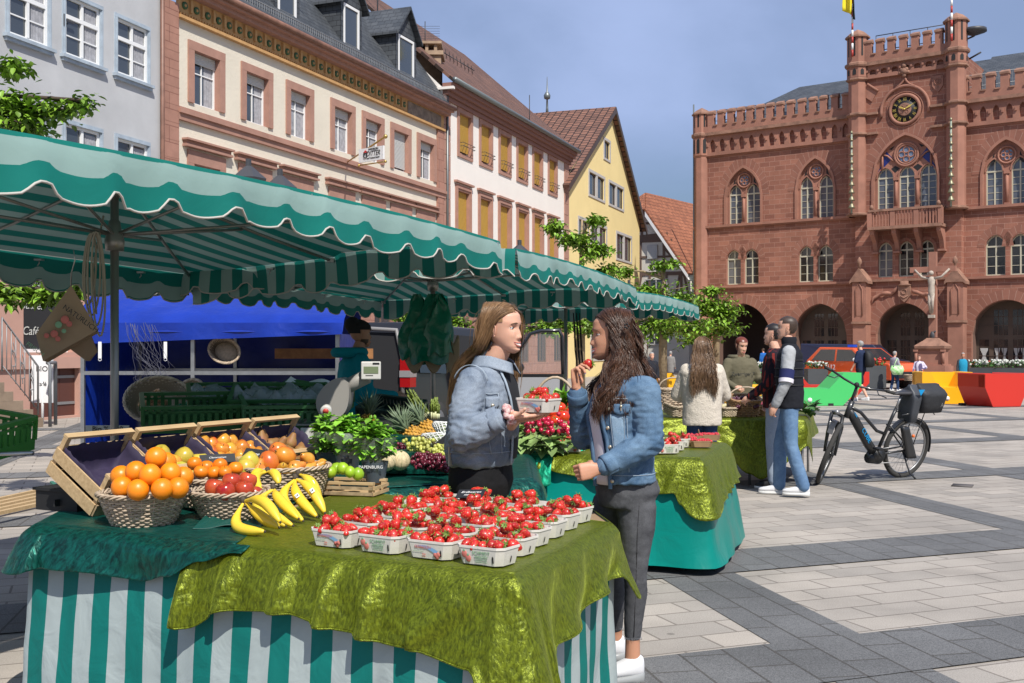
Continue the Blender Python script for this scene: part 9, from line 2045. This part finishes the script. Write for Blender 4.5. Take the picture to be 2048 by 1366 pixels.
def seatblock(label,px,d,rz,m,s=1,chair=False):
 B=V(((px-1024)/F*d,d,0)); r=thing('plaza_seat',label,'plaza seat',B,group='coloured angular plastic seats'); xs=.48 if chair else 1; b=MB(MX.Translation(B)@MX.Rotation(rz,4,'Z')); P=[(-1.4,.88),(-.93,.88),(-.52,.45),(.52,.45),(.93,.88),(1.4,.88),(1.4,.52),(.90,0),(-.90,0),(-1.4,.52)]
 if chair: b.prism([(-1.4*xs,.86),(1.4*xs,.86),(1.4*xs,.5),(.9*xs,.0),(-.9*xs,.0),(-1.4*xs,.5)],lambda x,z,h:V((x,h,z+.015)),.30,.56)
 b.prism([(x*s*xs,z*s) for x,z in P],lambda x,z,h:V((x,h,z+.01)),-.52,.52); o=b.build('moulded_body',m,r); md=o.modifiers.new('b','BEVEL'); md.width=.03; md.segments=2
 b=MB(MX.Translation(B)@MX.Rotation(rz,4,'Z')); b.tube([V((0,-.535*1,.16)),V((0,-.52,.16))],.06,14); b.build('drain_plug',mstick,r); b=MB(MX.Translation(B)@MX.Rotation(rz,4,'Z'))
 for x in(-.45,.5): b.bx(x,x+.14,-.535,-.4,0.0,.07)
 b.build('foot_slot',mblack,r)
mg_=mat('plastic_seat_green',(.06,.50,.13),.4); mr_=mat('plastic_seat_red',(.55,.03,.018),.4); my_=mat('plastic_seat_yellow',(.85,.42,.008),.4); mbl=mat('plastic_seat_blue',(.0,.28,.6),.4)
seatblock('green angular plastic seat behind the men, with a low middle',1608,30,R(2),mg_); seatblock('red angular seat behind the green one',1640,33.5,R(4),mr_,.95); seatblock('yellow angular plastic seat left of the large red one',1884,31,R(-6),my_,1,True); seatblock('large red angular plastic seat at the right edge of the square',1984,29.4,R(196),mr_,1,True)
seatblock('yellow angular seat partly hidden behind the woman in fleece',1385,34,R(10),my_,.9); seatblock('yellow angular seat partly hidden behind the auburn haired vendor',1512,27,R(60),my_,.7)
mpl_=mat('planter_anthracite',(.055,.06,.065),.6,nz=(2,.1)); mfl1=island(mat('flower_red',(.50,.03,.03),.6),.3); mfl2=island(mat('flower_white_grey',(.55,.56,.50),.7),.2)
def planter(label,px,d,w,h,l,fm,rz=0):
 B=V(((px-1024)/F*d,d,0)); r=thing('planter',label,'planter',B,group='grey planters with flowers'); T=MX.Translation(B)@MX.Rotation(rz,4,'Z'); b=MB(T); b.bx(-w/2,w/2,-l/2,l/2,.08,h); b.bx(-w/2+.05,w/2-.05,-l/2+.05,l/2-.05,0,.08); b.build('box',mpl_,r); rd=random.Random(px); g=MB(T); q=MB(T)
 for k in range(int(160*w)): p=V((rd.uniform(-w/2,w/2),rd.uniform(-l/2,l/2),h+rd.uniform(0,.22))); leafm(g,p,(rd.uniform(-1,1),rd.uniform(-1,1),rd.uniform(0,1)),(0,0,1),.12,.07)
 for k in range(int(50*w)): q.ball((rd.uniform(-w/2,w/2),rd.uniform(-l/2,l/2),h+rd.uniform(.12,.28)),.045,6,4)
 g.build('foliage',mleafd,r); q.build('blossoms',fm,r)
planter('grey planter with orange flowers in front of the fire car',1747,41,.75,.92,.6,mfl1); planter('grey planter behind the red seat left of the car',1632,44,.8,.75,.6,mfl2); planter('long grey planter with white and red flowers by the right arch',2010,40,2.4,.85,.8,mfl2,R(-30)); planter('grey planter of red flowers between the man and the long planter',1955,46,1.3,.75,.7,mfl1,R(-30)); planter('planter of pale flowers left of the town hall arches',1505,48,1.4,.7,.7,mfl2)
mcarr=mat('car_paint_orange_red',(.80,.11,.025),.25,coat=.6); mcarb=mat('van_paint_black',(.012,.012,.014),.28,coat=.5); mtint=mat('car_glass',(.02,.025,.03),.05,.9); mred_l=mat('tail_light_red',(.38,.01,.01),.15,coat=.5); mbl_l=mat('beacon_blue',(.01,.08,.6),.2)
def vehicle(name,label,cat,org,dirv,prof,win,W,paint,wheels,extras=None,wr=.34):
 dv=V((dirv[0],dirv[1],0)).normalized(); sv=V((dv.y,-dv.x,0)); O=V((org[0],org[1],0)); r=thing(name,label,cat,O); P=lambda x,y,z:O+dv*x+sv*y+V((0,0,z)); b=MB()
 n=len(prof); insf=lambda z:max(0,(z-1.0))*.16;
 L_=[P(x,W/2-insf(z),z) for x,z in prof]; R_=[P(x,-W/2+insf(z),z) for x,z in prof]; b.add(L_+R_,[tuple(range(n)),tuple(range(n,2*n))[::-1]]+[(i,n+i,n+(i+1)%n,(i+1)%n) for i in range(n)]); o=b.build('bodywork',paint,r); md=o.modifiers.new('b','BEVEL'); md.width=.04; md.segments=2
 for q in win:
  for s in(1,-1): b=MB(); b.add([P(x,s*(W/2-insf(z)+.006),z) for x,z in q],[tuple(range(len(q)))]); b.build('side_window',mtint,r)
 for x in wheels:
  for s in(1,-1): b=MB(); b.tube([P(x,s*(W/2-.2),wr),P(x,s*(W/2+.012),wr)],wr,24); w=b.build('wheel',mrub,r); b=MB(); b.tube([P(x,s*(W/2+.0),wr),P(x,s*(W/2+.02),wr)],wr*.62,18); b.build('rim',mrim,w)
 return r,P,o
cp_=[(0,.35),(4.5,.35),(4.55,.75),(4.4,.98),(3.3,1.08),(2.55,1.58),(.75,1.62),(.12,1.08),(-.02,.8)]
r,P,o=vehicle('fire_service_car','orange red fire service car marked 112 in front of the middle arches','car',(pd(1640,0,46).x,46),(.5,-.87),cp_,[[(3.1,1.06),(2.5,1.5),(1.75,1.52),(1.75,1.06)],[(1.65,1.06),(1.65,1.52),(.85,1.52),(.4,1.08)]],1.8,mcarr,(.85,3.65))
b=MB(); b.add([P(3.32,.72,1.12),P(3.32,-.72,1.12),P(2.62,-.66,1.55),P(2.62,.66,1.55)],[(0,1,2,3)]); b.add([P(3.345,.72,1.11),P(3.345,-.72,1.11),P(2.64,-.66,1.56),P(2.64,.66,1.56)],[(0,1,2,3)]); b.build('windscreen',mtint,r); b=MB(); b.bx(-.5,.5,-.12,.12,0,.09); b.v=[P(1.9,0,1.62)+V((v.x*.6,v.x*.8,v.z))+V((v.y*.8,-v.y*.6,0)) for v in b.v]; b.build('blue_light_bar',mbl_l,r)
for s in(1,-1): b=MB(); b.ball(P(2.85,s*1.0,1.12),.12,8,6,0,(1,.6,.7)); b.build('wing_mirror',mstick,r); b=MB(); b.ball(P(4.45,s*.62,.82),.15,8,6,0,(1,1.3,.6)); b.build('headlight',mstick,r)
b=MB(); b.bx(0,1,0,1,0,1); b.v=[P(4.5+.08*v.x,-.7+1.4*v.y,.42+.25*v.z) for v in b.v]; b.build('front_grille',mblack,r)
sv_=(P(0,1,0)-P(0,0,0)); T_=frame_T(P(1.5,.915,.80),(P(1,0,0)-P(0,0,0)),(0,0,1)); text('112',.30,T_,'lettering',mstick,r,.004)
T_=frame_T(P(4.585,0,.55),-sv_,(0,0,1))
vehicle('parked_van','dark blue van parked behind the fire service car','van',(pd(1610,0,52).x,52),(.85,-.5),[(0,.3),(4.6,.3),(4.6,1.0),(3.9,1.15),(3.3,1.75),(0,1.8)],[[(3.6,1.15),(3.2,1.6),(2.4,1.62),(2.4,1.15)]],1.8,mat('van_paint_navy',(.015,.02,.05),.3,coat=.5),(.9,3.7))
vo=pd(822,0,16.6); r,P,o=vehicle('market_van','black market van with its rear hatch and front door open behind the stall','van',(vo.x-.93*.95,vo.y+.37*.95),(.37,.93),[(.0,.45),(4.85,.4),(4.9,1.0),(4.3,1.15),(3.55,1.86),(.12,1.93),(0,1.7)],[[(.35,1.15),(.42,1.72),(1.3,1.74),(1.3,1.12)]],1.9,mcarb,(.95,3.9))
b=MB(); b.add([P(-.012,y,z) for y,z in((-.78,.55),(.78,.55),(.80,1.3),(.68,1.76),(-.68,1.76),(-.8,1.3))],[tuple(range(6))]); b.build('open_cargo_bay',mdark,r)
b=MB(); b.tube([P(-.03,y,z) for y,z in((.82,.5),(.84,1.3),(.72,1.80),(.0,1.84),(-.72,1.80),(-.84,1.3),(-.82,.5))],.035,8); b.build('hatch_frame',mat('van_trim_grey',(.22,.21,.20),.4,coat=.4),r)
b=MB(); b.bx(0,1,0,1,0,1); b.v=[P(-.07+.2*v.x,.80+.17*v.y,.94+.42*v.z) for v in b.v]; o=b.build('tail_light',mred_l,r); b=MB(); b.bx(0,1,0,1,0,1); b.v=[P(-.08+.22*v.x,.795+.18*v.y,1.09+.10*v.z) for v in b.v]; b.build('clear_lens',mat('lens_clear',(.30,.29,.29),.15,coat=.5),o)
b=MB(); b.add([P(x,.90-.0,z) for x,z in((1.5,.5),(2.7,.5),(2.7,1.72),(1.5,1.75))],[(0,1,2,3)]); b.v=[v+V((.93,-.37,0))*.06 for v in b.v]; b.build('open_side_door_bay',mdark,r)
S2=V((.93,-.37,0)); hg=P(3.9,.95,0); dd=(S2*.9+V((.37,.93,0))*.35).normalized(); D=lambda x,z,y=0:hg+dd*x+V((0,0,z))+V((-.37,-.93,0))*y
b=MB(); b.tube([D(.0,1.05),D(.18,1.45),D(.42,1.80),D(.62,1.85),D(.95,1.86),D(1.0,1.75),D(1.02,1.05)],.035,8); b.build('door_window_frame',mcarb,r); b=MB(); b.add([D(.05,1.08),D(.25,1.45),D(.48,1.80),D(.96,1.80),D(.98,1.08)],[(0,1,2,3,4)]); b.build('door_glass',mat('door_glass',(.5,.55,.55),.05,.9,alpha=.15),r)
b=MB(); b.prism([(0,.35),(1.03,.35),(1.05,1.06),(0,1.06)],lambda x,z,h:D(x,z,h),-.05,.05); o=b.build('open_front_door',mcarb,r); b=MB(); b.prism([(.08,.42),(.97,.42),(.98,1.0),(.05,1.0)],lambda x,z,h:D(x,z,h),.05,.075); b.build('door_lining',mat('door_lining_grey',(.30,.30,.31),.6),o); b=MB(); b.ball(D(.22,1.18,.1),.13,12,8,0,(1,.6,.75)); b.build('wing_mirror',mcarb,r)
b=MB(); b.lathe([(.24,0),(.24,.012)],28,(0,0,0)); b.v=[P(.83,.95-.07,1.42)+S2*v.z+V((.37,.93,0))*v.x+V((0,0,v.y)) for v in b.v]; b.v=[v+S2*.012 for v in b.v]; o=b.build('round_shop_sticker',mstick,r); b=MB(); b.lathe([(.15,0),(.02,.004)],9,(0,0,0)); b.v=[P(.83,.88,1.50)+S2*(v.z+.03)+V((.37,.93,0))*v.x*.9+V((0,0,v.y*.6)) for v in b.v]; b.build('sticker_green_print',mat('print_leaf_green',(.10,.35,.05),.6),o)
for tx,z in(("Marie's",1.36),('Hofladen',1.28)): text(tx,.10,frame_T(P(.83,.88,z)+S2*.03,(.37,.93,0),(0,0,1)),'lettering',mbk,r,.001)
mtl=island(mat('tree_leaf_spring',(.17,.30,.022),.5,nz=(3,.25)),.4); mtr=mat('bark_pale',(.30,.22,.13),.9,nz=(12,.25),bump=(20,.5,.02)); mtrd=mat('bark_dark',(.07,.05,.035),.9)
def tree(label,B,trunk_h,tiers,r0=.09,seed=1,leaf=.11,m=None,wrap=None,name='plane_tree'):
 """tiers: (x,y,z,rx,rz,n) leaf clouds relative to B; limbs run from the trunk"""
 B=V(B); t=thing(name,label,'tree',B,group='young plane trees on the square'); rd=random.Random(seed); b=MB(); top=max(q[2] for q in tiers); b.tube([B,B+V((.02,0,trunk_h)),B+V((.05,.02,top))],[r0,r0*.8,r0*.2],10); k=MB()
 for (x,y,z,rx,rz_,n) in tiers:
  c=B+V((x,y,z)); a=B+V((0,0,max(trunk_h*.95,min(z-.1,top*.9)))); mid=a.lerp(c,.5)+V((0,0,.1)); b.tube([a,mid,c],[r0*.35,r0*.22,.012],6)
  for i in range(max(2,n//45)):
   d=V((rd.gauss(0,.6),rd.gauss(0,.6),rd.gauss(0,.5))); e_=c+V((d.x*rx,d.y*rx,d.z*rz_)); b.tube([c.lerp(mid,.4),c.lerp(e_,.6),e_],[.02,.012,.004],4)
   for j in range(45): p=c.lerp(e_,rd.uniform(.1,1.05))+V((rd.gauss(0,.16*rx+.03),rd.gauss(0,.16*rx+.03),rd.gauss(0,.10*rx+.02))); leafm(k,p,(rd.uniform(-1,1),rd.uniform(-1,1),rd.uniform(-.9,.3)),(0,0,1),leaf*rd.uniform(.6,1.2),leaf*rd.uniform(.4,.7))
 b.build('trunk',m or mtr,t); k.build('crown',mtl,t,uv=False); return t
tg=lambda px,d:V(((px-1024)/F*d,d,0)); zy=lambda py,d:H-(py-YH)*d/F
def tiers(px,d,L): return [((x-px)/F*d,dy,zy(y,d),rx/F*d,rz_/F*d,n) for x,y,rx,rz_,n,dy in L]
tree('tree with layered bright green crown before the yellow house, pale trunk',tg(1160,27),2.3,tiers(1160,27,[(1190,440,22,12,300,0),(1115,455,26,14,350,.3),(1150,480,36,16,600,0),(1190,500,34,16,500,-.3),(1120,640,60,16,900,.2),(1180,650,50,16,800,0),(1210,545,25,20,260,0)]),.13,1,.15,wrap=1)
tree('tree with pale trunk beside the grey coated person, spreading crown',tg(1325,33),2.7,tiers(1325,33,[(1320,530,26,16,300,0),(1290,590,50,20,900,0),(1350,600,50,18,900,.2),(1320,650,80,20,1200,0),(1260,655,40,16,500,0),(1390,650,40,16,500,0),(1250,540,25,18,260,.3)]),.14,2,.17)
tree('bushy young tree in front of the leftmost town hall arch',tg(1432,36),2.6,tiers(1432,36,[(1425,580,20,14,260,0),(1415,610,40,18,800,0),(1445,625,40,18,800,0),(1425,652,48,18,1000,0),(1400,672,36,14,400,0),(1462,660,20,12,220,0)]),.13,3,.17)
tree('near tree reaching in from the left edge with large fresh leaves, above the umbrella',tg(-160,9.5),2.5,tiers(-160,9.5,[(20,135,40,16,260,0),(30,215,60,34,700,0),(110,220,50,16,350,0),(175,205,30,9,110,-.1),(60,255,70,14,350,0)]),.1,4,.085,mtrd)
tree('low leafy branches hanging behind the paper bags at the left',tg(-90,14.),1.8,tiers(-90,14.,[(30,585,50,18,400,0),(90,590,50,18,400,0),(150,575,30,12,160,0)]),.1,5,.13,mtrd)
tree('tree between the van and the pink house, leaves seen under the umbrellas',tg(930,24),2.0,tiers(930,24,[(810,632,26,10,300,0),(905,640,30,10,300,0),(975,645,20,10,200,0),(1090,655,30,14,300,0)]),.1,6,.15,mtrd)
tree('dark tree seen through the left arch of the town hall',tg(1520,86),3,[(0,0,3.6,1.6,1.6,1500)],.2,7,.3,mtrd)
mlg=mat('lantern_glass',(.35,.40,.42),.2,alpha=.6)
for lab,px,d,zt in(('left of the two black street lanterns rising behind the large umbrella',497,19,zy(318,19)),('right of the two black street lanterns rising behind the large umbrella',560,20,zy(338,20)),('street lantern in front of the left end of the town hall',1393,40,zy(590,40)),('street lantern seen just above the middle umbrella',1039,26,zy(480,26)),('street lantern in front of the half-timbered house',1258,38,zy(560,38))):
 B=tg(px,d); t=thing('street_lamp',lab,'street lamp',B,group='black street lanterns'); b=MB(); b.tube([B,B+V((0,0,.9)),B+V((0,0,zt-.75))],[.10,.07,.045],10); b.build('post',miron,t); b=MB(); b.lathe([(.14,zt-.78),(.24,zt-.36)],6,B,0,False); b.build('lantern_glass',mlg,t); b=MB(); b.lathe([(.16,zt-.80),(.13,zt-.77)],6,B,0,False); b.lathe([(.30,zt-.38),(.31,zt-.34),(.08,zt-.14),(.05,zt-.12),(.05,zt)],6,B,0,False)
 for k in range(6): q=k*PI/3; b.tube([B+V((.14*math.cos(q),.14*math.sin(q),zt-.78)),B+V((.25*math.cos(q),.25*math.sin(q),zt-.36))],.012,4)
 b.build('lantern_cap',miron,t)
t=GR.off(1.4).t; st_=thing('entrance_stairs','stone entrance steps of the pink ground floor at the far left','stairs',GR.W(t(20),1,0)); mst_=mat('step_stone',(.27,.20,.14),.9,nz=(3,.25))
for k in range(5): b=MB(GR.T); b.bx(-12,t(78-20*k) if k<4 else t(0),.0,1.5-.0*k,k*.18,(k+1)*.18-.002); b.build('step',mst_,st_)
ra_=thing('stair_railing','wrought iron railing with scrolls on the entrance steps','railing',GR.W(t(40),1.4,0)); rp0,rp1=GR.W(t(76),1.4,.18),GR.W(t(4),1.4,1.1)
b=MB(); b.tube([rp0+V((0,0,.05)),rp0+V((0,0,1.0)),rp1+V((0,0,1.0)),rp1],.022,6); b.tube([rp0+V((0,0,.15)),rp1+V((0,0,.12))],.012,5)
for k in range(9): p=rp0.lerp(rp1,k/8); b.tube([p+V((0,0,.1)),p+V((0,0,1.0))],.010,5)
b.build('handrail_and_bars',mrail,ra_); b=MB()
for k in(1.5,3.5,5.5):
 p=rp0.lerp(rp1,k/8)+V((0,0,.55))
 for s in(-1,1): b.tube([p+(rp1-rp0).normalized()*s*.10*f_*math.cos(f_*9)+V((0,0,.28*s*(1-f_)+.08*f_*math.sin(f_*9))) for f_ in np.linspace(0,1,16)],.009,5)
b.build('scrolls',mrail,ra_)
b=MB(); p=tg(100,21.5); b.tube([p,p+V((0,0,1.2)),p+V((-.05,0,1.25)),p+V((-.1,.5,1.25)),p+V((-.12,.55,1.2)),p+V((-.12,.55,0))],.035,8); tag(b.build('bicycle_stand',mat('steel_grey_paint',(.16,.17,.18),.5),loc=p),'grey steel hoop stand on the paving beside the entrance steps','stand')
an_=thing('notice_board','small white framed notice board standing by the pink wall','notice board',tg(84,22)); b=MB(); q=pd(85,758,22); b.box(q.x,q.y,q.z,.42,.05,.95); b.tube([q,V((q.x,q.y,0))],.03,6); b.build('panel',mstick,an_); text('BIO',.15,frame_T(q+V((0,-.03,.2)),(1,0,0),(0,0,1)),'lettering',mbk,an_,.002); text('café',.12,frame_T(q+V((0,-.03,-.1)),(1,0,0),(0,0,1)),'lettering',mbk,an_,.002)
ps=thing('parking_sign','blue parking sign seen through the left town hall arch','sign',tg(1507,80)); q=pd(1507,694,80); b=MB(); b.box(q.x,q.y,q.z,.9,.08,1.1); b.tube([q,V((q.x,q.y,0))],.06,6); b.build('panel',mat('sign_blue',(.01,.09,.4),.5),ps); text('P',.75,frame_T(q+V((0,-.06,0)),(1,0,0),(0,0,1)),'lettering',mstick,ps,.01)
b=MB(); b.lathe([(.15,.002),(.15,.012)],4,gz(1925,972),rz=.3); b.build('x',mat('drain_iron',(.10,.09,.085),.7)).name='drain_cover'; o=bpy.data.objects['drain_cover']; o.scale=(1,1,1); tag(o,'small dark metal drain cover set in the paving right of the bicycle','drain cover')
print('STRAWBERRIES',SBC[0])
